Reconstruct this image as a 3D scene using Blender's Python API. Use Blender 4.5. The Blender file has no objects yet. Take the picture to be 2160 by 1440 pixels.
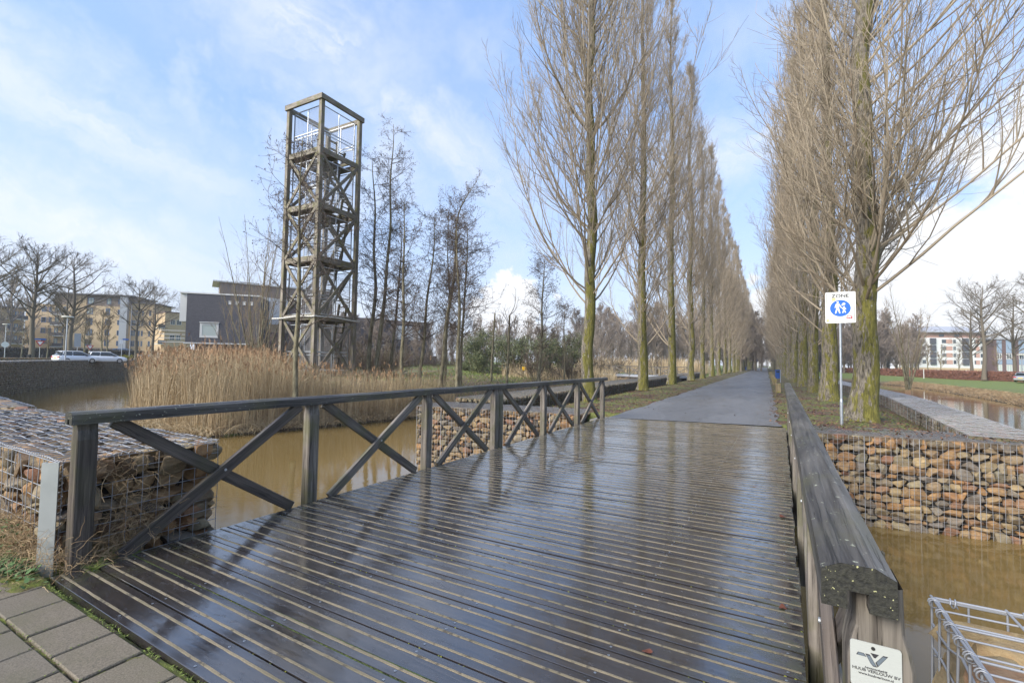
import bpy, math, random
import numpy as np
from mathutils import Matrix, Vector
from mathutils.geometry import tessellate_polygon

R = math.radians
SC = bpy.context.scene
COL = SC.collection

# ------------------------------------------------------------------ camera, sky, sun, exposure
YAW, PITCH, ROLL = R(29.4), R(2.5), R(.88)
FPX = 980.0
fw0 = np.array([-math.sin(YAW)*math.cos(PITCH), math.cos(YAW)*math.cos(PITCH), math.sin(PITCH)])
rt0 = np.array([math.cos(YAW), math.sin(YAW), 0.0])
up0 = np.cross(rt0, fw0)
RT = rt0*math.cos(ROLL) + up0*math.sin(ROLL)
UP = -rt0*math.sin(ROLL) + up0*math.cos(ROLL)
FW = fw0
EYE = np.array([0, 0, 1.55])
cam = bpy.data.cameras.new('camera')
cam.sensor_width = 36.0
cam.lens = 36.0*FPX/2160.0
cam.clip_start = 0.05
cam.clip_end = 4000.0
co = bpy.data.objects.new('camera', cam)
m = Matrix.Identity(4)
for i in range(3):
    m[i][0], m[i][1], m[i][2], m[i][3] = RT[i], UP[i], -FW[i], EYE[i]
co.matrix_world = m
COL.objects.link(co)
SC.camera = co

SUN_EL, SUN_AZ = R(33), R(205)      # azimuth clockwise from +Y
sd = np.array([math.sin(SUN_AZ)*math.cos(SUN_EL), math.cos(SUN_AZ)*math.cos(SUN_EL), math.sin(SUN_EL)])
sl = bpy.data.lights.new('sun', 'SUN')
sl.energy = 2.9
sl.angle = R(30)
sl.color = (1.0, 0.95, 0.87)
so = bpy.data.objects.new('sun', sl)
so.rotation_euler = Vector(sd).to_track_quat('Z', 'Y').to_euler()
COL.objects.link(so)
SC.view_settings.view_transform = 'Standard'
SC.view_settings.look = 'None'
SC.view_settings.exposure = 1.15
SC.view_settings.gamma = 1.0
SC.cycles.max_bounces = 7
SC.cycles.diffuse_bounces = 3
SC.cycles.glossy_bounces = 3
SC.cycles.transparent_max_bounces = 6
SC.cycles.caustics_reflective = False
SC.cycles.caustics_refractive = False


# ------------------------------------------------------------------ node helpers
class G:
    """small node-tree writer"""
    def __init__(s, nt):
        s.nt = nt
    def n(s, t, **kw):
        x = s.nt.nodes.new(t)
        for k, v in kw.items():
            setattr(x, k, v)
        return x
    def put(s, sock, v):
        if isinstance(v, bpy.types.NodeSocket):
            s.nt.links.new(v, sock)
        elif v is not None:
            if hasattr(sock, 'default_value'):
                try:
                    sock.default_value = v
                except Exception:
                    sock.default_value = (v[0], v[1], v[2], 1.0) if len(v) == 3 else v
    def m(s, op, a, b=None, c=None, clamp=False):
        x = s.n('ShaderNodeMath', operation=op, use_clamp=clamp)
        s.put(x.inputs[0], a)
        if b is not None:
            s.put(x.inputs[1], b)
        if c is not None:
            s.put(x.inputs[2], c)
        return x.outputs[0]
    def vm(s, op, a, b=None):
        x = s.n('ShaderNodeVectorMath', operation=op)
        s.put(x.inputs[0], a)
        if b is not None:
            s.put(x.inputs[1], b)
        return x.outputs['Value'] if op in ('DOT_PRODUCT', 'LENGTH', 'DISTANCE') else x.outputs[0]
    def mix(s, f, a, b, blend='MIX'):
        x = s.n('ShaderNodeMix', data_type='RGBA', blend_type=blend)
        s.put(x.inputs[0], f)
        s.put(x.inputs[6], col4(a))
        s.put(x.inputs[7], col4(b))
        return x.outputs[2]
    def noise(s, vec, scale, detail=3, rough=.55, dist=0.0):
        x = s.n('ShaderNodeTexNoise')
        s.put(x.inputs['Vector'], vec)
        x.inputs['Scale'].default_value = scale
        x.inputs['Detail'].default_value = detail
        x.inputs['Roughness'].default_value = rough
        x.inputs['Distortion'].default_value = dist
        return x.outputs['Fac']
    def voro(s, vec, scale, feature='F1', out='Distance', rnd=1.0):
        x = s.n('ShaderNodeTexVoronoi', feature=feature)
        s.put(x.inputs['Vector'], vec)
        x.inputs['Scale'].default_value = scale
        x.inputs['Randomness'].default_value = rnd
        return x.outputs[out]
    def ramp(s, f, stops, interp='LINEAR'):
        x = s.n('ShaderNodeValToRGB')
        s.put(x.inputs[0], f)
        r = x.color_ramp
        r.interpolation = interp
        while len(r.elements) < len(stops):
            r.elements.new(0.5)
        for e, (p, c) in zip(r.elements, stops):
            e.position = p
            e.color = col4(c) if not isinstance(c, (int, float)) else (c, c, c, 1)
        return x.outputs[0]
    def mapr(s, v, a, b, c=0.0, d=1.0):
        x = s.n('ShaderNodeMapRange')
        s.put(x.inputs[0], v)
        for i, q in enumerate((a, b, c, d)):
            s.put(x.inputs[i+1], q)
        return x.outputs[0]
    def scale(s, vec, sc):
        x = s.n('ShaderNodeMapping')
        s.put(x.inputs[0], vec)
        x.inputs['Scale'].default_value = sc
        return x.outputs[0]
    def bump(s, h, strength=.5, dist=.01, normal=None):
        x = s.n('ShaderNodeBump')
        x.inputs['Strength'].default_value = strength
        x.inputs['Distance'].default_value = dist
        s.put(x.inputs['Height'], h)
        if normal is not None:
            s.put(x.inputs['Normal'], normal)
        return x.outputs[0]
    def sep(s, v):
        x = s.n('ShaderNodeSeparateXYZ')
        s.put(x.inputs[0], v)
        return x.outputs
    def comb(s, a, b, c):
        x = s.n('ShaderNodeCombineXYZ')
        for i, q in enumerate((a, b, c)):
            s.put(x.inputs[i], q)
        return x.outputs[0]
    def attr(s, name):
        return s.n('ShaderNodeAttribute', attribute_name=name).outputs['Vector']
    def pos(s):
        return s.n('ShaderNodeNewGeometry').outputs['Position']
    def nor(s):
        return s.n('ShaderNodeNewGeometry').outputs['Normal']
    def isl(s):
        return s.n('ShaderNodeNewGeometry').outputs['Random Per Island']
    def obj(s):
        return s.n('ShaderNodeTexCoord').outputs['Object']
    def orand(s):
        return s.n('ShaderNodeObjectInfo').outputs['Random']


def col4(c):
    if isinstance(c, bpy.types.NodeSocket):
        return c
    return (c[0], c[1], c[2], 1.0) if len(c) == 3 else c


MATS = {}


def material(name, base=(.5, .5, .5), rough=.6, metal=0.0, fn=None, spec=.5):
    if name in MATS:
        return MATS[name]
    mt = bpy.data.materials.new(name)
    mt.use_nodes = True
    nt = mt.node_tree
    b = nt.nodes['Principled BSDF']
    b.inputs['Base Color'].default_value = col4(base)
    b.inputs['Roughness'].default_value = rough
    b.inputs['Metallic'].default_value = metal
    b.inputs['Specular IOR Level'].default_value = spec
    if fn:
        fn(G(nt), b)
    MATS[name] = mt
    return mt


# ------------------------------------------------------------------ world
def build_world():
    w = bpy.data.worlds.new('World')
    SC.world = w
    w.use_nodes = True
    nt = w.node_tree
    nt.nodes.clear()
    g = G(nt)
    sky = g.n('ShaderNodeTexSky', sky_type='NISHITA', sun_disc=False)
    sky.sun_elevation = SUN_EL
    sky.sun_rotation = SUN_AZ
    sky.air_density = 1.0
    sky.dust_density = 1.2
    sky.ozone_density = 1.2
    d = g.n('ShaderNodeTexCoord').outputs['Generated']
    x, y, z = g.sep(d)
    zc = g.m('MAXIMUM', z, 0.0)
    # cirrus sheet: direction projected on a high flat layer
    inv = g.m('DIVIDE', 1.0, g.m('ADD', zc, 0.12))
    p = g.comb(g.m('MULTIPLY', x, inv), g.m('MULTIPLY', y, inv), 0.0)
    warp = g.noise(p, .8, 2, .5)
    wisps = g.noise(g.scale(g.vm('ADD', p, g.comb(warp, warp, 0.0)), (1.0, .55, 1)), 1.5, 8, .56, .15)
    soft = g.noise(p, .55, 4, .5)
    fluff = g.noise(d, 5.5, 9, .60, .25)
    fine = g.noise(d, 17.0, 8, .62, .3)
    def ray(px, py):
        v = FW + RT*(px-1080)/FPX - UP*(py-720)/FPX
        return v/np.linalg.norm(v)
    def band(a, b, width, lo, hi):
        # a long streak of cloud between two bearings in the sky
        ra, rb = ray(*a), ray(*b)
        nrm = np.cross(ra, rb)
        nrm /= np.linalg.norm(nrm)
        mid = (ra+rb)/np.linalg.norm(ra+rb)
        tang = np.cross(nrm, mid)
        sg_ = g.vm('DOT_PRODUCT', d, tuple(nrm))
        along = g.vm('DOT_PRODUCT', d, tuple(tang))
        off = g.m('ABSOLUTE', sg_)
        wv = g.m('MULTIPLY', g.m('SUBTRACT', fluff, .5), .22)
        strand = g.noise(g.comb(g.m('MULTIPLY', g.m('ADD', sg_, wv), 16.0), g.m('MULTIPLY', along, 3.4), float(width*50)), 1.0, 9, .66, .35)
        al = g.vm('DOT_PRODUCT', d, tuple(mid))
        c0 = float(np.dot(ra, mid))
        wob = g.m('ADD', off, g.m('ADD', g.m('MULTIPLY', g.m('SUBTRACT', fluff, .5), width*4.2), g.m('MULTIPLY', g.m('SUBTRACT', fine, .5), width*1.6)))
        body = g.m('MULTIPLY', g.mapr(wob, width*1.35, -width*.05, 0, 1), g.mapr(al, c0-.05, c0+.04, 0, 1))
        return g.m('MULTIPLY', body, g.mapr(strand, .34, .56, .30, 1.0))
    s1 = band((-120, 90), (350, 330), .075, 0, 0)
    s2 = band((520, -40), (840, 230), .10, 0, 0)
    s3 = band((760, 170), (1000, 340), .07, 0, 0)
    s4 = band((-300, 360), (420, 560), .11, 0, 0)
    s5 = band((1480, 340), (1760, 240), .06, 0, 0)
    st = g.m('MAXIMUM', g.m('MAXIMUM', s1, s2), g.m('MAXIMUM', g.m('MAXIMUM', s3, s4), s5))
    st = g.m('MULTIPLY', st, g.mapr(fluff, .30, .54, .60, 1.1))
    veil = g.m('MULTIPLY', g.mapr(fluff, .44, .72, 0, 1), g.mapr(soft, .38, .66, .1, .75))
    # cumulus near the horizon
    cum = g.noise(g.scale(d, (1, 1, 1.6)), 5.0, 8, .58, .2)
    def puff(px, py, rad, cum=None, soft_=.14):
        v = ray(px, py)
        dd = g.vm('DISTANCE', d, tuple(v))
        near = g.mapr(dd, rad, 0.0, 0, 1)
        e = g.m('ADD', near, g.m('MULTIPLY', g.m('SUBTRACT', cum, .5), 1.9))
        return g.m('MULTIPLY', g.mapr(e, .30, .30+soft_, 0, 1), g.mapr(near, 0.0, .25, 0, 1))
    pf = g.m('MAXIMUM', puff(2160, 600, .36, fluff, .2), g.m('MAXIMUM', puff(1085, 650, .13, fine), puff(1650, 690, .15, fine)))
    hz = g.mapr(z, .46, 0.0, 0.0, 1.0)
    hz = g.m('POWER', hz, 1.6)
    cl = g.m('MAXIMUM', g.m('MAXIMUM', st, veil), pf)
    cl = g.m('MINIMUM', cl, 1.0)
    blue = g.vm('ADD', g.vm('MULTIPLY', sky.outputs[0], (.8, .78, .8)), (1.7, 2.62, 4.55))
    white = (6.9, 7.0, 7.2)
    c1 = g.mix(g.m('MULTIPLY', hz, .80), blue, (5.2, 5.6, 6.4))
    c2 = g.mix(g.m('MULTIPLY', cl, .97), c1, white)
    # below the horizon: neutral dim ground light
    c3 = g.mix(g.mapr(z, -.02, -.08, 0, 1), c2, (2.2, 2.2, 2.0))
    bg = g.n('ShaderNodeBackground')
    bg.inputs['Strength'].default_value = 0.070
    g.put(bg.inputs['Color'], c3)
    out = g.n('ShaderNodeOutputWorld')
    nt.links.new(bg.outputs[0], out.inputs['Surface'])


build_world()


# ------------------------------------------------------------------ mesh builder
class MB:
    def __init__(s):
        s.v = []; s.l = []; s.t = []; s.q = []; s.n = 0
    def add(s, v, tris=None, quads=None, loc=None):
        v = np.asarray(v, float).reshape(-1, 3)
        if tris is not None and len(tris):
            s.t.append(np.asarray(tris, np.int64).reshape(-1, 3)+s.n)
        if quads is not None and len(quads):
            s.q.append(np.asarray(quads, np.int64).reshape(-1, 4)+s.n)
        s.v.append(v)
        s.l.append(v if loc is None else np.asarray(loc, float).reshape(-1, 3))
        s.n += len(v)
        return s
    def move(s, off):
        s.v = [a+np.asarray(off) for a in s.v]
        return s
    def mesh(s, name, mats, smooth=False):
        me = bpy.data.meshes.new(name)
        v = np.concatenate(s.v) if s.v else np.zeros((0, 3))
        lc = np.concatenate(s.l) if s.l else np.zeros((0, 3))
        t = np.concatenate(s.t) if s.t else np.zeros((0, 3), np.int64)
        q = np.concatenate(s.q) if s.q else np.zeros((0, 4), np.int64)
        me.vertices.add(len(v))
        me.vertices.foreach_set('co', v.astype(np.float32).ravel())
        loops = np.concatenate([t.ravel(), q.ravel()])
        me.loops.add(len(loops))
        me.loops.foreach_set('vertex_index', loops.astype(np.int32))
        starts = np.concatenate([np.arange(len(t))*3, len(t)*3+np.arange(len(q))*4])
        me.polygons.add(len(starts))
        me.polygons.foreach_set('loop_start', starts.astype(np.int32))
        me.polygons.foreach_set('use_smooth', np.full(len(starts), smooth))
        at = me.attributes.new('loc', 'FLOAT_VECTOR', 'POINT')
        at.data.foreach_set('vector', lc.astype(np.float32).ravel())
        for mm in (mats if isinstance(mats, (list, tuple)) else [mats]):
            me.materials.append(mm)
        me.update(calc_edges=True)
        return me


def link(name, me, parent=None, loc=None, rotz=0.0):
    o = bpy.data.objects.new(name, me)
    COL.objects.link(o)
    if parent is not None:
        o.parent = parent
    if loc is not None:
        o.location = loc
    if rotz:
        o.rotation_euler = (0, 0, rotz)
    return o


def obj(name, mb, mt, parent=None, smooth=False, loc=None, rotz=0.0):
    return link(name, mb.mesh(name, mt, smooth), parent, loc, rotz)


def tag(o, label, cat, group=None, kind=None):
    if label:
        o['label'] = label
    if cat:
        o['category'] = cat
    if group:
        o['group'] = group
    if kind:
        o['kind'] = kind
    return o


def structure(o):
    o['kind'] = 'structure'
    return o


def thing(name, label, cat, loc=(0, 0, 0), rotz=0.0, group=None):
    o = bpy.data.objects.new(name, None)
    COL.objects.link(o)
    o.location = loc
    o.rotation_euler = (0, 0, rotz)
    return tag(o, label, cat, group)


def dup(root, loc, rotz=0.0, label=None, group=None, scale=None):
    r = root.copy()
    COL.objects.link(r)
    r.location = loc
    r.rotation_euler = (0, 0, rotz)
    if scale:
        r.scale = (scale, scale, scale) if isinstance(scale, (int, float)) else scale
    if label:
        r['label'] = label
    if group:
        r['group'] = group
    for ch in list(root.children):
        c = ch.copy()
        COL.objects.link(c)
        c.parent = r
        for g2 in list(ch.children):
            d = g2.copy()
            COL.objects.link(d)
            d.parent = c
    return r


def unit(v):
    v = np.asarray(v, float)
    return v/(np.linalg.norm(v, axis=-1, keepdims=True)+1e-12)


def extrude(mb, a, b, sec, up=(0, 0, 1), seed=0.0, caps=True, sec2=None):
    """prism along a->b with cross-section sec [(side, up)...] given counter-clockwise seen against the direction"""
    a = np.asarray(a, float); b = np.asarray(b, float)
    d = unit(b-a)
    u = np.asarray(up, float)
    if abs(np.dot(d, u)) > .95:
        u = np.array([0, 1.0, 0]) if abs(d[1]) < .9 else np.array([1.0, 0, 0])
    side = unit(np.cross(d, u)); w = np.cross(side, d)
    sec = np.asarray(sec, float)
    s2 = sec if sec2 is None else np.asarray(sec2, float)
    n = len(sec); L = np.linalg.norm(b-a)
    v = np.concatenate([a+sec[:, :1]*side+sec[:, 1:]*w, b+s2[:, :1]*side+s2[:, 1:]*w])
    loc = np.concatenate([np.c_[np.full(n, seed*7.31), sec], np.c_[np.full(n, L+seed*7.31), s2]])
    i = np.arange(n); j = (i+1) % n
    mb.add(v, quads=np.c_[i, j, j+n, i+n], loc=loc)
    if caps:
        tri = tessellate_polygon([[Vector((p[0], p[1], 0)) for p in sec]])
        tri = np.array(tri)
        # orientation check
        area = 0.0
        for t in tri:
            p, q, r = sec[t[0]], sec[t[1]], sec[t[2]]
            area += (q[0]-p[0])*(r[1]-p[1])-(q[1]-p[1])*(r[0]-p[0])
        if area < 0:
            tri = tri[:, ::-1]
        mb.add(v[:n], tris=tri, loc=loc[:n])
        mb.add(v[n:], tris=tri[:, ::-1], loc=loc[n:])


def rect(w, h, c=.004):
    x, y = w/2, h/2
    if c <= 0:
        return [(-x, -y), (x, -y), (x, y), (-x, y)]
    return [(-x+c, -y), (x-c, -y), (x, -y+c), (x, y-c), (x-c, y), (-x+c, y), (-x, y-c), (-x, -y+c)]


def beam(mb, a, b, w, h, up=(0, 0, 1), c=.004, seed=0.0):
    extrude(mb, a, b, rect(w, h, c), up, seed)


def box(mb, lo, hi):
    x0, y0, z0 = lo; x1, y1, z1 = hi
    v = [(x0, y0, z0), (x1, y0, z0), (x1, y1, z0), (x0, y1, z0), (x0, y0, z1), (x1, y0, z1), (x1, y1, z1), (x0, y1, z1)]
    mb.add(v, quads=[(0, 3, 2, 1), (4, 5, 6, 7), (0, 1, 5, 4), (1, 2, 6, 5), (2, 3, 7, 6), (3, 0, 4, 7)])


def cyl(mb, a, b, r, n=12, r2=None):
    t = np.linspace(0, 2*math.pi, n, endpoint=False)
    sec = np.c_[np.cos(t)*r, np.sin(t)*r]
    extrude(mb, a, b, sec, sec2=None if r2 is None else sec*(r2/r))


def tubes(mb, P, Rd, sides=4, seed=0.0):
    """P (m,n,3) polylines, Rd (m,n) radii"""
    P = np.asarray(P, float); Rd = np.asarray(Rd, float)
    if P.ndim == 2:
        P = P[None]; Rd = Rd[None]
    m_, n_, _ = P.shape
    if m_ == 0:
        return
    T = unit(np.gradient(P, axis=1))
    ref = np.zeros_like(T); ref[..., 0] = 1.0
    bad = np.abs(T[..., 0].mean(axis=1)) > .75
    ref[bad] = (0, 1.0, 0)
    U = unit(np.cross(T, ref)); V = np.cross(T, U)
    ang = np.linspace(0, 2*math.pi, sides, endpoint=False)
    ring = (U[:, :, None, :]*np.cos(ang)[None, None, :, None]+V[:, :, None, :]*np.sin(ang)[None, None, :, None])
    v = P[:, :, None, :]+ring*Rd[:, :, None, None]
    base = (np.arange(m_)*n_*sides)[:, None, None]
    i = (np.arange(n_-1)*sides)[None, :, None]
    k = np.arange(sides)[None, None, :]; k2 = (k+1) % sides
    a = base+i+k; b = base+i+k2
    q = np.stack([a, b, b+sides, a+sides], -1).reshape(-1, 4)
    mb.add(v.reshape(-1, 3), quads=q)


def blades(mb, S, D, L, W, bend, n=3):
    """flat grass strips: start S, direction D, length, width, bend vector (m,3)"""
    m_ = len(S)
    t = np.linspace(0, 1, n+1)[None, :, None]
    P = S[:, None]+D[:, None]*L[:, None, None]*t+bend[:, None]*L[:, None, None]*t**2
    side = unit(np.cross(D, np.random.RandomState(m_).randn(m_, 3)))
    wd = W[:, None]*(1-np.linspace(0, 1, n+1)[None]*.85)
    A = P-side[:, None]*wd[..., None]/2; B = P+side[:, None]*wd[..., None]/2
    v = np.stack([A, B], 2).reshape(m_, -1, 3)
    base = (np.arange(m_)*(n+1)*2)[:, None]; i = np.arange(n)*2
    q = np.stack([base+i, base+i+1, base+i+3, base+i+2], -1).reshape(-1, 4)
    mb.add(v.reshape(-1, 3), quads=q)
    return P[:, -1]


def ico(sub):
    import bmesh
    bm = bmesh.new()
    bmesh.ops.create_icosphere(bm, subdivisions=sub, radius=1.0)
    v = np.array([x.co[:] for x in bm.verts]); f = np.array([[q.index for q in x.verts] for x in bm.faces])
    bm.free()
    return v, f


ICO = {k: ico(k) for k in (1, 2, 3)}


def rocks(rng, C, size, axes, sub=2, cuts=9):
    """angular stones: centres C (m,3), size (m,3), axes 3x3 or (m,3,3) -> verts (m,k,3), faces"""
    bv, bf = ICO[sub]
    m_ = len(C)
    bq = np.sign(bv)*np.abs(bv)**.62
    V = np.repeat(bq[None], m_, 0)
    for _ in range(cuts):
        nrm = unit(rng.randn(m_, 3)); d = rng.uniform(.50, .84, m_)
        ex = np.maximum(0, (V*nrm[:, None]).sum(-1)-d[:, None])
        V = V-ex[..., None]*nrm[:, None]
    V /= np.abs(V).max(axis=1, keepdims=True)
    V = V*size[:, None]/2
    a = rng.uniform(-.22, .22, m_)
    ca, sa = np.cos(a)[:, None], np.sin(a)[:, None]
    V = np.stack([V[..., 0]*ca-V[..., 1]*sa, V[..., 0]*sa+V[..., 1]*ca, V[..., 2]], -1)
    ax = np.asarray(axes, float)
    if ax.ndim == 2:
        ax = np.repeat(ax[None], m_, 0)
    V = np.einsum('mkc,mcd->mkd', V, ax)
    return V+C[:, None], bf


def add_rocks(mb, V, bf):
    m_, k, _ = V.shape
    f = (bf[None]+(np.arange(m_)*k)[:, None, None]).reshape(-1, 3)
    mb.add(V.reshape(-1, 3), tris=f)


def at(px, py, dist):
    """world point seen from the eye point in a given bearing, `dist` metres away horizontally"""
    v = FW+RT*(px-1080)/FPX-UP*(py-720)/FPX
    return EYE+v*dist/math.hypot(v[0], v[1])


def ground_at(px, py, z):
    v = FW+RT*(px-1080)/FPX-UP*(py-720)/FPX
    return EYE+v*(z-EYE[2])/v[2]
#--PART2--
# ------------------------------------------------------------------ materials
def f_wood(dark, light, green, gamt, rough, gscale=1.0, lichen=0.0):
    def fn(g, b):
        l = g.attr('loc')
        st = g.noise(g.scale(l, (1.3*gscale, 34*gscale, 34*gscale)), 1.0, 5, .62, .6)
        big = g.noise(g.scale(l, (.9, 5, 5)), 1.0, 3)
        cr = g.noise(g.scale(l, (2.2*gscale, 90*gscale, 90*gscale)), 1.0, 4, .7, .8)
        c = g.mix(g.mapr(st, .34, .66), dark, light)
        c = g.mix(g.mapr(cr, .58, .64, 0, .7), c, tuple(x*.35 for x in dark))
        kn = g.voro(g.scale(l, (1.1, 7, 7)), 1.0)
        c = g.mix(g.mapr(kn, .10, .05, 0, .8), c, tuple(x*.4 for x in dark))
        c = g.mix(g.mapr(big, .35, .7, 0, .55), c, tuple(x*.5 for x in dark))
        p = g.pos()
        gn = g.noise(p, 3.2, 4, .6)
        nz = g.sep(p)[2]
        c = g.mix(g.m('MULTIPLY', g.mapr(gn, .48, .66), gamt), c, green)
        if lichen:
            ln = g.noise(l, 42, 3, .6)
            c = g.mix(g.mapr(ln, .66, .70, 0, lichen), c, (.50, .52, .38))
        g.put(b.inputs['Base Color'], c)
        g.put(b.inputs['Roughness'], g.mapr(big, .3, .7, rough-.12, rough+.12))
        g.put(b.inputs['Normal'], g.bump(g.m('SUBTRACT', st, g.m('MULTIPLY', g.mapr(cr, .58, .64), .8)), .7, .005))
    return fn


W_RAIL = material('weathered_rail_wood', fn=f_wood((.020, .018, .017), (.145, .135, .122), (.085, .082, .035), .6, .45, lichen=.6))
W_POST = material('weathered_post_wood', fn=f_wood((.050, .040, .032), (.285, .25, .21), (.09, .092, .028), .6, .62))
W_POSTDARK = material('dark_wet_post_wood', fn=f_wood((.028, .021, .017), (.17, .14, .115), (.06, .06, .02), .4, .5))
W_TOWER = material('tower_timber', fn=f_wood((.10, .08, .06), (.38, .335, .27), (.14, .135, .035), .75, .75))
def f_end(g, b):
    p = g.pos()
    n = g.noise(p, 90, 4, .65)
    c = g.mix(g.mapr(n, .35, .65), (.008, .008, .007), (.034, .033, .024))
    c = g.mix(g.mapr(g.noise(p, 130, 2, .5), .68, .72, 0, .9), c, (.50, .49, .24))
    g.put(b.inputs['Base Color'], c)
    b.inputs['Roughness'].default_value = .75
    g.put(b.inputs['Normal'], g.bump(n, .9, .004))


W_END = material('end_grain', fn=f_end)


def f_deck(g, b):
    l = g.attr('loc')
    isl = g.isl()
    ring = g.noise(g.scale(l, (1.6, 22, 10)), 1.0, 5, .65, 1.6)
    p = g.pos()
    big = g.noise(p, .9, 3, .55)
    wet = g.noise(g.scale(p, (.8, 2.6, 1)), 1.15, 5, .62, .4)
    c = g.mix(g.mapr(ring, .3, .7), (.011, .0105, .0105), (.055, .048, .045))
    c = g.mix(g.mapr(isl, 0, 1, 0, .45), c, (.024, .022, .025))
    x, y, z = g.sep(p)
    edge = g.mapr(g.m('ABSOLUTE', g.m('ADD', x, 2.15)), 1.55, 2.35, 0, 1)
    mo = g.m('MULTIPLY', g.mapr(g.noise(p, 7, 4, .65), .46, .62), edge)
    c = g.mix(g.m('MULTIPLY', mo, .55), c, (.055, .060, .016))
    g.put(b.inputs['Base Color'], c)
    r = g.mapr(wet, .40, .64, .045, .25)
    spot = g.noise(g.scale(p, (4, 9, 1)), 2.6, 5, .7, .5)
    r = g.m('ADD', r, g.mapr(spot, .56, .66, 0, .22))
    b.inputs['IOR'].default_value = 1.6
    r = g.m('ADD', r, g.m('MULTIPLY', mo, .35))
    g.put(b.inputs['Roughness'], r)
    b.inputs['Specular IOR Level'].default_value = .85
    b.inputs['Coat Weight'].default_value = .65
    b.inputs['Coat Roughness'].default_value = .12
    h = g.m('ADD', g.m('MULTIPLY', ring, .35), g.noise(g.scale(p, (3, 9, 1)), 3.0, 3))
    n = g.bump(h, .20, .0035)
    g.put(b.inputs['Normal'], n)


M_DECK = material('wet_hardwood_planks', fn=f_deck)


def f_grit(g, b):
    p = g.pos()
    n = g.noise(p, 240, 2, .7)
    big = g.noise(p, 2.2, 3)
    c = g.mix(g.mapr(n, .3, .7), (.12, .097, .062), (.30, .25, .165))
    c = g.mix(g.mapr(big, .42, .66, 0, .75), c, (.10, .09, .05))
    c = g.mix(g.mapr(g.noise(p, 13, 4, .7), .54, .62, 0, .85), c, (.045, .04, .032))
    g.put(b.inputs['Base Color'], c)
    g.put(b.inputs['Normal'], g.bump(n, .7, .003))


M_GRIT = material('sand_grip', rough=.8, fn=f_grit)
M_STEEL = material('galvanised_steel', (.52, .55, .58), .42, .85, fn=lambda g, b: g.put(b.inputs['Base Color'], g.mix(g.noise(g.pos(), 14, 4), (.36, .38, .40), (.62, .65, .68))))
M_WIRE = material('galvanised_wire', (.33, .34, .36), .5, .3)
M_WIREDULL = material('dull_wire', (.30, .31, .33), .55, .4)
M_SHEET = material('grey_sheet_steel', (.40, .42, .41), .5, .35, fn=lambda g, b: g.put(b.inputs['Base Color'], g.mix(g.noise(g.pos(), 6, 4), (.30, .32, .31), (.47, .49, .47))))
M_BLACK = material('black', (.012, .012, .012), .6)
M_GAPSHADE = material('gap_shade_backing', (.018, .015, .012), .9)  # near-black backing: shade of the gaps between stones put into its colour


def f_stone(pal, moss):
    def fn(g, b):
        isl = g.m('FRACT', g.m('ADD', g.isl(), g.m('MULTIPLY', g.orand(), 7.31)))
        p = g.pos()
        c = g.ramp(isl, [(a_, (c_[0]*.76, c_[1]*.80, c_[2]*.80)) for a_, c_ in pal])
        v = g.noise(p, 9, 5, .62)
        c = g.mix(g.mapr(v, .40, .66, 0, .8), c, g.mix(.55, c, (.075, .045, .025)))
        c = g.mix(g.mapr(g.noise(p, 31, 4, .7), .50, .68, 0, .55), c, g.mix(.4, c, (.26, .12, .055)))
        w = g.noise(g.scale(p, (1, 1, 2.4)), 22, 5, .7)
        c = g.mix(g.mapr(w, .50, .72, 0, .35), c, (.46, .36, .22))
        if moss:
            z = g.sep(p)[2]
            mm = g.m('MULTIPLY', g.mapr(g.noise(p, 2.6, 4), .42, .62), moss)
            c = g.mix(mm, c, (.07, .075, .02))
        g.put(b.inputs['Base Color'], c)
        g.put(b.inputs['Normal'], g.bump(w, .8, .012))
        b.inputs['Roughness'].default_value = .8
        b.inputs['Specular IOR Level'].default_value = .25
    return fn


PAL = [(0, (.40, .19, .085)), (.14, (.42, .32, .18)), (.28, (.30, .14, .09)), (.42, (.50, .35, .18)),
       (.55, (.27, .24, .17)), (.68, (.47, .24, .095)), (.80, (.36, .27, .16)), (.9, (.22, .19, .17)), (1, (.43, .34, .21))]
PAL2 = [(0, (.24, .17, .11)), (.3, (.32, .26, .18)), (.55, (.17, .145, .115)), (.8, (.36, .30, .21)), (1, (.23, .22, .19))]
PAL3 = [(0, (.22, .12, .08)), (.3, (.18, .155, .12)), (.55, (.19, .11, .08)), (.8, (.27, .22, .15)), (1, (.14, .135, .125))]
M_STONE = material('rust_and_tan_rubble', fn=f_stone(PAL, 0))
M_STONETOP = material('dark_damp_rubble', fn=f_stone([(0, (.16, .085, .05)), (.3, (.20, .145, .09)), (.55, (.11, .07, .05)), (.8, (.23, .175, .115)), (1, (.13, .11, .095))], .15))
M_STONEMOSS = material('mossy_rubble', fn=f_stone(PAL3, .6))
M_STONEDARK = material('dark_rubble', fn=f_stone(PAL2, .3))


def f_water(g, b):
    p = g.pos()
    b.inputs['Base Color'].default_value = (.17, .115, .040, 1)
    n1 = g.noise(g.scale(p, (1, 1, 1)), 5.0, 3, .55, .3)
    n2 = g.noise(g.scale(p, (1.0, 1.0, 1)), 26.0, 2, .5)
    br = g.noise(p, .13, 3)
    h = g.m('ADD', n1, g.m('MULTIPLY', n2, .22))
    st = g.mapr(br, .4, .62, .06, .16)
    x = g.n('ShaderNodeBump')
    g.put(x.inputs['Strength'], st)
    x.inputs['Distance'].default_value = .022
    g.put(x.inputs['Height'], h)
    g.put(b.inputs['Normal'], x.outputs[0])
    b.inputs['Roughness'].default_value = .03
    b.inputs['IOR'].default_value = 1.36
    b.inputs['Specular IOR Level'].default_value = .6


M_WATER = material('murky_pond_water', fn=f_water)


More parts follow.
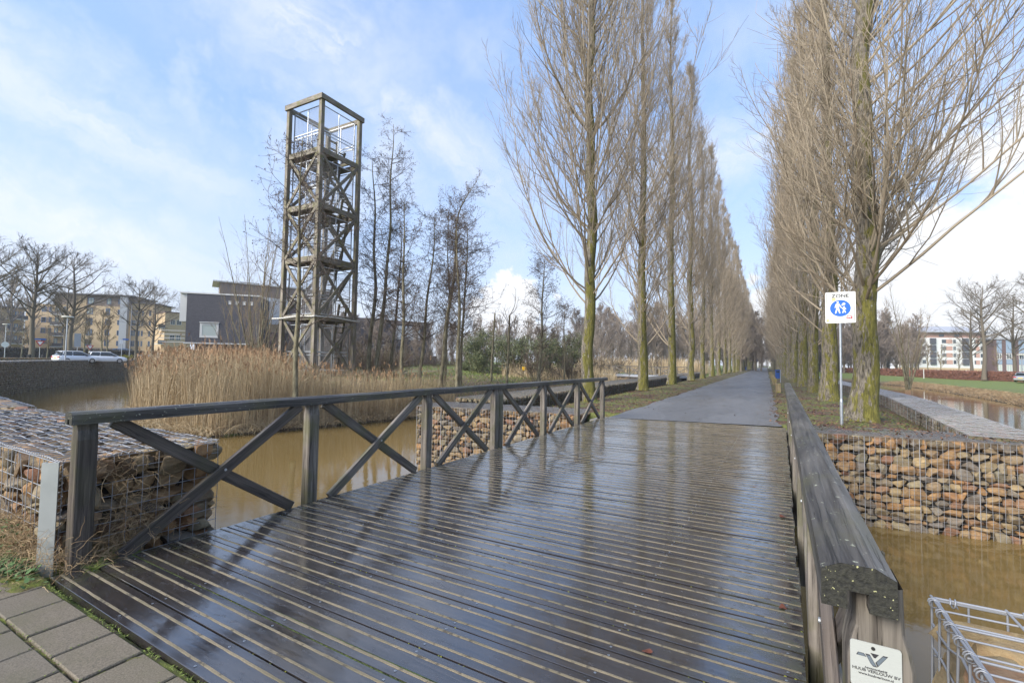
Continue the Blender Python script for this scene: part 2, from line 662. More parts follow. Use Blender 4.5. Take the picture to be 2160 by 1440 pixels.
def f_asphalt(g, b):
    p = g.pos()
    f = g.noise(p, 160, 2, .8)
    x, y, z = g.sep(p)
    big = g.noise(g.scale(p, (.8, .25, 1)), 1.2, 4, .6)
    c = g.mix(g.mapr(f, .3, .7), (.095, .095, .098), (.20, .20, .203))
    c = g.mix(g.mapr(big, .42, .62, 0, .5), c, (.10, .10, .103))
    crk = g.voro(g.scale(g.vm('ADD', p, g.comb(g.noise(p, 1.5, 3), g.noise(p, 1.9, 3), 0.0)), (.8, .35, 1)), 1.0, 'DISTANCE_TO_EDGE')
    c = g.mix(g.mapr(crk, .012, .004, 0, .45), c, (.04, .04, .04))
    pt = g.noise(g.scale(p, (.5, .16, 1)), 1.0, 2, .4)
    c = g.mix(g.mapr(pt, .54, .56, 0, .28), c, (.07, .07, .073))
    edge = g.mapr(g.m('ABSOLUTE', g.m('ADD', g.m('ADD', x, 2.15), g.m('MULTIPLY', y, .0117))), 1.6, 2.25, 0, .55)
    c = g.mix(g.m('MULTIPLY', edge, g.mapr(g.noise(p, 3, 4), .4, .6)), c, (.10, .085, .06))
    g.put(b.inputs['Base Color'], c)
    g.put(b.inputs['Roughness'], g.mapr(big, .38, .62, .62, .34))
    g.put(b.inputs['Normal'], g.bump(f, .5, .004))


M_ASPHALT = material('damp_asphalt', fn=f_asphalt)


def f_verge(g, b):
    p = g.pos()
    a = g.noise(p, 1.1, 5, .62)
    f = g.noise(p, 26, 4, .7)
    leaf = g.voro(p, 16, 'F1', 'Color')
    lf = g.sep(leaf)[0]
    litter = g.mix(lf, (.045, .022, .016), (.15, .085, .055))
    grass = g.mix(g.mapr(f, .3, .7), (.05, .065, .012), (.17, .18, .045))
    c = g.mix(g.mapr(a, .45, .57), litter, grass)
    c = g.mix(g.mapr(f, .56, .75, 0, .6), c, (.07, .05, .032))
    g.put(b.inputs['Base Color'], c)
    b.inputs['Roughness'].default_value = .9
    g.put(b.inputs['Normal'], g.bump(g.m('ADD', f, lf), .8, .03))


M_VERGE = material('leaf_strewn_verge', fn=f_verge)


def f_land(g, b):
    p = g.pos()
    x, y, z = g.sep(p)
    a = g.noise(p, .16, 5, .6)
    f = g.noise(p, 6, 5, .7)
    fine = g.noise(g.scale(p, (1, 1, 3)), 30, 3, .7)
    green = g.mix(g.mapr(f, .3, .7), (.10, .135, .03), (.20, .25, .06))
    brown = g.mix(g.mapr(f, .3, .7), (.07, .052, .03), (.23, .165, .085))
    zz = g.m('ADD', z, g.m('MULTIPLY', g.m('SUBTRACT', a, .5), 1.3))
    c = g.mix(g.mapr(zz, -1.55, -1.05), brown, green)
    c = g.mix(g.mapr(z, -1.6, -2.0), c, (.035, .026, .016))
    c = g.mix(g.mapr(fine, .5, .75, 0, .45), c, (.10, .085, .04))
    g.put(b.inputs['Base Color'], c)
    b.inputs['Roughness'].default_value = .95
    g.put(b.inputs['Normal'], g.bump(f, .9, .12))


M_LAND = material('grass_and_bank', fn=f_land)


def f_island(g, b):
    p = g.pos()
    f = g.noise(p, 5, 5, .7)
    a = g.noise(p, .35, 4, .6)
    c = g.mix(g.mapr(f, .3, .7), (.06, .042, .024), (.20, .145, .08))
    c = g.mix(g.mapr(a, .5, .6), c, g.mix(f, (.05, .08, .015), (.13, .19, .04)))
    g.put(b.inputs['Base Color'], c)
    b.inputs['Roughness'].default_value = .95
    g.put(b.inputs['Normal'], g.bump(f, .9, .1))


M_ISLAND = material('island_ground', fn=f_island)


def f_paver(g, b):
    p = g.pos()
    f = g.noise(p, 130, 3, .8)
    big = g.noise(p, 2.3, 4, .6)
    isl = g.isl()
    c = g.mix(g.mapr(f, .32, .68), (.070, .057, .038), (.23, .19, .135))
    c = g.mix(g.mapr(isl, 0, 1, 0, .35), c, (.10, .092, .08))
    c = g.mix(g.mapr(big, .45, .65, 0, .5), c, (.095, .088, .045))
    sp = g.voro(p, 55)
    c = g.mix(g.mapr(sp, .10, .06, 0, .35), c, (.42, .38, .32))
    g.put(b.inputs['Base Color'], c)
    b.inputs['Roughness'].default_value = .8
    g.put(b.inputs['Normal'], g.bump(f, .6, .003))


M_PAVER = material('concrete_paving', fn=f_paver)


def f_joint(g, b):
    p = g.pos()
    f = g.noise(p, 60, 4, .7)
    c = g.mix(g.mapr(g.noise(p, 9, 3), .4, .6), (.06, .045, .024), (.14, .16, .025))
    c = g.mix(g.mapr(f, .5, .7), c, (.17, .16, .04))
    g.put(b.inputs['Base Color'], c)
    b.inputs['Roughness'].default_value = .95
    g.put(b.inputs['Normal'], g.bump(f, .9, .01))


M_JOINT = material('mossy_joint', fn=f_joint)


def f_poplar(g, b):
    p = g.pos()
    l = g.obj()
    x, y, z = g.sep(l)
    n = g.noise(g.scale(l, (5, 5, 1.3)), 1.6, 6, .68, .4)
    fis = g.noise(g.scale(l, (17, 17, 3.2)), 1.0, 7, .74, .9)
    band = g.noise(g.scale(l, (1.5, 1.5, 14)), 1.0, 3, .6)
    c = g.mix(g.mapr(fis, .38, .62), (.030, .025, .018), (.27, .235, .185))
    pale = g.m('MULTIPLY', g.mapr(z, 3.0, 6.5), g.mapr(band, .42, .66, 0, .42))
    c = g.mix(pale, c, (.34, .31, .26))
    nx, ny, nz = g.sep(g.nor())
    side = g.mapr(nx, -.6, .9, .12, -.06)
    thr = g.m('ADD', g.mapr(z, 0, 22, .385, .52), side)
    mo = g.mapr(n, thr, g.m('ADD', thr, .07), 0, .92)
    mc = g.mix(g.mapr(fis, .3, .7), (.035, .034, .005), (.22, .20, .025))
    c = g.mix(mo, c, mc)
    lich = g.voro(l, 3.6)
    c = g.mix(g.mapr(lich, .10, .07, 0, .55), c, (.40, .44, .33))
    g.put(b.inputs['Base Color'], c)
    b.inputs['Roughness'].default_value = .9
    g.put(b.inputs['Normal'], g.bump(g.m('ADD', fis, n), 1.0, .05))


M_POPLAR = material('mossy_poplar_bark', fn=f_poplar)


def f_twig(base, base2):
    def fn(g, b):
        z = g.sep(g.obj())[2]
        c = g.mix(g.isl(), base, base2)
        g.put(b.inputs['Base Color'], c)
        b.inputs['Roughness'].default_value = .85
    return fn


M_TWIG = material('poplar_branches', fn=f_twig((.185, .145, .10), (.36, .30, .22)))
M_ALDERBARK = material('alder_bark', fn=lambda g, b: (g.put(b.inputs['Base Color'], g.mix(g.mapr(g.noise(g.scale(g.obj(), (5, 5, 1.5)), 1.6, 5, .65), .36, .62), (.085, .068, .035), (.26, .235, .15))), g.put(b.inputs['Roughness'], .9)))
M_ALDERTWIG = material('alder_twigs', fn=f_twig((.085, .06, .045), (.15, .115, .085)))
M_CATKIN = material('alder_cones', fn=f_twig((.050, .032, .024), (.095, .062, .048)))
M_OAKBARK = material('bare_tree_bark', fn=f_twig((.10, .082, .058), (.16, .135, .10)))
M_WILLOW = material('willow_shoots', fn=f_twig((.15, .11, .065), (.25, .19, .115)))
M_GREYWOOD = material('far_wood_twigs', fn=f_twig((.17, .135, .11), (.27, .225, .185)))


def f_reed(g, b):
    isl = g.isl()
    z = g.sep(g.pos())[2]
    c = g.ramp(isl, [(0, (.28, .20, .11)), (.35, (.46, .36, .21)), (.75, (.58, .48, .31)), (1, (.34, .26, .15))])
    c = g.mix(g.mapr(g.noise(g.pos(), .5, 3), .4, .65, 0, .45), c, (.30, .19, .085))
    g.put(b.inputs['Base Color'], c)
    b.inputs['Roughness'].default_value = .75


M_REED = material('dry_reed', fn=f_reed)
M_PLUME = material('reed_plumes', fn=f_twig((.30, .17, .085), (.42, .27, .15)))
M_DRYGRASS = material('dry_grass', fn=f_twig((.25, .155, .075), (.46, .34, .19)))
M_GREENGRASS = material('green_grass_blades', fn=f_twig((.10, .14, .025), (.21, .26, .05)))
M_LEAFG = material('weed_leaves', fn=f_twig((.05, .11, .03), (.12, .20, .07)))
M_DEADLEAF = material('dead_leaves', fn=f_twig((.055, .026, .018), (.21, .11, .055)))
M_BRAMBLE = material('evergreen_leaves', fn=f_twig((.055, .075, .028), (.17, .19, .085)))
M_HEDGEBR = material('beech_hedge_leaves', fn=f_twig((.15, .065, .042), (.27, .125, .08)))
M_HEDGEDK = material('dark_hedge_leaves', fn=f_twig((.04, .035, .025), (.085, .075, .055)))
#--PART3--
# ------------------------------------------------------------------ terrain
SK = .0117      # the lane swings slightly left of the bridge axis


def in_poly(x, y, poly):
    poly = np.asarray(poly, float)
    r = np.zeros(x.shape, bool)
    n = len(poly)
    for i in range(n):
        x0, y0 = poly[i]; x1, y1 = poly[(i+1) % n]
        c = ((y0 > y) != (y1 > y))
        with np.errstate(divide='ignore', invalid='ignore'):
            xi = (x1-x0)*(y-y0)/(y1-y0+1e-12)+x0
        r ^= c & (x < xi)
    return r


def poly_dist(x, y, poly):
    poly = np.asarray(poly, float)
    d = np.full(x.shape, 1e9)
    n = len(poly)
    for i in range(n):
        a = poly[i]; b = poly[(i+1) % n]
        ab = b-a
        t = np.clip(((x-a[0])*ab[0]+(y-a[1])*ab[1])/(ab@ab), 0, 1)
        d = np.minimum(d, np.hypot(x-a[0]-t*ab[0], y-a[1]-t*ab[1]))
    return d


POND_WALL = [(-4.62, 2.5), (-8.4, 2.52), (-11.8, 2.75), (-20, 3.6), (-30, 5.0), (-45, 8.4), (-56.3, 12.9), (-70, 20.4), (-87.4, 32.5), (-101, 47), (-110, 70)]
ISLAND = [(-30, 11.6), (-26.8, 11), (-21.5, 11.3), (-20.6, 15.4), (-19.3, 21), (-18.6, 25), (-14.6, 29), (-12.2, 34), (-11.2, 60), (-12.5, 100), (-17, 300), (-150, 300), (-150, 120), (-90, 64), (-60, 40), (-45, 25), (-36, 14.5)]


def lane_left(y):      # lane-side face of the left-hand stone wall, in lane coordinates
    return -8.7-.022*np.clip(y-18, 0, 70)


def lane_right(y):
    return 3.75+.09*np.clip(y-14, 0, 18)


CANAL_R = np.array([(2.3, 19.5), (40, 20.2), (63, 20.8), (72, 21.6), (91, 22.3), (108, 22.2), (119, 21.4), (129, 18.2), (140, 12), (150, 6)])


def height(x, y):
    xl = x+SK*(y-14)
    h = np.zeros_like(x)
    # general land: west rises, east sits lower
    h = np.where(x < -20, .52*np.clip((-x-20)/40, 0, 1), h)
    east = np.interp(y, CANAL_R[:, 0], CANAL_R[:, 1])
    de = x-east
    bank = np.interp(de, [-1.2, -.2, 0, .7, 3.5, 12, 30], [-3.2, -2.5, -2.05, -1.75, -1.15, -.5, -.4])
    h = np.where(x > 6, bank, h)
    h = np.where((y > 150) & (x > 6), np.interp(x, [6, 30], [0, -.4]), h)
    h = np.where((y < 1.5) & (x > -30), -.06, h)
    # verges beside the lane
    lane = (y > 13.9) & (xl > lane_left(y)-.8) & (xl < lane_right(y)+.8)
    vl = np.interp(xl, [-9, -8.3, -7.2, -6.2], [-.62, -.55, -.12, 0])
    vr = np.interp(xl, [2.9, 4.2, 5.2], [0, -.38, -.5])
    hv = np.where(xl < -4, vl, np.where(xl > 2, vr, 0))
    hv = hv+.025*np.sin(x*3.1+y*1.7)*np.sin(y*1.3-x)*np.clip((np.abs(xl+2.1)-2.4), 0, 1)
    # water
    left = (y > 1.9) & (xl < lane_left(y)-.8) & (y < 110)
    wall = np.array(POND_WALL)
    sg = unit(np.diff(wall, axis=0)); nr_ = np.stack([-sg[:, 1], sg[:, 0]], -1)
    out = wall+np.r_[nr_, nr_[-1:]]*np.linspace(.55, 1.7, len(wall))[:, None]
    ywall = np.interp(-x, -out[:, 0], out[:, 1])
    left &= (y > ywall) & (x > -111)
    mid = (y > 1.9) & (y < 13.9) & (x < east)
    mid &= (x > -12)
    right = (y > 13) & (xl > lane_right(y)+.8) & (x < 14) & (y < 140) & (x < east)
    h = np.where(left | mid | right, -3.2, h)
    h = np.where(lane & (y < 420), hv, h)
    # the far end of the canal closes
    isl = in_poly(x, y, ISLAND) & ~lane
    d = poly_dist(x, y, ISLAND)
    hi = np.interp(d, [0, .5, 1.5, 5, 9, 16, 40], [-2.2, -1.75, -1.4, -.6, -.1, .15, .25])
    mound = .75*np.exp(-(((x+41)/13)**2+((y-52)/9)**2))
    h = np.where(isl & (y < 110), hi+mound, h)
    return h


def axis(segs):
    out = []
    for a, b, s in segs:
        out.append(np.arange(a, b, s))
    out.append([segs[-1][1]])
    return np.unique(np.concatenate(out))


def terrain():
    gx = axis([(-900, -200, 50), (-200, -120, 8), (-120, -40, 1.6), (-40, -14, .7), (-14, 8, .4), (8, 18, 1), (18, 36, .6), (36, 90, 3), (90, 200, 10), (200, 900, 50)])
    gy = axis([(-60, -4, 8), (-4, 40, .45), (40, 80, .9), (80, 160, 2), (160, 400, 8), (400, 1500, 60)])
    X, Y = np.meshgrid(gx, gy)
    Z = height(X, Y)
    ny, nx = X.shape
    v = np.stack([X, Y, Z], -1).reshape(-1, 3)
    i, j = np.meshgrid(np.arange(nx-1), np.arange(ny-1))
    a = (j*nx+i).ravel()
    q = np.c_[a, a+1, a+1+nx, a+nx]
    c = v[q].mean(1)
    xl = c[:, 0]+SK*(c[:, 1]-14)
    verge = (c[:, 1] > 12.6) & (xl > -9.6) & (xl < 6.2) & (c[:, 1] < 400) & ((c[:, 2] > -1.2) | (c[:, 1] < 14.6))
    isl = in_poly(c[:, 0], c[:, 1], ISLAND) & ~verge & (c[:, 1] < 110)
    for name, msk, mt in (('ground', ~verge & ~isl, M_LAND), ('verge', verge, M_VERGE), ('island_ground', isl, M_ISLAND)):
        mb = MB()
        used = np.unique(q[msk])
        idx = np.zeros(len(v), int); idx[used] = np.arange(len(used))
        mb.add(v[used], quads=idx[q[msk]])
        structure(obj(name, mb, mt, smooth=True))


terrain()
wm = MB()
wm.add([(-220, 1.6, -2.03), (60, 1.6, -2.03), (60, 170, -2.03), (-220, 170, -2.03)], quads=[(0, 1, 2, 3)])
structure(obj('water', wm, M_WATER))


def lane_x(xl, y):
    return xl-SK*(y-14)


def road():
    mb = MB()
    ys = np.r_[13.0, 13.9, np.arange(15, 40, 1.0), np.arange(40, 425, 5.0)]
    xs = np.linspace(-4.12, .12, 9)
    rng = np.random.RandomState(3)
    V = []
    for y in ys:
        e = .05*math.sin(y*1.9)+.04*math.sin(y*5.3)
        f = .05*math.sin(y*2.3+1)+.04*math.sin(y*4.1)
        for k, x in enumerate(xs):
            xx = x+(e if k == 0 else f if k == 8 else 0)
            yy = y
            if y == 13.0:
                yy = 12.93+.19*(xx+4.4)
            z = .012+.02*(1-((x+2)/2.1)**2)
            if y < 14:
                z = .006
            V.append((lane_x(xx, yy) if y > 13.95 else xx, yy, z))
    V = np.array(V).reshape(len(ys), 9, 3)
    i, j = np.meshgrid(np.arange(8), np.arange(len(ys)-1))
    a = (j*9+i).ravel()
    mb.add(V.reshape(-1, 3), quads=np.c_[a, a+1, a+10, a+9])
    structure(obj('path', mb, M_ASPHALT, smooth=True))


road()


def pavement():
    mb = MB()
    rng = random.Random(5)
    z0 = -.06
    rows = [(.985, 1.262)] + [(.985-.30*(k+1), .985-.30*k) for k in range(9)]
    for r, (y0, y1) in enumerate(rows):
        off = -.045 if r % 2 == 0 else -.045+.173
        for k in range(-12, 9):
            x0 = -2.515+off+k*.3465
            x1 = x0+.3465
            if x1 < -6.6:
                continue
            g_ = .0085
            zt = -.006+rng.uniform(-.003, .003)
            a, b_, c_, d_ = x0+g_, x1-g_, y0+g_, y1-g_
            ch = .006
            v = [(a, c_, z0), (b_, c_, z0), (b_, d_, z0), (a, d_, z0),
                 (a, c_, zt-ch), (b_, c_, zt-ch), (b_, d_, zt-ch), (a, d_, zt-ch),
                 (a+ch, c_+ch, zt), (b_-ch, c_+ch, zt), (b_-ch, d_-ch, zt), (a+ch, d_-ch, zt)]
            mb.add(v, quads=[(0, 1, 5, 4), (1, 2, 6, 5), (2, 3, 7, 6), (3, 0, 4, 7), (4, 5, 9, 8), (5, 6, 10, 9), (6, 7, 11, 10), (7, 4, 8, 11), (8, 9, 10, 11)])
    structure(obj('pavement', mb, M_PAVER))
    jm = MB()
    xs = np.linspace(-9, 5, 200); ys = np.linspace(-3, 1.9, 80)
    X, Y = np.meshgrid(xs, ys)
    Z = -.022+.012*np.sin(X*41)*np.sin(Y*37)+.008*np.sin(X*97+Y*61)
    Z = np.where((X < -4.35) & (Y > 1.1), Z+.03, Z)
    Z = np.where((Y > 1.30) & (X > -4.7), Z-.10, Z)
    i, j = np.meshgrid(np.arange(199), np.arange(79))
    a = (j*200+i).ravel()
    jm.add(np.stack([X, Y, Z], -1).reshape(-1, 3), quads=np.c_[a, a+1, a+201, a+200])
    structure(obj('soil', jm, M_JOINT, smooth=True))


pavement()


# ------------------------------------------------------------------ stone-filled wire walls
def face_rocks(rng, o, ux, uz, un, L, Hh, hmin=.09, hmax=.17, wmin=.12, wmax=.36, depth=.2):
    """random courses of stones on a rectangle: origin o, length axis ux, height axis uz, outward normal un"""
    C = []; S = []
    z = 0.0
    while z < Hh-.02:
        h = min(rng.uniform(hmin, hmax), Hh-z)
        x = -rng.uniform(0, .1)
        while x < L:
            w = rng.uniform(wmin, wmax)
            if x+w > L+.06:
                w = max(.08, L-x+.02)
            hh = h*rng.uniform(.88, 1.18)
            C.append((x+w/2, z+h/2+rng.uniform(-.012, .012), -depth*.46+rng.uniform(-.03, .012)))
            S.append((w*rng.uniform(1.04, 1.16), hh*1.14, depth))
            x += w
        z += h
    C = np.array(C); S = np.array(S)
    ux, uz, un = (np.asarray(a, float) for a in (ux, uz, un))
    W = np.asarray(o, float)+C[:, :1]*ux+C[:, 1:2]*uz+C[:, 2:]*un
    return W, S, np.stack([ux, uz, un])


def wire_grid(mb, o, ux, uz, un, L, Hh, step=.1, r=.003, rng=None, wob=.004, sides=3, off=.012):
    o = np.asarray(o, float); ux, uz, un = (np.asarray(a, float) for a in (ux, uz, un))
    rng = rng or np.random.RandomState(1)
    k = max(2, int(L/.25)+1)
    nz = max(1, int(round(Hh/step)))
    P = []
    t = np.linspace(0, L, k)
    bulge = lambda a, b: off+wob*(rng.randn(len(a)))
    for i in range(nz+1):
        z = Hh*i/nz+rng.normal(0, wob*.6)
        P.append(o+t[:, None]*ux+(z+rng.normal(0, wob*.5, k))[:, None]*uz+bulge(t, z)[:, None]*un)
    tubes(mb, np.array(P), np.full((len(P), k), r), sides)
    nx = max(1, int(round(L/step)))
    k2 = max(2, int(Hh/.25)+1)
    t = np.linspace(0, Hh, k2)
    P = []
    for i in range(nx+1):
        x = L*i/nx+rng.normal(0, wob*.6)
        P.append(o+(x+rng.normal(0, wob*.5, k2))[:, None]*ux+t[:, None]*uz+(bulge(t, x)+2*r)[:, None]*un)
    tubes(mb, np.array(P), np.full((len(P), k2), r), sides)


def split_rocks(root, V, bf, mt, most=100):
    """the stones nearest the viewpoint as parts of their own, the rest as one mass"""
    c = V.mean(1)
    d = np.linalg.norm(c-EYE, axis=1)
    order = np.argsort(d)
    inv = np.array(root.location)
    for i in order[:most]:
        mb = MB()
        mb.add(V[i]-inv, tris=bf)
        obj('stone', mb, mt, root)
    rest = order[most:]
    if len(rest):
        mb = MB()
        add_rocks(mb, V[rest]-inv, bf)
        o = obj('stone_fill', mb, mt, root)
        o['kind'] = 'stuff'


def polyline_wall(name, label, pts_front, thick, ztop, zbot, rng, mt_front, mt_top, front_side=1, sub=1, both=False,
                  wire_r=.0035, wire_step=.2, cell=(.085, .225, .12, .36), split=None, group=None, base_z=None, wires=True):
    """wall following a polyline. pts_front: visible face line; thickness goes to the other side (front_side=+1: left of travel)"""
    pts = np.asarray(pts_front, float)
    root = thing(name, label, 'gabion', (pts[0][0], pts[0][1], 0), 0, group)
    org = np.array([pts[0][0], pts[0][1], 0])
    n = len(pts)
    seg = unit(np.diff(pts, axis=0))
    nm = np.stack([-seg[:, 1], seg[:, 0]], -1)*front_side     # towards thickness
    vn = np.array([nm[0]]+[unit(nm[i-1]+nm[i])/max(.5, float(np.dot(unit(nm[i-1]+nm[i]), nm[i]))) for i in range(1, n-1)]+[nm[-1]])
    back = pts+vn*thick
    core = MB()
    ins = .13
    A = pts+vn*ins; B = back-vn*ins
    for i in range(n-1):
        v = [(*A[i], zbot), (*A[i+1], zbot), (*B[i+1], zbot), (*B[i], zbot), (*A[i], ztop-.1), (*A[i+1], ztop-.1), (*B[i+1], ztop-.1), (*B[i], ztop-.1)]
        core.add(np.array(v)-org, quads=[(0, 3, 2, 1), (4, 5, 6, 7), (0, 1, 5, 4), (1, 2, 6, 5), (2, 3, 7, 6), (3, 0, 4, 7)])
    obj('core', core, M_GAPSHADE, root)  # inset dark box, stands in for the shade behind the stones
    near = []; tops = []
    wm_ = MB()
    for i in range(n-1):
        L = np.linalg.norm(pts[i+1]-pts[i])
        ux = np.array([*seg[i], 0]); out = np.array([*(-nm[i]), 0])
        W, S, ax = face_rocks(rng, (*pts[i], zbot), ux, (0, 0, 1), out, L, ztop-zbot, *cell)
        V, bf = rocks(rng, W, S, ax, sub)
        near.append(V)
        if wires:
            wire_grid(wm_, np.array([*pts[i], zbot])-org, ux, (0, 0, 1), out, L, ztop-zbot, wire_step, wire_r, rng)
            # stiffer seam wires where two baskets meet
            nb = max(1, int(round(L/1.0)))
            P = np.array([[np.array([*(pts[i]+seg[i]*L*k/nb), z])-org+out*.02 for z in (zbot, ztop)] for k in range(nb+1)])
            tubes(wm_, P, np.full(P.shape[:2], wire_r*2.0), 3)
        uin = np.array([*nm[i], 0])
        if both:
            zb = base_z if base_z is not None else zbot
            Lb = np.linalg.norm(back[i+1]-back[i])
            sb = unit(back[i+1]-back[i])
            W, S, ax = face_rocks(rng, (*back[i], zb), np.array([*sb, 0]), (0, 0, 1), uin, Lb, ztop-zb, *cell)
            V, bf = rocks(rng, W, S, ax, sub)
            near.append(V)
            if wires:
                wire_grid(wm_, np.array([*back[i], zb])-org, np.array([*sb, 0]), (0, 0, 1), uin, Lb, ztop-zb, wire_step, wire_r, rng)
        W, S, ax = face_rocks(rng, (*pts[i], ztop), ux, uin, (0, 0, 1), L, thick, cell[0]*1.1, cell[1]*1.2, cell[2], cell[3], .16)
        V, bf = rocks(rng, W, S, ax, sub)
        tops.append(V)
        if wires:
            wire_grid(wm_, np.array([*pts[i], ztop])-org, ux, uin, (0, 0, 1), L, thick, wire_step*.75, wire_r*1.25, rng)
    V = np.concatenate(near); T = np.concatenate(tops)
    if split:
        split_rocks(root, V, bf, mt_front, split-20)
        split_rocks(root, T, bf, mt_top, 20)
    else:
        mb = MB(); add_rocks(mb, V-org, bf)
        obj('stone_face', mb, mt_front, root)['kind'] = 'stuff'
        mb = MB(); add_rocks(mb, T-org, bf)
        obj('stone_top', mb, mt_top, root)['kind'] = 'stuff'
    if wires:
        obj('wire_mesh', wm_, M_WIRE if sub == 3 else M_WIREDULL, root)
    return root


rg = np.random.RandomState(11)
# end walls of the lane, either side of the far end of the bridge
polyline_wall('gabion_wall', 'stone basket wall left of the far bridge end, below the first left poplar', [(-4.95, 12.9), (-10.4, 12.08)], 1.75, .03, -2.25, rg, M_STONE, M_STONETOP, -1, 3, wire_step=.1, wire_r=.0034, group=None, split=60)
polyline_wall('gabion_wall', 'tall rust and tan stone basket wall beneath the zone sign, right of the bridge', [(5.75, 13.78), (.78, 13.1)], 1.6, -.01, -2.25, rg, M_STONE, M_STONETOP, -1, 3, wire_step=.1, wire_r=.0034, split=100)
# long low walls flanking the lane
yl = np.array([14.3, 20, 30, 40, 50, 60, 75, 92])
pl = [(lane_x(float(lane_left(y)), y), y) for y in yl]
polyline_wall('gabion_wall', 'long low dark stone basket wall along the left poplar row', pl, 1.75, .17, -.75, rg, M_STONEMOSS, M_STONEDARK, 1, 1, True, .0028, .22, (.07, .13, .08, .22), base_z=-2.2)
yr = np.array([14.0, 17, 20, 24, 29, 34, 45, 60, 80, 105, 130])
pr = [(lane_x(float(lane_right(y)), y), y) for y in yr]
polyline_wall('gabion_wall', 'long low mossy stone basket wall between the right poplars and the canal', pr, 1.35, .06, -.7, rg, M_STONEMOSS, M_STONEMOSS, -1, 1, True, .0028, .22, (.08, .15, .1, .3), base_z=-2.2)


def near_left_gabion():
    rng = np.random.RandomState(21)
    root = thing('gabion_basket', 'big wire basket of brown stones left of the near bridge end', 'gabion', (-4.66, 1.42, 0))
    org = np.array([-4.66, 1.42, 0])
    x1, y0, y1, zt, x0 = -4.66, 1.42, 2.55, .74, -9.5
    core = MB(); box(core, np.array([x0, y0+.16, -2.2])-org, np.array([x1-.16, y1-.16, zt-.13])-org)
    obj('core', core, M_GAPSHADE, root)
    Vs = []
    big = (.085, .20, .13, .31)
    L = x1-x0
    W, S, ax = face_rocks(rng, (x0, y0, 0), (1, 0, 0), (0, 0, 1), (0, -1, 0), L, zt, *big, .24); V, bf = rocks(rng, W, S, ax, 3, 10); Vs.append(V)
    W, S, ax = face_rocks(rng, (x1, y0, -.5), (0, 1, 0), (0, 0, 1), (1, 0, 0), y1-y0, zt+.5, *big, .24); V, bf = rocks(rng, W, S, ax, 3, 10); Vs.append(V)
    W, S, ax = face_rocks(rng, (x0, y0, zt), (1, 0, 0), (0, 1, 0), (0, 0, 1), L, y1-y0, .12, .22, .2, .45, .2); V, bf = rocks(rng, W, S, ax, 3, 10); Vs.append(V)
    W, S, ax = face_rocks(rng, (x0, y1, -2.1), (1, 0, 0), (0, 0, 1), (0, 1, 0), L, zt+2.1, *big, .2); V, bf = rocks(rng, W, S, ax, 3, 7); Vs.append(V)
    top = Vs.pop(2)
    split_rocks(root, np.concatenate(Vs), bf, M_STONE, 62)
    split_rocks(root, top, bf, M_STONETOP, 38)
    w = MB()
    wire_grid(w, np.array([x0, y0, 0])-org, (1, 0, 0), (0, 0, 1), (0, -1, 0), L, zt, .1, .0031, rng, .007, 5)
    wire_grid(w, np.array([x1, y0, -.5])-org, (0, 1, 0), (0, 0, 1), (1, 0, 0), y1-y0, zt+.5, .1, .0031, rng, .006, 5)
    # lid: slack wavy wires across, close double wires along
    P = []
    for k in range(int(L/.105)):
        x = x1-k*.105
        t = np.linspace(0, y1-y0, 22)
        zz = zt+.022+.016*np.sin(t*17+k*.9)*np.clip(np.sin(t/(y1-y0)*3.14)*1.6, 0, 1)
        P.append(np.c_[np.full(22, x)+.012*np.sin(t*9+k), y0+t, zz]-org)
    tubes(w, np.array(P), np.full((len(P), 22), .0034), 5)
    P = []
    for k in range(12):
        for e in (-.008, .008):
            y = y0+(y1-y0)*k/11+e
            t = np.linspace(x0, x1, 60)
            P.append(np.c_[t, np.full(60, y)+.004*np.sin(t*7+k), zt+.012+.007*np.sin(t*11+k*1.3+e*90)]-org)
    tubes(w, np.array(P), np.full((len(P), 60), .0028), 5)
    # spiral binding on the two front edges
    for a, b in (((x0, y0, zt+.01), (x1, y0, zt+.01)), ((x1, y0, zt+.01), (x1, y1, zt+.01)), ((x1, y0, 0), (x1, y0, zt))):
        a = np.array(a, float)-org; b = np.array(b, float)-org
        n_ = int(np.linalg.norm(b-a)/.006)
        t = np.linspace(0, 1, n_)[:, None]
        u = unit(b-a); s_ = unit(np.cross(u, [.3, .4, .7])); q_ = np.cross(u, s_)
        ph = t*np.linalg.norm(b-a)/.05*6.283
        tubes(w, a+t*(b-a)+.014*(np.cos(ph)*s_+np.sin(ph)*q_), np.full(n_, .0022), 4)
    obj('wire_mesh', w, M_WIRE, root, True)
    # the rest of the basket wall curving round the pond
    pts = [(-9.5, 2.55), (-11.8, 2.75), (-20, 3.6), (-30, 5.0), (-45, 8.4)]
    polyline_wall('gabion_wall', 'stone basket wall curving away left along the pond from the near basket', pts, 1.2, .78, -2.2, np.random.RandomState(5), M_STONE, M_STONEDARK, 1, 1, wire_step=.25)
    pts = [(-45, 8.4), (-56.3, 12.9), (-63, 16.3), (-70, 20.4), (-79, 26.0), (-87.4, 32.5), (-95, 39.5), (-101, 47), (-107, 58), (-110, 70)]
    polyline_wall('gabion_wall', 'far curved dark stone basket wall across the pond below the parked white cars', pts, 2.2, .93, -2.3, np.random.RandomState(6), M_STONEDARK, M_WALLTOP, 1, 1, wires=False, cell=(.14, .26, .09, .2))
    pts = [(-62, 10), (-76, 17.3), (-88, 25.5)]
    polyline_wall('gabion_wall', 'low strip of reddish stones behind the far curved pond wall', pts, 1.0, 1.12, .7, np.random.RandomState(7), M_STONE, M_STONE, 1, 1, wires=False, cell=(.1, .2, .1, .3))


M_WALLTOP = material('grey_wire_covered_stones', fn=f_stone([(0, (.26, .26, .27)), (.5, (.34, .34, .35)), (1, (.30, .29, .28))], 0))
near_left_gabion()


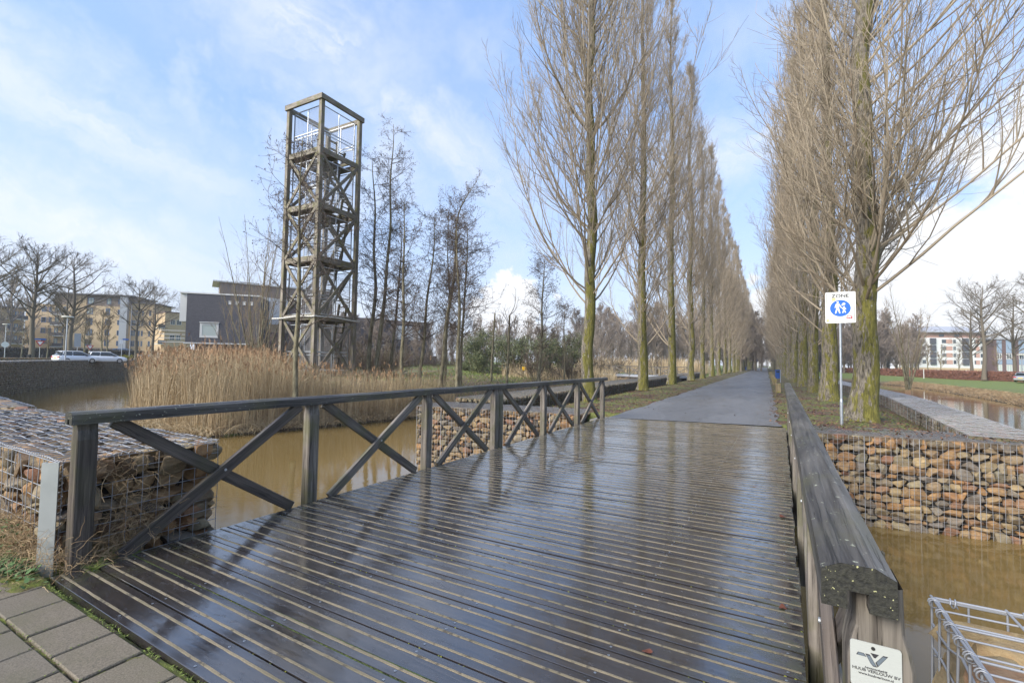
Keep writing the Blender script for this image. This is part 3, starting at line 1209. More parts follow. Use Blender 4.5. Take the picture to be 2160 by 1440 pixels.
def near_right_basket():
    rng = np.random.RandomState(33)
    x0, x1, y0, y1, zt = .50, 2.9, 1.15, 2.29, .70
    org = np.array([x0, y0, 0])
    root = thing('gabion_basket', 'open topped wire basket of stones, lower right corner beside the post with the plate', 'gabion', tuple(org))
    Vs = []
    # loose stones lying well below the lid
    C = []; S = []
    for lay, zz in enumerate((-.1, .12, .30, .45, .575)):
        for _ in range(34 if lay < 4 else 22):
            s = rng.uniform(.16, .34)
            C.append((rng.uniform(x0+.14, x1-.1), rng.uniform(y0+.1, y1-.13), zz+rng.uniform(-.04, .03)))
            S.append((s, rng.uniform(.09, .17), s*rng.uniform(.5, .85)))
    C = np.array(C); S = np.array(S)
    az = rng.uniform(0, 6.28, len(C)); tl = rng.normal(0, .25, len(C))
    ax = np.stack([np.stack([np.cos(az), np.sin(az), tl*0], -1), np.stack([-np.sin(az)*np.sin(tl), np.cos(az)*np.sin(tl), np.cos(tl)], -1), np.stack([-np.sin(az), np.cos(az), -tl], -1)], 1)
    V, bf = rocks(rng, C, S, ax, 3, 10)
    W1, S1, ax1 = face_rocks(rng, (x0+.06, 1.2, zt+.01), (1, 0, 0), (0, 1, 0), (0, 0, 1), 2.3, y1-1.23, .13, .26, .2, .4, .2)
    W1[:, 2] += rng.uniform(-.09, -.005, len(W1)); S1[:, 2] = rng.uniform(.12, .22, len(W1))
    Va, _ = rocks(rng, W1, S1, ax1, 3, 9)
    W1, S1, ax1 = face_rocks(rng, (x0+.10, 1.2, -.3), (0, 1, 0), (0, 0, 1), (-1, 0, 0), y1-1.25, zt+.2, .11, .2, .16, .34, .2)
    Vb, _ = rocks(rng, W1, S1, ax1, 3, 9)
    W1, S1, ax1 = face_rocks(rng, (x0+.05, y1-.03, -.3), (1, 0, 0), (0, 0, 1), (0, 1, 0), 2.2, zt+.2, .11, .2, .16, .34, .2)
    Vc, _ = rocks(rng, W1, S1, ax1, 3, 9)
    V = np.concatenate([Va, Vb, Vc])
    split_rocks(root, V, bf, M_STONE, 95)
    w = MB()
    def line(a, b, r=.0042, n_=9, wob=.004):
        a = np.array(a, float)-org; b = np.array(b, float)-org
        t = np.linspace(0, 1, n_)[:, None]
        P = a+t*(b-a)+rng.normal(0, wob, (n_, 3))*np.sin(t*3.14)
        tubes(w, P, np.full(n_, r), 6)
    for k in range(6):
        y = y1-k*.2*1.0
        line((x0-.01, y, zt), (x1, y, zt-.004))
    for k in range(13):
        y = y1-k*.095
        line((x0, y, zt+.004), (x1, y, zt+.002), .0036)
    for k in range(12):
        x = x0+k*.1*2.0
        line((x, y1+.01, zt+.01), (x, y0, zt+.01), .0044)
    for k in range(13):
        y = y1-k*.095
        line((x0, y, zt), (x0+rng.uniform(-.012, .012), y, -.6), .0040, 9, .014)
    for z in (.62, .52, .42, .30, .2, .1, 0, -.1):
        line((x0, y0, z), (x0, y1, z+rng.uniform(-.02, .02)), .0040, 12, .016)
    for k in range(24):
        x = x0+k*.1
        line((x, y1, zt), (x, y1, -.6), .0036)
    for z in (.6, .5, .4, .3, .2, .1, 0):
        line((x0, y1, z), (x1, y1, z), .0036)
    # ring binders along the two visible top edges
    for a, b, step in (((x0, y1, zt), (x0, y0, zt), .09), ((x0, y1, zt), (x1, y1, zt), .19)):
        a = np.array(a, float)-org; b = np.array(b, float)-org
        L = np.linalg.norm(b-a); u = unit(b-a)
        line(a+org+np.array([.008, 0, .008]), b+org+np.array([.008, 0, .008]), .0045)
        for k in range(int(L/step)):
            c0 = a+u*(k+.25)*step
            ph = np.linspace(0, 11, 26)[:, None]
            s_ = unit(np.cross(u, [0, 0, 1.0])); q_ = np.array([0, 0, 1.0])
            tubes(w, c0+u*ph*.0022+.015*(np.cos(ph)*s_+np.sin(ph)*q_), np.full(26, .0028), 5)
    obj('wire_mesh', w, M_WIRE, root, True)


near_right_basket()
#--PART4--
# ------------------------------------------------------------------ the timber bridge
def text_mesh(s, size, depth=.0006, bold=0.0, xs=1.0):
    cu = bpy.data.curves.new('lettering', 'FONT')
    cu.body = s
    cu.size = size
    cu.align_x = 'CENTER'
    cu.align_y = 'CENTER'
    cu.extrude = depth
    cu.offset = bold
    o = bpy.data.objects.new('lettering', cu)
    COL.objects.link(o)
    dg = bpy.context.evaluated_depsgraph_get()
    me = bpy.data.meshes.new_from_object(o.evaluated_get(dg))
    bpy.data.objects.remove(o)
    if xs != 1.0:
        for v in me.vertices:
            v.co.x *= xs
    return me


def poly_plate(mb, pts, z0, z1):
    """flat shape in x,y raised from z0 to z1"""
    n = len(pts)
    tri = np.array(tessellate_polygon([[Vector((p[0], p[1], 0)) for p in pts]]))
    a = sum((pts[t[1]][0]-pts[t[0]][0])*(pts[t[2]][1]-pts[t[0]][1])-(pts[t[1]][1]-pts[t[0]][1])*(pts[t[2]][0]-pts[t[0]][0]) for t in tri)
    if a < 0:
        tri = tri[:, ::-1]
    v = [(p[0], p[1], z1) for p in pts]+[(p[0], p[1], z0) for p in pts]
    s = sum(pts[i][0]*pts[(i+1) % n][1]-pts[(i+1) % n][0]*pts[i][1] for i in range(n))
    i = np.arange(n); j = (i+1) % n
    q = np.c_[i+n, j+n, j, i] if s > 0 else np.c_[i, j, j+n, i+n]
    mb.add(v, tris=tri, quads=q)


def ellipse(cx, cy, rx, ry, n=24, rot=0.0):
    t = np.linspace(0, 2*math.pi, n, endpoint=False)
    c, s = math.cos(rot), math.sin(rot)
    return [(cx+rx*math.cos(a)*c-ry*math.sin(a)*s, cy+rx*math.cos(a)*s+ry*math.sin(a)*c) for a in t]


BR = thing('timber_bridge', 'wet dark timber footbridge with weathered cross braced railings over the brown water', 'bridge', (0, 1.3, 0), -.0115)
U0, U1 = -4.40, .115
NP = 49


def deck():
    mb = MB(); sc = MB(); nib = MB(); screws = []
    def disc(m__, xx, yy, z):
        c = ellipse(xx, yy, .0066, .0066, 10); ci = ellipse(xx, yy, .0024, .0024, 10)
        v = [(p[0], p[1], z) for p in c]+[(p[0], p[1], z+.0006) for p in ci]
        i = np.arange(10); j = (i+1) % 10
        m__.add(v, quads=np.c_[i, j, j+10, i+10])
    rng = random.Random(2)
    def vv(t, u):
        return -.04+t*(11.68+.16*(u+4.4))
    for k in range(NP):
        zt = rng.uniform(-.0022, .0022)
        tilt = rng.uniform(-.0018, .0018)
        ue0 = U0+rng.uniform(-.012, .01); ue1 = U1+rng.uniform(-.008, .008)
        t0, t1 = k/NP, (k+1)/NP
        n = 14
        us = np.linspace(ue0, ue1, n+1)
        g_ = rng.uniform(.0045, .0085)
        V = []; Lc = []
        for i, u in enumerate(us):
            a = vv(t0, u)+g_; b = vv(t1, u)-g_
            warp = .0016*math.sin(u*1.7+k)
            ring = [(a, -.055), (a, -.0022), (a+.0022, -.0004), (a+.045, .0003), ((a+b)/2, -.0002), (b-.045, .0003), (b-.0022, -.0004), (b, -.0022), (b, -.055)]
            for (y, z) in ring:
                f = (y-(a+b)/2)/.12
                V.append((u, y, z+zt+tilt*f+warp if z > -.05 else z))
                Lc.append((u+k*9.7, y*1.0, z+k*1.3))
        V = np.array(V); m_ = 9
        i, j = np.meshgrid(np.arange(m_-1), np.arange(n))
        a = (j*m_+i).ravel()
        q = np.c_[a, a+m_, a+m_+1, a+1]
        mb.add(V, quads=q, loc=Lc)
        for s, e in ((0, 1), (n, -1)):
            r = V[s*m_:(s+1)*m_]
            tri = np.array([(0, x, x+1) for x in range(1, m_-1)])
            mb.add(r, tris=tri if e > 0 else tri[:, ::-1], loc=np.array(Lc)[s*m_:(s+1)*m_])
        # two sanded grip strips let into each plank
        for f in (.25, .75):
            u_a = ue0+rng.uniform(.0, .03); u_b = ue1-rng.uniform(0, .02)
            uu = np.linspace(u_a, u_b, 60)
            w = .0082
            V = []
            for x in uu:
                y = vv(t0+(t1-t0)*f, x)
                e1 = rng.uniform(-.0016, .0016); e2 = rng.uniform(-.0016, .0016)
                z = zt+.0026+rng.uniform(-.0004, .0004)+.0016*math.sin(x*1.7+k)+tilt*(f-.5)*2
                V += [(x, y-w+e1, z-.004), (x, y-w+e1+.0015, z), (x, y+w+e2-.0015, z), (x, y+w+e2, z-.004)]
            i, j = np.meshgrid(np.arange(3), np.arange(59))
            a = (j*4+i).ravel()
            gr = MB(); gr.add(V, quads=np.c_[a, a+4, a+5, a+1])
            obj('grip_strip', gr, M_GRIT, BR)
        for x in (-4.28, -3.41, -2.55, -1.68, -.80, .035):
            for f in (.15, .85):
                if rng.random() < .06:
                    continue
                xx = x+rng.uniform(-.012, .012); yy = vv(t0+(t1-t0)*f, x)+rng.uniform(-.004, .004)
                z = zt+.0018+.0016*math.sin(x*1.7+k)
                screws.append((xx, yy, z))
        # moss crumbs in the joints
        for _ in range(90):
            u = rng.uniform(U0, U1)
            if math.sin(u*2.3+k*1.9)+math.sin(u*5.1-k) < .25:
                continue
            s = rng.uniform(.002, .005)
            v, f_ = ICO[1]
            nib.add(v*(s*1.6, s, s*.8)+(u, vv(t1, u)+rng.uniform(-.004, .004), -.006+rng.uniform(-.004, .003)), tris=f_)
    o = obj('deck', mb, M_DECK, BR)
    screws.sort(key=lambda e: math.hypot(e[0], e[1]+1.3))
    for e in screws[:100]:
        q_ = MB(); disc(q_, *e); obj('screw', q_, M_STEEL, BR)
    for e in screws[100:]:
        disc(sc, *e)
    obj('screws', sc, M_STEEL, BR)['kind'] = 'stuff'
    obj('joint_moss', nib, M_LEAFMOSS, BR)['kind'] = 'stuff'


M_LEAFMOSS = material('moss', fn=f_twig((.09, .11, .012), (.22, .22, .03)))
deck()


def girders():
    mb = MB()
    for u in (-4.28, -3.1, -2.1, -1.1, -.02):
        beam(mb, (u, .0, -.22), (u, 11.9+.16*(u+4.4), -.22), .16, .32, seed=u)
    obj('girders', mb, W_POSTDARK, BR)
    ab = MB()
    box(ab, (-4.6, -.25, -2.4), (.35, -.05, -.08))
    obj('abutment', ab, M_CONC, BR)
    ab = MB()
    v = [(-4.85, 11.72, -2.4), (.62, 12.55, -2.4), (.62, 13.6, -2.4), (-4.85, 13.0, -2.4), (-4.85, 11.72, -.10), (.62, 12.55, -.10), (.62, 13.6, -.10), (-4.85, 13.0, -.10)]
    ab.add(v, quads=[(0, 3, 2, 1), (4, 5, 6, 7), (0, 1, 5, 4), (1, 2, 6, 5), (2, 3, 7, 6), (3, 0, 4, 7)])
    obj('abutment', ab, M_CONC, BR)


M_CONC = material('old_concrete', fn=lambda g, b: (g.put(b.inputs['Base Color'], g.mix(g.noise(g.pos(), 5, 5, .6), (.13, .12, .10), (.27, .255, .225))), g.put(b.inputs['Roughness'], .85)))
girders()

CAPSEC = [(-.064, -.078), (-.018, -.078), (-.018, -.040), (.018, -.040), (.018, -.078), (.064, -.078), (.064, -.004), (.030, .014), (-.030, .014), (-.064, -.004)]


def railing(side, uc, up_, v0, rail_ends, dark):
    # side=+1: deck lies on the +u side of this railing
    for (a, b) in rail_ends:
        n = 12
        mb = MB()
        ys = np.linspace(a, b, n+1)
        rng = random.Random(int(a*100)+int(side))
        off = [(rng.uniform(-.002, .002), rng.uniform(-.003, .003)) for _ in ys]
        for i in range(n):
            P = np.array([uc+off[i][0], ys[i], 1.125+off[i][1]]); Q = np.array([uc+off[i+1][0], ys[i+1], 1.125+off[i+1][1]])
            sec = np.array(CAPSEC)
            d_ = unit(Q-P); sd_ = unit(np.cross(d_, [0, 0, 1.0])); w_ = np.cross(sd_, d_)
            m_ = len(sec)
            v = np.concatenate([P+sec[:, :1]*sd_+sec[:, 1:]*w_, Q+sec[:, :1]*sd_+sec[:, 1:]*w_])
            i_ = np.arange(m_); j_ = (i_+1) % m_
            lc = np.concatenate([np.c_[np.full(m_, ys[i]), sec], np.c_[np.full(m_, ys[i+1]), sec]])
            mb.add(v, quads=np.c_[i_, j_, j_+m_, i_+m_], loc=lc)
        r = obj('handrail', mb, W_RAIL, BR)
        for i, s in ((0, 1), (n, -1)):
            y = ys[i]-(.0015 if s > 0 else -.0015)
            P = np.array([uc+off[i][0], y, 1.125+off[i][1]])
            sec = np.array(CAPSEC)
            tri = np.array(tessellate_polygon([[Vector((p[0], p[1], 0)) for p in sec]]))
            v = np.c_[P[0]+sec[:, 0], np.full(len(sec), P[1]), P[2]+sec[:, 1]]
            e = MB(); e.add(v, tris=tri)
            obj('end_grain', e, W_END, r)
    posts = [v0+1.93*k for k in range(7)]
    for k, v in enumerate(posts):
        for dv in ((-.075, .075) if k == 3 else (0,)):
            mb = MB()
            L = .066 if k == 3 else .062
            lo = [(-.056, -L), (.056, -L), (.056, L), (-.056, L)]
            sx = random.Random(k+int(side*7)).uniform(-.004, .004)
            o = np.array([up_+sx, v+dv, 0])
            zz = [(-.46, .056), (.93, .056), (.965, .050), (1.0, .041), (1.092, .039)]
            V = []; Lc = []
            c = .006
            for z, hw in zz:
                s = [(-hw+c, -L), (hw-c, -L), (hw, -L+c), (hw, L-c), (hw-c, L), (-hw+c, L), (-hw, L-c), (-hw, -L+c)]
                V += [o+(p[0], p[1], z) for p in s]
                Lc += [(z+k*3.1+side, p[0], p[1]) for p in s]
            i, j = np.meshgrid(np.arange(8), np.arange(len(zz)-1))
            i = i.ravel(); j = j.ravel()
            mb.add(V, quads=np.c_[j*8+i, j*8+(i+1) % 8, (j+1)*8+(i+1) % 8, (j+1)*8+i], loc=Lc)
            obj('post', mb, W_POSTDARK if (dark and k == 0) else W_POST, BR)
    ui = up_+side*.024
    uo = up_-side*.024
    for k in range(6):
        a, b = posts[k], posts[k+1]
        if k == 2:
            b -= .075
        if k == 3:
            a += .075
        mb = MB(); beam(mb, (ui, a+.24, -.01), (ui, b-.17, 1.045), .045, .10, seed=k+.3+side)
        br = obj('brace', mb, W_POST if k else W_POSTDARK, BR)
        mm = MB()
        c = ((a+.24+b-.17)/2, .52)
        cyl(mm, (ui+side*.022, c[0], c[1]), (ui+side*.030, c[0], c[1]), .012, 10)
        obj('bolt', mm, M_STEEL, br)
        mb = MB(); beam(mb, (uo, a+.17, 1.045), (uo, b-.20, -.01), .045, .10, seed=k+.7+side)
        obj('brace', mb, W_POST if k else W_POSTDARK, BR)
    # side rail the posts are bolted to
    mb = MB(); beam(mb, (up_-side*.075, -.02, -.16), (up_-side*.075, 11.9+(.7 if side < 0 else 0), -.16), .035, .2, seed=4)
    obj('side_board', mb, W_POST, BR)


railing(1, -4.455, -4.462, .13, [(.03, 6.17), (6.176, 11.97)], True)
railing(-1, .150, .192, .015, [(-.085, 6.1), (6.106, 12.0)], False)


def maker_plate():
    W, Hh = .086, .094
    root = thing('maker_plate', None, None)
    del_ = root
    bpy.data.objects.remove(del_)
    pts = []
    r = .006
    for cx, cy, a0 in ((W/2-r, Hh/2-r, 0), (-W/2+r, Hh/2-r, 90), (-W/2+r, -Hh/2+r, 180), (W/2-r, -Hh/2+r, 270)):
        for a in np.linspace(a0, a0+90, 6):
            pts.append((cx+r*math.cos(R(a)), cy+r*math.sin(R(a))))
    mb = MB(); poly_plate(mb, pts, 0, .0022)
    o = obj('plate', mb, material('brushed_aluminium', (.60, .62, .60), .38, .45, fn=lambda g, b: g.put(b.inputs['Base Color'], g.mix(g.noise(g.scale(g.obj(), (1, 18, 1)), 60, 3), (.52, .54, .52), (.68, .70, .67)))), BR)
    tag(o, 'small metal maker plate with a V logo and lettering', None)
    o.location = (.181, -.049, .925)
    o.rotation_euler = (R(90), 0, R(0))
    dk = material('plate_ink', (.03, .03, .035), .5)
    gy = material('plate_grey_blue', (.115, .14, .165), .5)
    s = W/1600.0
    def P(x, y, wd=0):   # photo-like layout units: 0..1600 across, 0..~1750 down, sheared level
        return ((x-800)*s, (870-y)*s)
    def shp(pp, z, mt, nm):
        q = MB(); poly_plate(q, [P(*a) for a in pp], .0020, z)
        obj(nm, q, mt, o)
    outl = [[(250, 430), (440, 430), (520, 550), (190, 550)], [(480, 430), (620, 430), (850, 850), (720, 850), (640, 760)], [(1040, 350), (1190, 350), (860, 840), (790, 690)]]
    shp(outl[0], .0024, dk, 'logo_bar'); shp(outl[1], .0024, dk, 'logo_bar'); shp(outl[2], .0024, dk, 'logo_bar')
    def shrink(pp, k=.80):
        c = np.mean(pp, 0)
        return [tuple(c+(np.array(a)-c)*k) for a in pp]
    for q in outl:
        shp(shrink(q), .0028, gy, 'logo_infill')
    shp([(640, 360), (910, 360), (800, 520), (750, 520)], .0024, dk, 'logo_triangle')
    q = MB(); poly_plate(q, ellipse(*P(730, 175), .0036, .0036, 16), .002, .0034)
    obj('plate_screw', q, M_BLACK, o)
    for s_, size, y, xs in (('Aannemersbedrijf', .0052, 945, 1.0), ('HUUB VERLOUW BV', .0083, 1060, 1.05), ('www.huubverlouw.nl', .0068, 1210, 1.0)):
        me = text_mesh(s_, size, .0002, .00012, xs)
        me.materials.clear(); me.materials.append(dk)
        t = link('lettering', me, o)
        t.location = (.0, (870-y)*s, .0026)


maker_plate()

# flat grey steel posts carrying the basket ends
for nm, x, y, h, lab in (('steel_post', -4.63, 1.36, .76, 'pale grey steel angle post against the near left bridge post'), ('steel_post', -5.0, 12.75, .30, 'short grey steel post between stone wall and the far left railing')):
    mb = MB()
    extrude(mb, (0, 0, -.3), (0, 0, h), [(-.055, -.022), (.055, -.022), (.055, .022), (.047, .022), (.047, -.014), (-.055, -.014)], up=(0, 1, 0))
    o = obj(nm, mb, M_SHEET, loc=(x, y, 0), rotz=R(38))
    tag(o, lab, 'steel post')
#--PART5--
# ------------------------------------------------------------------ bare trees
def grow(rng, S, D, L, n, up, wig):
    m_ = len(S)
    P = np.zeros((m_, n+1, 3)); P[:, 0] = S
    d = unit(D); st = (L/n)[:, None]
    up = np.broadcast_to(np.asarray(up, float), (m_,))[:, None]
    for k in range(n):
        d = unit(d+up*np.array([0, 0, 1.0])+wig*rng.randn(m_, 3))
        P[:, k+1] = P[:, k]+d*st
    return P


def spawn(rng, P, Rd, k, t0, t1, ang, asd):
    m_, n1, _ = P.shape
    t = rng.uniform(t0, t1, (m_, k))
    f = t*(n1-1); i = np.minimum(f.astype(int), n1-2); w = (f-i)[..., None]
    idx = np.arange(m_)[:, None]
    S = P[idx, i]*(1-w)+P[idx, i+1]*w
    T = unit(P[idx, i+1]-P[idx, i])
    pr = Rd[idx, i]*(1-w[..., 0])+Rd[idx, i+1]*w[..., 0]
    S = S.reshape(-1, 3); T = T.reshape(-1, 3); pr = pr.ravel(); t = t.ravel()
    perp = unit(np.cross(T, rng.randn(len(T), 3)))
    a = rng.normal(ang, asd, len(T))[:, None]
    D = np.cos(a)*T+np.sin(a)*perp
    return S, D, pr, t


def taper(r0, r1, n, p=1.0):
    t = np.linspace(0, 1, n+1)[None]**p
    return np.asarray(r0)[:, None]*(1-t)+np.asarray(r1)[:, None]*t


def trunk_tube(mb, P, Rd, sides, rng, rough=.06, flare=.5, fh=.6):
    """one trunk with ridged irregular bark outline and a flared foot"""
    T = unit(np.gradient(P, axis=0)); n = len(P)
    U = unit(np.cross(T, [0, 1.0, .01])); V = np.cross(T, U)
    ang = np.linspace(0, 2*math.pi, sides, endpoint=False)
    z = P[:, 2]-P[0, 2]
    lob = sum(rng.uniform(.4, 1)*np.cos(k*ang+rng.uniform(0, 6)) for k in (2, 3, 5))
    r = Rd[:, None]*(1+rough*lob[None]*np.exp(-z/4.0)[:, None]+rough*.5*rng.randn(n, sides)*np.exp(-z/7.0)[:, None])
    r = r*(1+flare*np.exp(-z/fh)[:, None]*(1+.35*lob[None]*.6))
    v = P[:, None]+(U[:, None]*np.cos(ang)[None, :, None]+V[:, None]*np.sin(ang)[None, :, None])*r[..., None]
    i, j = np.meshgrid(np.arange(sides), np.arange(n-1)); i = i.ravel(); j = j.ravel()
    mb.add(v.reshape(-1, 3), quads=np.c_[j*sides+i, j*sides+(i+1) % sides, (j+1)*sides+(i+1) % sides, (j+1)*sides+i])


def poplar(seed, H=29, r0=.29, zf=2.6, n1=95, reach=1.0, lean=(0, 0), thick=1.0, side_bias=None, side_amt=0.0, k2=11, k3=8):
    rng = np.random.RandomState(seed)
    zs = np.r_[np.linspace(0, 3, 16), np.linspace(3.4, H, 34)]
    t = zs/H
    P = np.zeros((len(zs), 3)); P[:, 2] = zs
    P[:, 0] = lean[0]*zs+.10*np.sin(zs*.55+seed)*t**.3+.05*np.sin(zs*1.7+seed*2)
    P[:, 1] = lean[1]*zs+.10*np.cos(zs*.45+seed)*t**.3
    P[:, :2] -= P[0, :2]
    Rt = r0*(1-t)**.85*.92+.012
    tr = MB()
    trunk_tube(tr, P, Rt, 20, rng, .07, .35, .45)
    cr = MB()
    P1g = np.interp(np.linspace(0, 1, 60), t, zs)
    Pm = np.stack([np.interp(P1g, zs, P[:, k]) for k in range(3)], -1)[None]
    Rm = np.interp(P1g, zs, Rt)[None]
    tt = np.sort(zf/H+(1-zf/H-.015)*rng.uniform(0, 1, n1)**1.05)
    f = tt*59; i = np.minimum(f.astype(int), 58); w = (f-i)[:, None]
    S = Pm[0, i]*(1-w)+Pm[0, i+1]*w
    pr = Rm[0, i]
    az = rng.uniform(0, 2*math.pi, n1)
    a = R(57)-tt*R(24)+rng.normal(0, R(7), n1)
    D = np.stack([np.cos(az)*np.sin(a), np.sin(az)*np.sin(a), np.cos(a)], -1)
    L = (np.minimum((1-tt)*H*.46+1.0, 9.5)*rng.uniform(.62, 1.12, n1)*reach)
    upv = .165+.02*tt
    if side_bias is not None:
        al = D[:, 0]*side_bias[0]+D[:, 1]*side_bias[1]
        L = L*(1+side_amt*np.clip(al, 0, 1)-.5*np.clip(-al, 0, 1)); upv = upv*(1-.60*np.clip(al*1.7, 0, 1))
    P1 = grow(rng, S, D, L, 12, upv, .055)
    r1 = np.minimum(np.minimum(pr*.5, .0070*L+.008), .048)*rng.uniform(.6, 1.05, n1)*thick
    R1 = taper(r1, np.full(n1, .007), 12, .8)
    tubes(cr, P1, R1, 6)
    S, D, pr, t2 = spawn(rng, P1, R1, k2, .10, .97, R(34), R(9))
    L2 = (L.repeat(k2)*.36*(1.08-t2*.75)+.25)*rng.uniform(.5, 1.2, len(S))
    P2 = grow(rng, S, D, L2, 6, .16 if side_bias is None else .11, .07)
    r2 = np.minimum(pr*.65, .0045*L2+.0062)*thick
    R2 = taper(r2, np.full(len(S), .0045*thick), 6)
    tubes(cr, P2, R2, 4)
    S, D, pr, t3 = spawn(rng, P2, R2, k3, .12, 1.0, R(36), R(10))
    L3 = (L2.repeat(k3)*.42*(1.05-t3*.6)+.12)*rng.uniform(.5, 1.25, len(S))
    P3 = grow(rng, S, D, L3, 3, .12, .10)
    R3 = taper(np.full(len(S), .0052*thick), np.full(len(S), .0032*thick), 3)
    tubes(cr, P3, R3, 3)
    return tr, cr


POP_H = [('first', 28.6), ('second', 29.5), ('third', 28.8)]


def plant_poplars():
    protos = []
    specs = [dict(seed=4, r0=.27, zf=2.9, n1=125, reach=.95, k2=14, k3=9), dict(seed=9, r0=.29, zf=2.4, n1=120, reach=.80, k2=13, k3=9), dict(seed=15, r0=.28, zf=2.4, n1=95, reach=.74, thick=1.15), dict(seed=23, r0=.29, zf=2.0, n1=110, reach=.72, thick=1.35),
             dict(seed=31, r0=.33, zf=2.9, n1=185, reach=1.0, lean=(.012, .004), side_bias=(.93, .1), side_amt=.20, k2=15, k3=9), dict(seed=37, r0=.34, zf=2.7, n1=115, reach=.74, k2=13, k3=9)]
    meshes = []
    for sp in specs:
        tr, cr = poplar(**sp)
        meshes.append((tr.mesh('trunk', M_POPLAR, True), cr.mesh('crown', M_TWIG, False)))
    words_ = ['first', 'second', 'third', 'fourth', 'fifth', 'sixth', 'seventh', 'eighth', 'ninth', 'tenth', 'eleventh', 'twelfth']
    rng = random.Random(8)
    def place(k, side, x, y, vi, rot, sc):
        if k < 12:
            look = {('left', 0): 'tall wide spreading bare poplar with mossy trunk, nearest of the left row',
                    ('right', 0): 'thickest bare poplar with mossy burred trunk, directly behind the zone sign'}.get((side, k), '%s bare mossy poplar from the bridge in the %s row of the lane' % (words_[k], side))
            g_ = 'poplars lining the lane'
        else:
            look = 'slim bare poplar far down the %s row of the lane, merging with its neighbours' % side
            g_ = 'far poplars of the %s row' % side
        t = thing('poplar_tree', look, 'tree', (x, y, -.03), rot, g_)
        t.scale = (sc, sc, sc*rng.uniform(.97, 1.03))
        link('trunk', meshes[vi][0], t)
        link('crown', meshes[vi][1], t)
    yl_ = [18.5, 27.8, 37.5, 47.5, 57.5, 68, 78.5, 90, 101]
    while yl_[-1] < 330:
        yl_.append(yl_[-1]+10.3)
    for k, y in enumerate(yl_):
        vi = 0 if k == 0 else 1 if k == 1 else (2 if k % 2 == 0 else 1) if k < 6 else 3
        place(k, 'left', lane_x(-6.55, y)+rng.uniform(-.12, .12), y, vi, [0.3, 1.4][k] if k < 2 else rng.uniform(0, 6.28), 1.0 if k < 2 else rng.uniform(1.02, 1.13))
    yr_ = [16.7, 25.3, 33.2, 41.8, 52]
    while yr_[-1] < 330:
        yr_.append(yr_[-1]+9.6)
    for k, y in enumerate(yr_):
        vi = 4 if k == 0 else 5 if k in (1, 3) else (2 if k == 2 or k == 4 else 3)
        place(k, 'right', lane_x(2.32, y)+rng.uniform(-.08, .08), y, vi, 0.0 if k == 0 else rng.uniform(0, 6.28), 1.0 if k < 2 else rng.uniform(1.0, 1.11))


plant_poplars()


def alder(label, base, path, r0, seed, n1=42, len1=2.4, cones=1500, t0=.25, group='alders on the island', name='alder_tree', horiz=1.0):
    """path: list of world points along the trunk, base first"""
    n1 = int(n1*1.35); len1 *= 1.18
    rng = np.random.RandomState(seed)
    base = np.asarray(base, float)
    pts = np.array(path, float)-base
    s = np.r_[0, np.cumsum(np.linalg.norm(np.diff(pts, axis=0), axis=1))]; H = s[-1]
    q = np.linspace(0, H, 40)
    P = np.stack([np.interp(q, s, pts[:, k]) for k in range(3)], -1)
    for _ in range(4):
        P[1:-1] = (P[:-2]+P[1:-1]*2+P[2:])/4
    P[:, :2] += .05*np.stack([np.sin(q*1.1+seed), np.cos(q*.9+seed*2)], -1)*np.clip(q/2, 0, 1)[:, None]
    root = thing(name, label, 'tree', tuple(base), 0, group)
    Rt = r0*(1-(q/H))**.8*.95+.012
    tr = MB(); trunk_tube(tr, P, Rt, 12, rng, .05, .35, .35)
    obj('trunk', tr, M_ALDERBARK, root, True)
    cr = MB()
    Pm, Rm = P[None], Rt[None]
    S, D, pr, t = spawn(rng, Pm, Rm, n1, t0, .99, R(62), R(12))
    L = (len1*(1.12-t*.8)+.2)*rng.uniform(.45, 1.25, n1)
    P1 = grow(rng, S, D, L, 8, .045*horiz, .10)
    r1 = np.minimum(pr*.5, .008*L+.008)
    R1 = taper(r1, np.full(n1, .005), 8); tubes(cr, P1, R1, 4)
    S, D, pr, t = spawn(rng, P1, R1, 8, .2, 1.0, R(45), R(14))
    L2 = (L.repeat(8)*.36+.1)*rng.uniform(.5, 1.2, len(S))
    P2 = grow(rng, S, D, L2, 4, .0, .14)
    R2 = taper(np.full(len(S), .008), np.full(len(S), .005), 4); tubes(cr, P2, R2, 3)
    S, D, pr, t = spawn(rng, P2, R2, 4, .2, 1.0, R(48), R(16))
    L3 = rng.uniform(.12, .42, len(S))
    P3 = grow(rng, S, D, L3, 2, -.05, .14)
    R3 = taper(np.full(len(S), .0052), np.full(len(S), .004), 2); tubes(cr, P3, R3, 3)
    obj('crown', cr, M_ALDERTWIG, root)
    ck = MB()
    idx = rng.randint(0, len(P3), cones)
    C = P3[idx, rng.randint(1, 3, cones)]+rng.randn(cones, 3)*.045
    v, f = np.array([(1, 0, 0), (-1, 0, 0), (0, 1, 0), (0, -1, 0), (0, 0, 1), (0, 0, -1.)]), np.array([(0, 2, 4), (2, 1, 4), (1, 3, 4), (3, 0, 4), (2, 0, 5), (1, 2, 5), (3, 1, 5), (0, 3, 5)])
    sz = rng.uniform(.017, .032, (cones, 1, 1))*np.array([1, 1, 1.35])
    V = C[:, None]+v[None]*sz
    F_ = (f[None]+(np.arange(cones)*6)[:, None, None]).reshape(-1, 3)
    ck.add(V.reshape(-1, 3), tris=F_)
    o = obj('catkins', ck, M_CATKIN, root)
    o['kind'] = 'stuff'
    return root


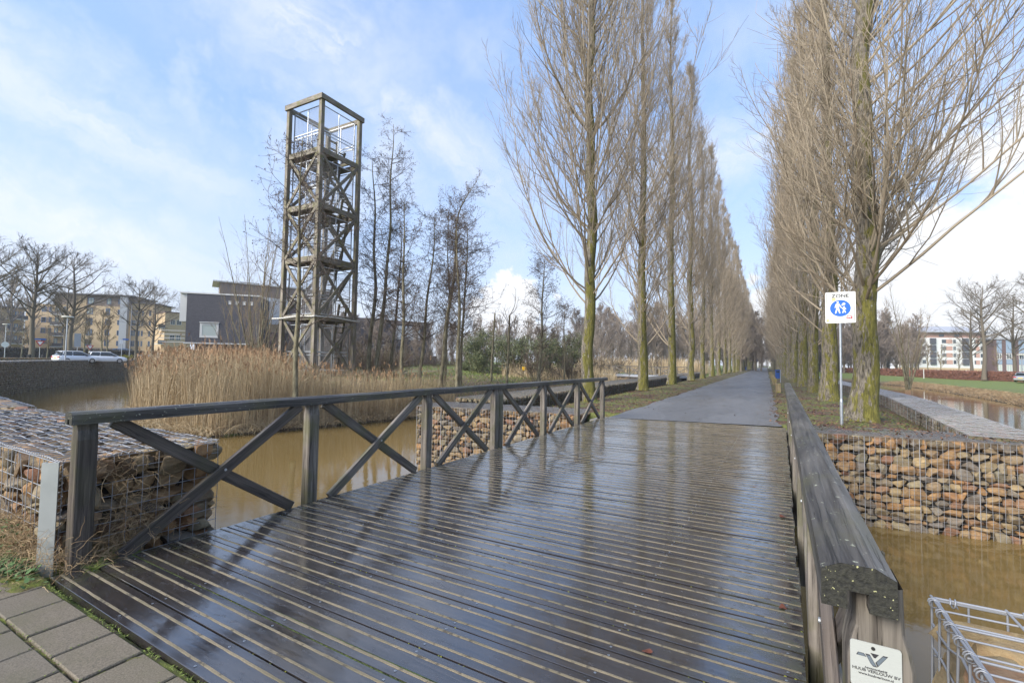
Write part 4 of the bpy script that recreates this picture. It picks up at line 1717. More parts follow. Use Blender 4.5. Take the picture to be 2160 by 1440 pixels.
def alders():
    def run(label, D, pix, r0, seed, z0=-.1, **kw):
        pts = [at(x, y, D) for x, y in pix]
        pts[0] = np.array([pts[0][0], pts[0][1], z0-.15])
        alder(label, pts[0], pts, r0, seed, **kw)
    run('alder just right of the timber tower, leaning slightly left at its top', 33, [(775, 802), (781, 727), (792, 600), (790, 480), (788, 385), (787, 330)], .155, 51)
    run('tallest island alder, second to the right of the timber tower', 32.5, [(790, 790), (803, 690), (815, 600), (822, 480), (825, 400), (829, 262)], .15, 52, n1=50)
    run('thin curved alder behind the tallest one', 34, [(820, 790), (832, 700), (838, 640), (845, 552), (847, 470)], .12, 53, n1=30, len1=1.8)
    run('straight pale trunked alder, between the tallest and the gap in the island row', 31, [(847, 800), (850, 700), (851, 600), (853, 500), (853, 420)], .13, 54)
    run('leaning alder standing alone in the middle of the island row', 33, [(884, 808), (893, 712), (905, 610), (915, 520), (918, 450)], .125, 55, n1=38)
    run('alder with a forked trunk and bent tip, tallest of the right-hand island cluster', 32, [(928, 814), (936, 730), (952, 625), (962, 520), (967, 445), (985, 410), (1006, 380)], .15, 56, n1=46)
    run('slender alder behind the bent tipped one', 35, [(938, 800), (944, 690), (947, 580), (944, 440)], .085, 57, n1=30, len1=1.8)
    run('alder with straight mossy trunk right of the bent tipped one', 31, [(964, 814), (968, 700), (968, 600), (964, 520), (960, 460)], .14, 58)
    run('rightmost alder of the dense island cluster, crown overhanging to the right', 33, [(970, 805), (975, 700), (983, 590), (986, 500), (985, 462)], .11, 59, n1=46, len1=3.0)
    run('cone laden alder growing in front of the left corner of the tower', 25.5, [(624, 800), (627, 700), (631, 560), (632, 450), (636, 330), (638, 285)], .125, 60, n1=44, len1=2.7, cones=1700, z0=-.4)
    run('alder standing left of the first left poplar, behind dry reeds', 38, [(1136, 800), (1143, 700), (1145, 620), (1148, 540)], .13, 61, n1=42, len1=2.8)
    run('small alder between the standing alder and the first left poplar', 42, [(1190, 790), (1191, 700), (1192, 640)], .08, 62, n1=26, len1=1.8, cones=500)


alders()


def simple_tree(seed, H, r0, clear, n1, l1, ang, k2=8, k3=7, up=.05, thick=1.0, levels=3, conif=None):
    rng = np.random.RandomState(seed)
    q = np.linspace(0, H, 26)
    P = np.zeros((26, 3)); P[:, 2] = q
    P[:, 0] = .12*np.sin(q*.5+seed)*np.clip(q/3, 0, 1); P[:, 1] = .12*np.cos(q*.4+seed)*np.clip(q/3, 0, 1)
    Rt = r0*(1-q/H)**.75*.94+.015
    tr = MB(); trunk_tube(tr, P, Rt, 12, rng, .05, .3, .5)
    cr = MB()
    S, D, pr, t = spawn(rng, P[None], Rt[None], n1, clear, .985, R(ang), R(8))
    prof = np.sin(np.clip((t-clear)/(1-clear), .0, 1)*math.pi*.78+.62)
    L = l1*np.clip(prof, .15, 1)*rng.uniform(.75, 1.15, n1)
    P1 = grow(rng, S, D, L, 9, up, .07)
    R1 = taper(np.minimum(pr*.55, .013*L+.01)*thick, np.full(n1, .012*thick), 9); tubes(cr, P1, R1, 5)
    S, D, pr, t = spawn(rng, P1, R1, k2, .18, 1.0, R(40), R(12))
    L2 = (L.repeat(k2)*.42*(1.1-.6*t))*rng.uniform(.6, 1.2, len(S))
    P2 = grow(rng, S, D, L2, 5, up, .10)
    R2 = taper(np.minimum(pr*.6, .022)*thick, np.full(len(S), .009*thick), 5); tubes(cr, P2, R2, 3)
    S, D, pr, t = spawn(rng, P2, R2, k3, .15, 1.0, R(40), R(14))
    L3 = (L2.repeat(k3)*.45+.1)*rng.uniform(.5, 1.2, len(S))
    P3 = grow(rng, S, D, L3, 3, up, .12)
    R3 = taper(np.full(len(S), .011*thick), np.full(len(S), .007*thick), 3); tubes(cr, P3, R3, 3)
    return tr, cr


def background_trees():
    rng = random.Random(4)
    big = [simple_tree(71+i, 17, .36, .24, 26, 7.6, 56, 9, 8, .045, 1.25) for i in range(2)]
    big = [(a.mesh('trunk', M_OAKBARK, True), b.mesh('crown', M_OAKBARK)) for a, b in big]
    med = [simple_tree(81+i, 12.5, .16, .10, 46, 3.8, 40, 10, 8, .08, 1.3) for i in range(3)]
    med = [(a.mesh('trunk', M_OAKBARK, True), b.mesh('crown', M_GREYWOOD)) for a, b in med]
    sml = [simple_tree(91+i, 7, .10, .28, 18, 2.0, 40, 6, 5, .08, 1.2) for i in range(2)]
    sml = [(a.mesh('trunk', M_ALDERBARK, True), b.mesh('crown', M_WILLOW)) for a, b in sml]
    def put(src, p, label, sc=1.0, group=None, name='bare_tree', rot=None):
        t = thing(name, label, 'tree', tuple(p), rng.uniform(0, 6.28) if rot is None else rot, group)
        t.scale = (sc, sc, sc)
        link('trunk', src[0], t); link('crown', src[1], t)
    def P(x, D, z):
        v = at(x, 750, D); return (v[0], v[1], z)
    put(big[0], P(66, 100, .8), 'large spreading bare tree at the left edge before the tan flats', 1.0)
    put(big[1], P(148, 101, .8), 'large spreading bare tree behind the two white cars', .97)
    put(big[1], P(136, 112, .8), 'dark straight bare tree half hidden behind the street lamp', .8)
    put(big[0], P(287, 112, .8), 'bare tree with upswept crown in front of the right end of the tan flats', .86)
    put(big[1], P(322, 118, .8), 'narrower bare tree between the tan flats and the dark house', .84)
    put(big[0], P(-40, 96, .8), 'bare tree cut by the left edge of the photo, only its branches in view', .95)
    put(big[0], P(415, 150, .8), 'bare treetop showing above the roof of the dark brick house', .98)
    for x, D, sc in ((45, 128, 1.0), (99, 118, .85), (178, 122, 1.2), (187, 130, 1.1), (214, 120, 1.35), (226, 121, 1.3)):
        put(sml[x % 2], P(x, D, .8), {45: 'thin young tree left of the large left tree', 99: 'small young tree between the two large left trees', 178: 'thin young tree right of the white cars', 187: 'slim young tree beside the second give way sign', 214: 'bushy young bare tree before the grey stair tower', 226: 'bushy young bare tree, right one of the pair before the grey stair tower'}[x], sc, None, 'young_tree')
    # right bank
    put(big[0], (*at(2076, 780, 118)[:2], -.4), 'tallest bare tree on the right bank, in front of the white flats', 1.0, rot=2.2)
    put(big[1], (*at(2050, 780, 128)[:2], -.4), 'bare tree just left of the tallest one on the right bank', .82)
    put(big[1], (*at(2140, 780, 122)[:2], -.4), 'bare tree in front of the dark brick house at the right edge', .86)
    put(big[0], (*at(2200, 780, 110)[:2], -.4), 'bare tree cut by the right edge of the photo', .95)
    for x, D, sc in ((1985, 135, 1.0), (2024, 140, .9), (1958, 150, 1.1), (2105, 150, 1.0)):
        put(sml[x % 2], (*at(x, 780, D)[:2], -.4), 'small bare tree before the white flats on the right bank', sc, 'small trees before the white flats', 'young_tree')
    # the misty wood closing the view on both sides of the lane and behind the right row
    k = 0
    for x in np.linspace(1215, 1605, 44):
        D = rng.uniform(120, 175)
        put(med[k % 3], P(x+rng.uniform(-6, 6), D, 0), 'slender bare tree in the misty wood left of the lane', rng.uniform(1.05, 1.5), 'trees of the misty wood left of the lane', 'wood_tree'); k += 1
    for x in np.linspace(1650, 1940, 40):
        D = rng.uniform(150, 205)
        v = at(x+rng.uniform(-5, 5), 770, D)
        put(med[k % 3], (v[0], v[1], -.3), 'slender bare tree in the misty wood right of the lane', rng.uniform(.95, 1.5), 'trees of the misty wood right of the lane', 'wood_tree'); k += 1
    put(big[0], (lane_x(-2.6, 352), 352, 0), 'huge grey bare tree closing the far end of the lane', 1.65)
    put(big[1], (lane_x(-8.5, 375), 375, 0), 'pale bare tree left of the huge tree at the end of the lane', 1.35)
    put(big[1], (lane_x(5.5, 380), 380, 0), 'pale bare tree right of the huge tree at the end of the lane', 1.4)
    # young trees behind the island alders, screening the long dark house
    for i, (x, D) in enumerate(((655, 62), (690, 70), (722, 64), (748, 72), (775, 66), (802, 60), (828, 70), (856, 74), (880, 66), (905, 72), (930, 78), (955, 70), (985, 76), (1012, 80), (1040, 72), (1075, 84), (1105, 76), (1135, 82), (1165, 74), (1200, 86))):
        put(med[i % 3], P(x, D, .1), 'slender brown bare tree in the thicket between the alders and the dark house', rng.uniform(.42, .66), 'young trees of the island thicket', 'thicket_tree')
    # hazy mass of wood behind everything
    mb = MB()
    tr, cr = simple_tree(99, 12, .15, .08, 22, 3.4, 38, 6, 5, .09, 2.2)
    base_v = np.concatenate(tr.v+cr.v)
    qs = []; off = 0
    qs = np.concatenate(tr.q+[a+tr.n for a in cr.q])
    nr = np.random.RandomState(2)
    V = []; Q = []; n = 0
    spots = [(x, nr.uniform(180, 300)) for x in np.linspace(900, 1600, 90)]+[(x, nr.uniform(210, 330) if x < 1925 else nr.uniform(300, 380)) for x in np.linspace(1650, 2160, 70)]+[(x, nr.uniform(385, 430)) for x in np.linspace(1588, 1662, 26)]+[(x, nr.uniform(170, 240)) for x in np.linspace(-60, 60, 6)]
    for x, D in spots:
        v = at(x+nr.uniform(-6, 6), 770, D)
        a = nr.uniform(0, 6.28); c, s_ = math.cos(a), math.sin(a); sc = nr.uniform(1.0, 1.9)
        rot = np.array([[c, s_, 0], [-s_, c, 0], [0, 0, 1.0]])
        V.append(base_v@rot*sc+np.array([v[0], v[1], -.5])); Q.append(qs+n); n += len(base_v)
    mb.add(np.concatenate(V), quads=np.concatenate(Q))
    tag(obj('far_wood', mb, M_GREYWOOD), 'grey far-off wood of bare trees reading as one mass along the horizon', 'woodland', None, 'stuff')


background_trees()
#--PART6--
# ------------------------------------------------------------------ lookout tower
def tower():
    cx, cy, z0 = -25.33, 19.74, .15
    T = thing('lookout_tower', 'tall square timber lookout tower with diagonal braces and galvanised mesh cages', 'tower', (cx, cy, z0), R(1.2))
    h = 1.5
    zs = [.45, 3.9, 7.45, 10.7, 14.1]      # platform levels
    top = 17.45
    for i, (sx, sy) in enumerate(((1, -1), (-1, -1), (1, 1), (-1, 1))):
        mb = MB(); beam(mb, (sx*h, sy*h, -.6), (sx*h, sy*h, top-.28), .25, .25, c=.012, seed=i)
        obj('post', mb, W_TOWER, T)
        ft = MB(); box(ft, (sx*h-.14, sy*h-.14, -.6), (sx*h+.14, sy*h+.14, .12))
        obj('foot', ft, M_CONC, T)
    k = h+.15
    for a, b in (((-k-.06, -k, 0), (k+.06, -k, 0)), ((k, -k+.07, 0), (k, k-.07, 0)), ((k+.06, k, 0), (-k-.06, k, 0)), ((-k, k-.07, 0), (-k, -k+.07, 0))):
        mb = MB(); beam(mb, (a[0], a[1], top-.16), (b[0], b[1], top-.16), .13, .32, seed=a[0]+a[1])
        obj('top_beam', mb, W_TOWER, T)
    e = h-.125
    faces = [((-1, -1), (1, -1)), ((1, -1), (1, 1)), ((1, 1), (-1, 1)), ((-1, 1), (-1, -1))]
    rng = random.Random(3)
    for li, z in enumerate(zs):
        for fi, (p, q) in enumerate(faces):
            a = np.array([p[0]*h, p[1]*h, z]); b = np.array([q[0]*h, q[1]*h, z])
            u = unit(b-a)
            mb = MB(); beam(mb, a+u*.127, b-u*.127, .11, .33, seed=li+fi*.3)
            obj('rim_beam', mb, W_TOWER, T)
            if li < 4:
                zt = zs[li+1]-.16; zb = z+.16
                out = np.array([u[1], -u[0], 0])
                for s in (0, 1):
                    aa, bb = (zb, zt) if s == 0 else (zt, zb)
                    o_ = out*(.06 if s == 0 else -.02)
                    mb = MB(); beam(mb, np.array([*(a+u*.14)[:2], aa])+o_, np.array([*(b-u*.14)[:2], bb])+o_,   .075, .19, seed=li*2+fi+s*.4)
                    obj('brace', mb, W_TOWER, T)
        # platform boards with a stair opening
        mb = MB()
        for i in range(15):
            y = -1.3+i*.185
            x1 = 1.36 if (y < .1 or li == 0) else .25
            beam(mb, (-1.36, y, z+.15), (x1, y, z+.15), .17, .04, c=.003, seed=i+li*20)
        for y in (-.9, 0, .9):
            beam(mb, (-1.36, y, z+.04), (1.36, y, z+.04), .09, .18, seed=y)
        obj('platform', mb, W_TOWER, T)
        # galvanised cage
        ztop = (zs[li+1]-.42) if li < 4 else top-.45
        g_ = MB(); w_ = MB()
        H_ = ztop-(z+.22)
        for p, q in faces:
            a = np.array([p[0]*(h-.22), p[1]*(h-.22), 0]); b = np.array([q[0]*(h-.22), q[1]*(h-.22), 0])
            u = unit(b-a); L = np.linalg.norm(b-a)
            for zz in (z+.24, z+1.18, z+1.38, ztop):
                beam(g_, a+(0, 0, zz), b+(0, 0, zz), .045, .045, c=0)
            for t in (0, .5, 1):
                c_ = a+u*L*t
                beam(g_, c_+(0, 0, z+.22), c_+(0, 0, ztop), .05, .05, up=(0, 1, 0), c=0)
            half = L*.5 if (p == (-1, -1) or p == (1, -1)) else L
            st = a if p == (-1, -1) else a
            off = L*.5 if p == (-1, -1) else 0.0
            n_ = int(half/.10)
            P = np.array([[st+u*(off+i*.10)+(0, 0, z+.24), st+u*(off+i*.10)+(0, 0, ztop)] for i in range(n_+1)])
            tubes(w_, P, np.full(P.shape[:2], .006), 3)
            n2 = int(H_/.12)
            P = np.array([[st+u*off+(0, 0, z+.24+i*.12), st+u*(off+half)+(0, 0, z+.24+i*.12)] for i in range(n2+1)])
            tubes(w_, P, np.full(P.shape[:2], .006), 3)
        c = obj('cage_frame', g_, M_STEEL, T)
        obj('cage_mesh', w_, M_WIREDULL, c)
        # ladder stair to the next level
        if li < 4:
            st_ = MB()
            zt = zs[li+1]+(1.0)
            for y in (.55, 1.15):
                beam(st_, (-.9 if li % 2 else .5, y, z+.2), (.6 if li % 2 else 1.2, y, zt), .05, .17, up=(0, 1, 0), seed=li)
            x0, x1 = (-.9, .6) if li % 2 else (.5, 1.2)
            for i in range(13):
                t = (i+.5)/13
                x = x0+(x1-x0)*t; zz = z+.2+(zt-z-.2)*t
                beam(st_, (x, .56, zz), (x, 1.14, zz), .14, .03, seed=i)
            obj('ladder', st_, W_TOWER, T)
    mb = MB()
    for s in ((-.25, -.2), ):
        beam(mb, (s[0], s[1], 0), (s[0], s[1], zs[4]+1.7), .22, .22, seed=7)
    obj('inner_post', mb, W_TOWER, T)
    mb = MB()
    for a, b, zz in (((.1, .2), (.1, .9), 1.6), ((.1, .2), (.1, .9), 1.1), ((.1, .2), (.1, .9), .6)):
        beam(mb, (a[0], a[1], zs[4]+zz), (b[0], b[1], zs[4]+zz), .04, .14, seed=zz)
    beam(mb, (.1, .9, zs[4]+.2), (.1, .9, zs[4]+1.75), .12, .12)
    beam(mb, (.1, .2, zs[4]+.2), (.1, .2, zs[4]+1.75), .12, .12)
    obj('gate_panel', mb, W_TOWER, T)
    lower = MB()
    box(lower, (-1.3, -1.3, .05), (1.3, 1.3, .12))
    # rope lashed round the first platform
    rp = MB(); k = h+.20
    ring = [(-k-.5, -k, 3.88), (-k, -k, 3.9), (k, -k, 3.95), (k, k, 3.88), (k, k+.1, 3.9)]
    pts = np.array(ring); s = np.r_[0, np.cumsum(np.linalg.norm(np.diff(pts, axis=0), axis=1))]
    q = np.linspace(0, s[-1], 420)
    C = np.stack([np.interp(q, s, pts[:, i]) for i in range(3)], -1)
    C[:, 2] += -.03*np.sin(q*2.0)
    Tn = unit(np.gradient(C, axis=0)); U = unit(np.cross(Tn, [0, 0, 1.0])); V = np.cross(Tn, U)
    for ph in (0, 2.09, 4.19):
        tubes(rp, C+.026*(np.cos(q*9+ph)[:, None]*U+np.sin(q*9+ph)[:, None]*V), np.full(len(q), .028), 6)
    obj('rope', rp, material('pale_rope', (.55, .54, .50), .85), T, True)
    sg = MB(); box(sg, (1.55, -1.64+3.0, 1.6), (1.70, -1.634+3.0, 1.9))
    return T


tower()


# ------------------------------------------------------------------ reeds and grasses
def sample(rng, n, x0, x1, y0, y1, ok):
    out = []
    got = 0
    while got < n:
        x = rng.uniform(x0, x1, n*3); y = rng.uniform(y0, y1, n*3)
        k = ok(x, y)
        out.append(np.c_[x, y][k]); got += int(k.sum())
    return np.concatenate(out)[:n]


def reeds():
    rng = np.random.RandomState(12)
    def bearing_px(x, y):
        v = np.stack([x, y, np.zeros_like(x)], -1)
        return 1080+FPX*(v@RT)/(v@FW)
    def okt(x, y):
        px = bearing_px(x, y)
        d = poly_dist(x, y, ISLAND)
        depth = np.interp(px, [255, 560, 640, 720, 960], [9, 7, 4.0, 3.0, 2.2])
        return in_poly(x, y, ISLAND) & (d > .15) & (d < depth) & (px > 262) & (px < 960) & (y < 40)
    p = sample(rng, 26000, -46, -17, 10.5, 30, okt)
    px = bearing_px(p[:, 0], p[:, 1])
    z = height(p[:, 0], p[:, 1])
    topz = np.interp(px, [262, 300, 340, 560, 610, 660, 730, 960], [1.2, 1.6, 2.15, 2.1, 1.8, 1.35, 1.1, .7])
    topz = topz+np.where(rng.rand(len(px)) < .05, rng.uniform(.2, .7, len(px)), 0)
    L = (topz-z)*rng.uniform(.55, 1.0, len(p))**.6+rng.normal(0, .12, len(p))
    L = np.maximum(L, .5)
    D = unit(np.c_[rng.normal(0, .07, len(p)), rng.normal(0, .07, len(p)), np.ones(len(p))])
    mb = MB()
    tips = blades(mb, np.c_[p, z-.05], D, L, rng.uniform(.010, .022, len(p)), rng.normal(0, .07, (len(p), 3))*[1, 1, .2], 4)
    # leaves folding off the stems and the skirt of bent blades at the waterline
    k = rng.randint(0, len(p), 15000)
    hgt = rng.uniform(.15, .85, len(k))
    S = np.c_[p[k], z[k]+L[k]*hgt]
    a = rng.uniform(0, 6.28, len(k))
    Dl = unit(np.c_[np.cos(a)*.5, np.sin(a)*.5, np.ones(len(k))])
    blades(mb, S, Dl, rng.uniform(.25, .6, len(k)), rng.uniform(.012, .022, len(k)), np.c_[np.cos(a)*.4, np.sin(a)*.4, -rng.uniform(.3, 1.3, len(k))], 3)
    def okf(x, y):
        d = poly_dist(x, y, ISLAND)
        return in_poly(x, y, ISLAND) & (d < 1.0) & (y < 45)
    f = sample(rng, 9000, -36, -11, 10.5, 36, okf)
    zf = height(f[:, 0], f[:, 1])
    a = rng.uniform(0, 6.28, len(f))
    blades(mb, np.c_[f, np.maximum(zf, -1.9)], unit(np.c_[np.cos(a)*.6, np.sin(a)*.6, np.ones(len(f))]), rng.uniform(.5, 1.3, len(f)), rng.uniform(.012, .024, len(f)), np.c_[np.cos(a)*.5, np.sin(a)*.5, -rng.uniform(.3, 1.0, len(f))], 4)
    tag(obj('reeds', mb, M_REED), 'tall golden dry reed bed along the island shore', 'reeds', None, 'stuff')
    # plumes
    sel = (L > 2.3) & (rng.rand(len(p)) < .22)
    pl = MB()
    T_ = tips[sel]; n = len(T_)
    for rep in range(7):
        S = T_-np.array([0, 0, 1])*rng.uniform(0, .22, (n, 1))
        a = rng.uniform(0, 6.28, n)
        blades(pl, S, unit(np.c_[np.cos(a)*.35, np.sin(a)*.35, np.ones(n)]), rng.uniform(.08, .2, n), rng.uniform(.02, .035, n), np.c_[np.cos(a)*.2, np.sin(a)*.2, -rng.uniform(0, .4, n)], 2)
    tag(obj('reed_plumes', pl, M_PLUME), 'brown seed plumes at the tips of the tall reeds', 'reed plumes', None, 'stuff')
    # dry undergrowth and bank grass on the island right of the tower
    gm = MB()
    def okg(x, y):
        d = poly_dist(x, y, ISLAND)
        px = bearing_px(x, y)
        return in_poly(x, y, ISLAND) & (d > .2) & (d < 13) & (px > 600)
    g_ = sample(rng, 26000, -34, -10.5, 14, 62, okg)
    d = poly_dist(g_[:, 0], g_[:, 1], ISLAND)
    keep = rng.rand(len(g_)) < np.interp(d, [0, 3, 7, 13], [1, .9, .35, .15])
    g_ = g_[keep]; d = d[keep]
    z = height(g_[:, 0], g_[:, 1]); n = len(g_)
    a = rng.uniform(0, 6.28, n)
    tall = rng.rand(n) < .07
    L = np.where(tall, rng.uniform(.8, 1.5, n), rng.uniform(.25, .75, n))*np.interp(d, [0, 4, 9], [1, .9, .5])
    blades(gm, np.c_[g_, z-.03], unit(np.c_[np.cos(a)*.4, np.sin(a)*.4, np.ones(n)]), L, rng.uniform(.012, .022, n), np.c_[np.cos(a)*.4, np.sin(a)*.4, -rng.uniform(0, .6, n)], 3)
    tag(obj('dry_grass', gm, M_DRYGRASS), 'tangle of dry brown grass under the island alders', 'dry grass', None, 'stuff')
    gg = MB()
    def okm(x, y):
        return (((x+40)/15)**2+((y-52)/10)**2 < 1) | ((x > -33) & (x < -19) & (y > 27) & (y < 46))
    g_ = sample(rng, 12000, -56, -18, 26, 64, okm)
    z = height(g_[:, 0], g_[:, 1]); n = len(g_); a = rng.uniform(0, 6.28, n)
    blades(gg, np.c_[g_, z-.02], unit(np.c_[np.cos(a)*.5, np.sin(a)*.5, np.ones(n)]), rng.uniform(.12, .32, n), rng.uniform(.03, .06, n), np.c_[np.cos(a)*.4, np.sin(a)*.4, -rng.uniform(0, .5, n)], 2)
    tag(obj('green_grass', gg, M_GREENGRASS), 'bright green rough grass on the island mound', 'grass', None, 'stuff')
    # far reed beds beyond the second footbridge
    fr = MB()
    def okr(x, y):
        px = bearing_px(x, y)
        return (px > 1215) & (px < 1530)
    g_ = sample(rng, 9000, -62, -12, 78, 108, okr)
    n = len(g_)
    blades(fr, np.c_[g_, np.full(n, -.3)], unit(np.c_[rng.normal(0, .08, n), rng.normal(0, .08, n), np.ones(n)]), rng.uniform(1.4, 3.0, n), rng.uniform(.05, .10, n), rng.normal(0, .08, (n, 3)), 2)
    g_ = sample(rng, 5000, -34, -13, 40, 60, lambda x, y: (bearing_px(x, y) > 1060) & (bearing_px(x, y) < 1300))
    n = len(g_)
    blades(fr, np.c_[g_, height(g_[:, 0], g_[:, 1])], unit(np.c_[rng.normal(0, .12, n), rng.normal(0, .12, n), np.ones(n)]), rng.uniform(.5, 1.5, n), rng.uniform(.025, .05, n), rng.normal(0, .12, (n, 3)), 2)
    tag(obj('far_reeds', fr, M_REED), 'golden reed beds around the distant second footbridge', 'reeds', None, 'stuff')


reeds()


def willow_fan(label, p, H, nstem, seed, mt=None, spread=.35, r=.05, name='willow_shrub', group=None, k2=7, k3=4):
    rng = np.random.RandomState(seed)
    t = thing(name, label, 'tree' if 'shrub' not in name else 'shrub', tuple(p), 0, group)
    az = rng.uniform(0, 6.28, nstem); a = np.abs(rng.normal(0, spread, nstem))+.05
    D = np.stack([np.cos(az)*np.sin(a), np.sin(az)*np.sin(a), np.cos(a)], -1)
    S = np.stack([np.cos(az)*.15, np.sin(az)*.15, np.full(nstem, -.2)], -1)
    L = H*rng.uniform(.6, 1.0, nstem)/np.cos(a*.6)
    P1 = grow(rng, S, D, L, 12, .02, .03)
    R1 = taper(r*rng.uniform(.5, 1.1, nstem), np.full(nstem, .008), 12, .8)
    a_ = MB(); tubes(a_, P1, R1, 7)
    obj('stems', a_, M_ALDERBARK if mt is None else mt, t, True)
    b_ = MB()
    S, D, pr, tt = spawn(rng, P1, R1, k2*2, .22, 1.0, R(26), R(9))
    L2 = (L.repeat(k2*2)*.26*(1.15-tt*.7))*rng.uniform(.5, 1.2, len(S))
    P2 = grow(rng, S, D, L2, 5, .06, .06)
    R2 = taper(np.minimum(pr*.6, .016), np.full(len(S), .005), 5); tubes(b_, P2, R2, 3)
    S, D, pr, tt = spawn(rng, P2, R2, k3, .2, 1.0, R(30), R(9))
    P3 = grow(rng, S, D, L2.repeat(k3)*.4, 3, .05, .08)
    tubes(b_, P3, taper(np.full(len(S), .007), np.full(len(S), .004), 3), 3)
    obj('twigs', b_, M_WILLOW, t)
    return t


def shrubs():
    pz = lambda x, D, z: (*at(x, 750, D)[:2], z)
    willow_fan('multi stemmed bare willow fanning out left of the tower', pz(545, 42, -.2), 13.5, 17, 5, spread=.25, r=.07, k2=6, k3=4)
    willow_fan('smaller leaning willow at the left, before the four small windows of the dark house', pz(510, 40, -.3), 8.0, 8, 6, spread=.30, r=.04, k2=4, k3=3)
    t = willow_fan('clump of five bare alder stems on the right canal bank', (*at(1915, 805, 78)[:2], -1.0), 14, 6, 7, spread=.16, r=.15, name='alder_clump', k2=10, k3=5)
    # brown bare thicket behind the alders
    rng = np.random.RandomState(17)
    proto = None
    spots = [(640, 44), (668, 46), (700, 45), (728, 48), (752, 42), (778, 47), (800, 43), (826, 46), (850, 62), (872, 64), (900, 68), (922, 63), (948, 66), (975, 62), (1000, 60), (1128, 43), (1205, 44), (1260, 62), (1300, 70), (1375, 82), (1420, 90), (590, 44), (560, 46)]
    for i, (x, D) in enumerate(spots):
        p_ = pz(x, D, -.1)
        if proto is None:
            proto = willow_fan('brown bare twiggy shrub in the thicket behind the alders', p_, 3.6, 34, 88, spread=.55, r=.022, name='bare_shrub', group='bare shrubs of the island thicket', k2=7, k3=4)
            proto.children[1].data.materials[0] = M_ALDERTWIG
        else:
            sc_ = rng.uniform(.75, 1.2)
            dup(proto, p_, rng.uniform(0, 6.28), None if x < 1010 else 'brown bare twiggy shrub in dry reeds near the first left poplar', None if x < 1010 else 'bare shrubs near the first left poplar', (sc_*1.2, sc_*1.2, sc_))
    # pollard and snag on the island
    for lab, pix, D, r_, nm in (('broken leafless snag with bare reddish top on the island', [(1036, 795), (1040, 720), (1044, 660)], 40, .10, 'snag'),
                                ('pollarded trunk with a few crooked branches right of the snag', [(1069, 800), (1073, 730), (1075, 664)], 39, .11, 'pollard_tree')):
        rng = np.random.RandomState(len(lab))
        pts = np.array([at(x, y, D) for x, y in pix]); base = pts[0].copy()
        t = thing(nm, lab, 'tree', tuple(base))
        q = np.linspace(0, 1, 14); P = np.stack([np.interp(q, [0, .5, 1], pts[:, k]) for k in range(3)], -1)-base; P[0, 2] -= .5
        Rt = r_*(1-q*.35)
        a_ = MB(); trunk_tube(a_, P, Rt, 10, rng, .06, .2, .4); obj('trunk', a_, M_ALDERBARK, t, True)
        if nm == 'pollard_tree':
            b_ = MB()
            S, D_, pr, tt = spawn(rng, P[None], Rt[None], 9, .35, 1.0, R(60), R(14))
            P1 = grow(rng, S, D_, rng.uniform(1.0, 2.6, len(S)), 8, .09, .12); R1 = taper(np.full(len(S), .035), np.full(len(S), .008), 8); tubes(b_, P1, R1, 5)
            S, D_, pr, tt = spawn(rng, P1, R1, 5, .3, 1.0, R(45), R(10))
            tubes(b_, grow(rng, S, D_, rng.uniform(.3, .9, len(S)), 3, .04, .1), taper(np.full(len(S), .01), np.full(len(S), .005), 3), 3)
            obj('crown', b_, M_ALDERTWIG, t)
    # evergreen thicket
    def leafy(label, p, rx, ry, rz, n, seed, mt, name, cat, leaf=.10, group=None, stems=True):
        rng = np.random.RandomState(seed)
        t = thing(name, label, cat, tuple(p), 0, group)
        nb = 26
        c = unit(rng.randn(nb, 3))*rng.uniform(.25, .95, (nb, 1))*[rx, ry, rz]+[0, 0, rz]
        k = rng.randint(0, nb, n)
        u = unit(rng.randn(n, 3))*(rng.rand(n, 1)**.45)*np.array([rx, ry, rz])*rng.uniform(.24, .42, nb)[k][:, None]
        S = c[k]+u
        S = S[S[:, 2] > 0]; n = len(S)
        mb = MB()
        blades(mb, S, unit(rng.randn(n, 3)+[0, 0, .2]), rng.uniform(.6, 1.5, n)*leaf, rng.uniform(.5, 1.0, n)*leaf*.6, rng.randn(n, 3)*.3, 2)
        obj('foliage', mb, mt, t)
        if stems:
            sm = MB(); m_ = 14
            az = rng.uniform(0, 6.28, m_)
            D_ = np.stack([np.cos(az)*.35*rx/rz, np.sin(az)*.35, np.ones(m_)], -1)
            P1 = grow(rng, np.c_[rng.normal(0, .3, (m_, 2)), np.full(m_, -.3)], D_, np.full(m_, rz*1.7), 7, .03, .07)
            tubes(sm, P1, taper(np.full(m_, .05), np.full(m_, .012), 7), 5)
            obj('stems', sm, M_ALDERBARK, t)
        return t
    for i, (x, D, rx, rz, lab) in enumerate(((1010, 52, 2.8, 2.5, 'dark evergreen shrub behind the snag'), (1085, 51, 3.2, 2.6, 'tall dark green bushy shrub behind the pollard'), (1150, 49, 2.6, 2.3, 'mid green shrub left of the first left poplar'), (1195, 50, 2.4, 2.4, 'yellow green feathery shrub just left of the first left poplar'), (995, 56, 2.2, 1.2, 'low pale green bush behind the island cluster of alders'))):
        leafy(lab, (*at(x, 760, D)[:2], 0), rx, rx*.8, rz, 9000, 40+i, M_BRAMBLE, 'evergreen_shrub', 'shrub', .15)
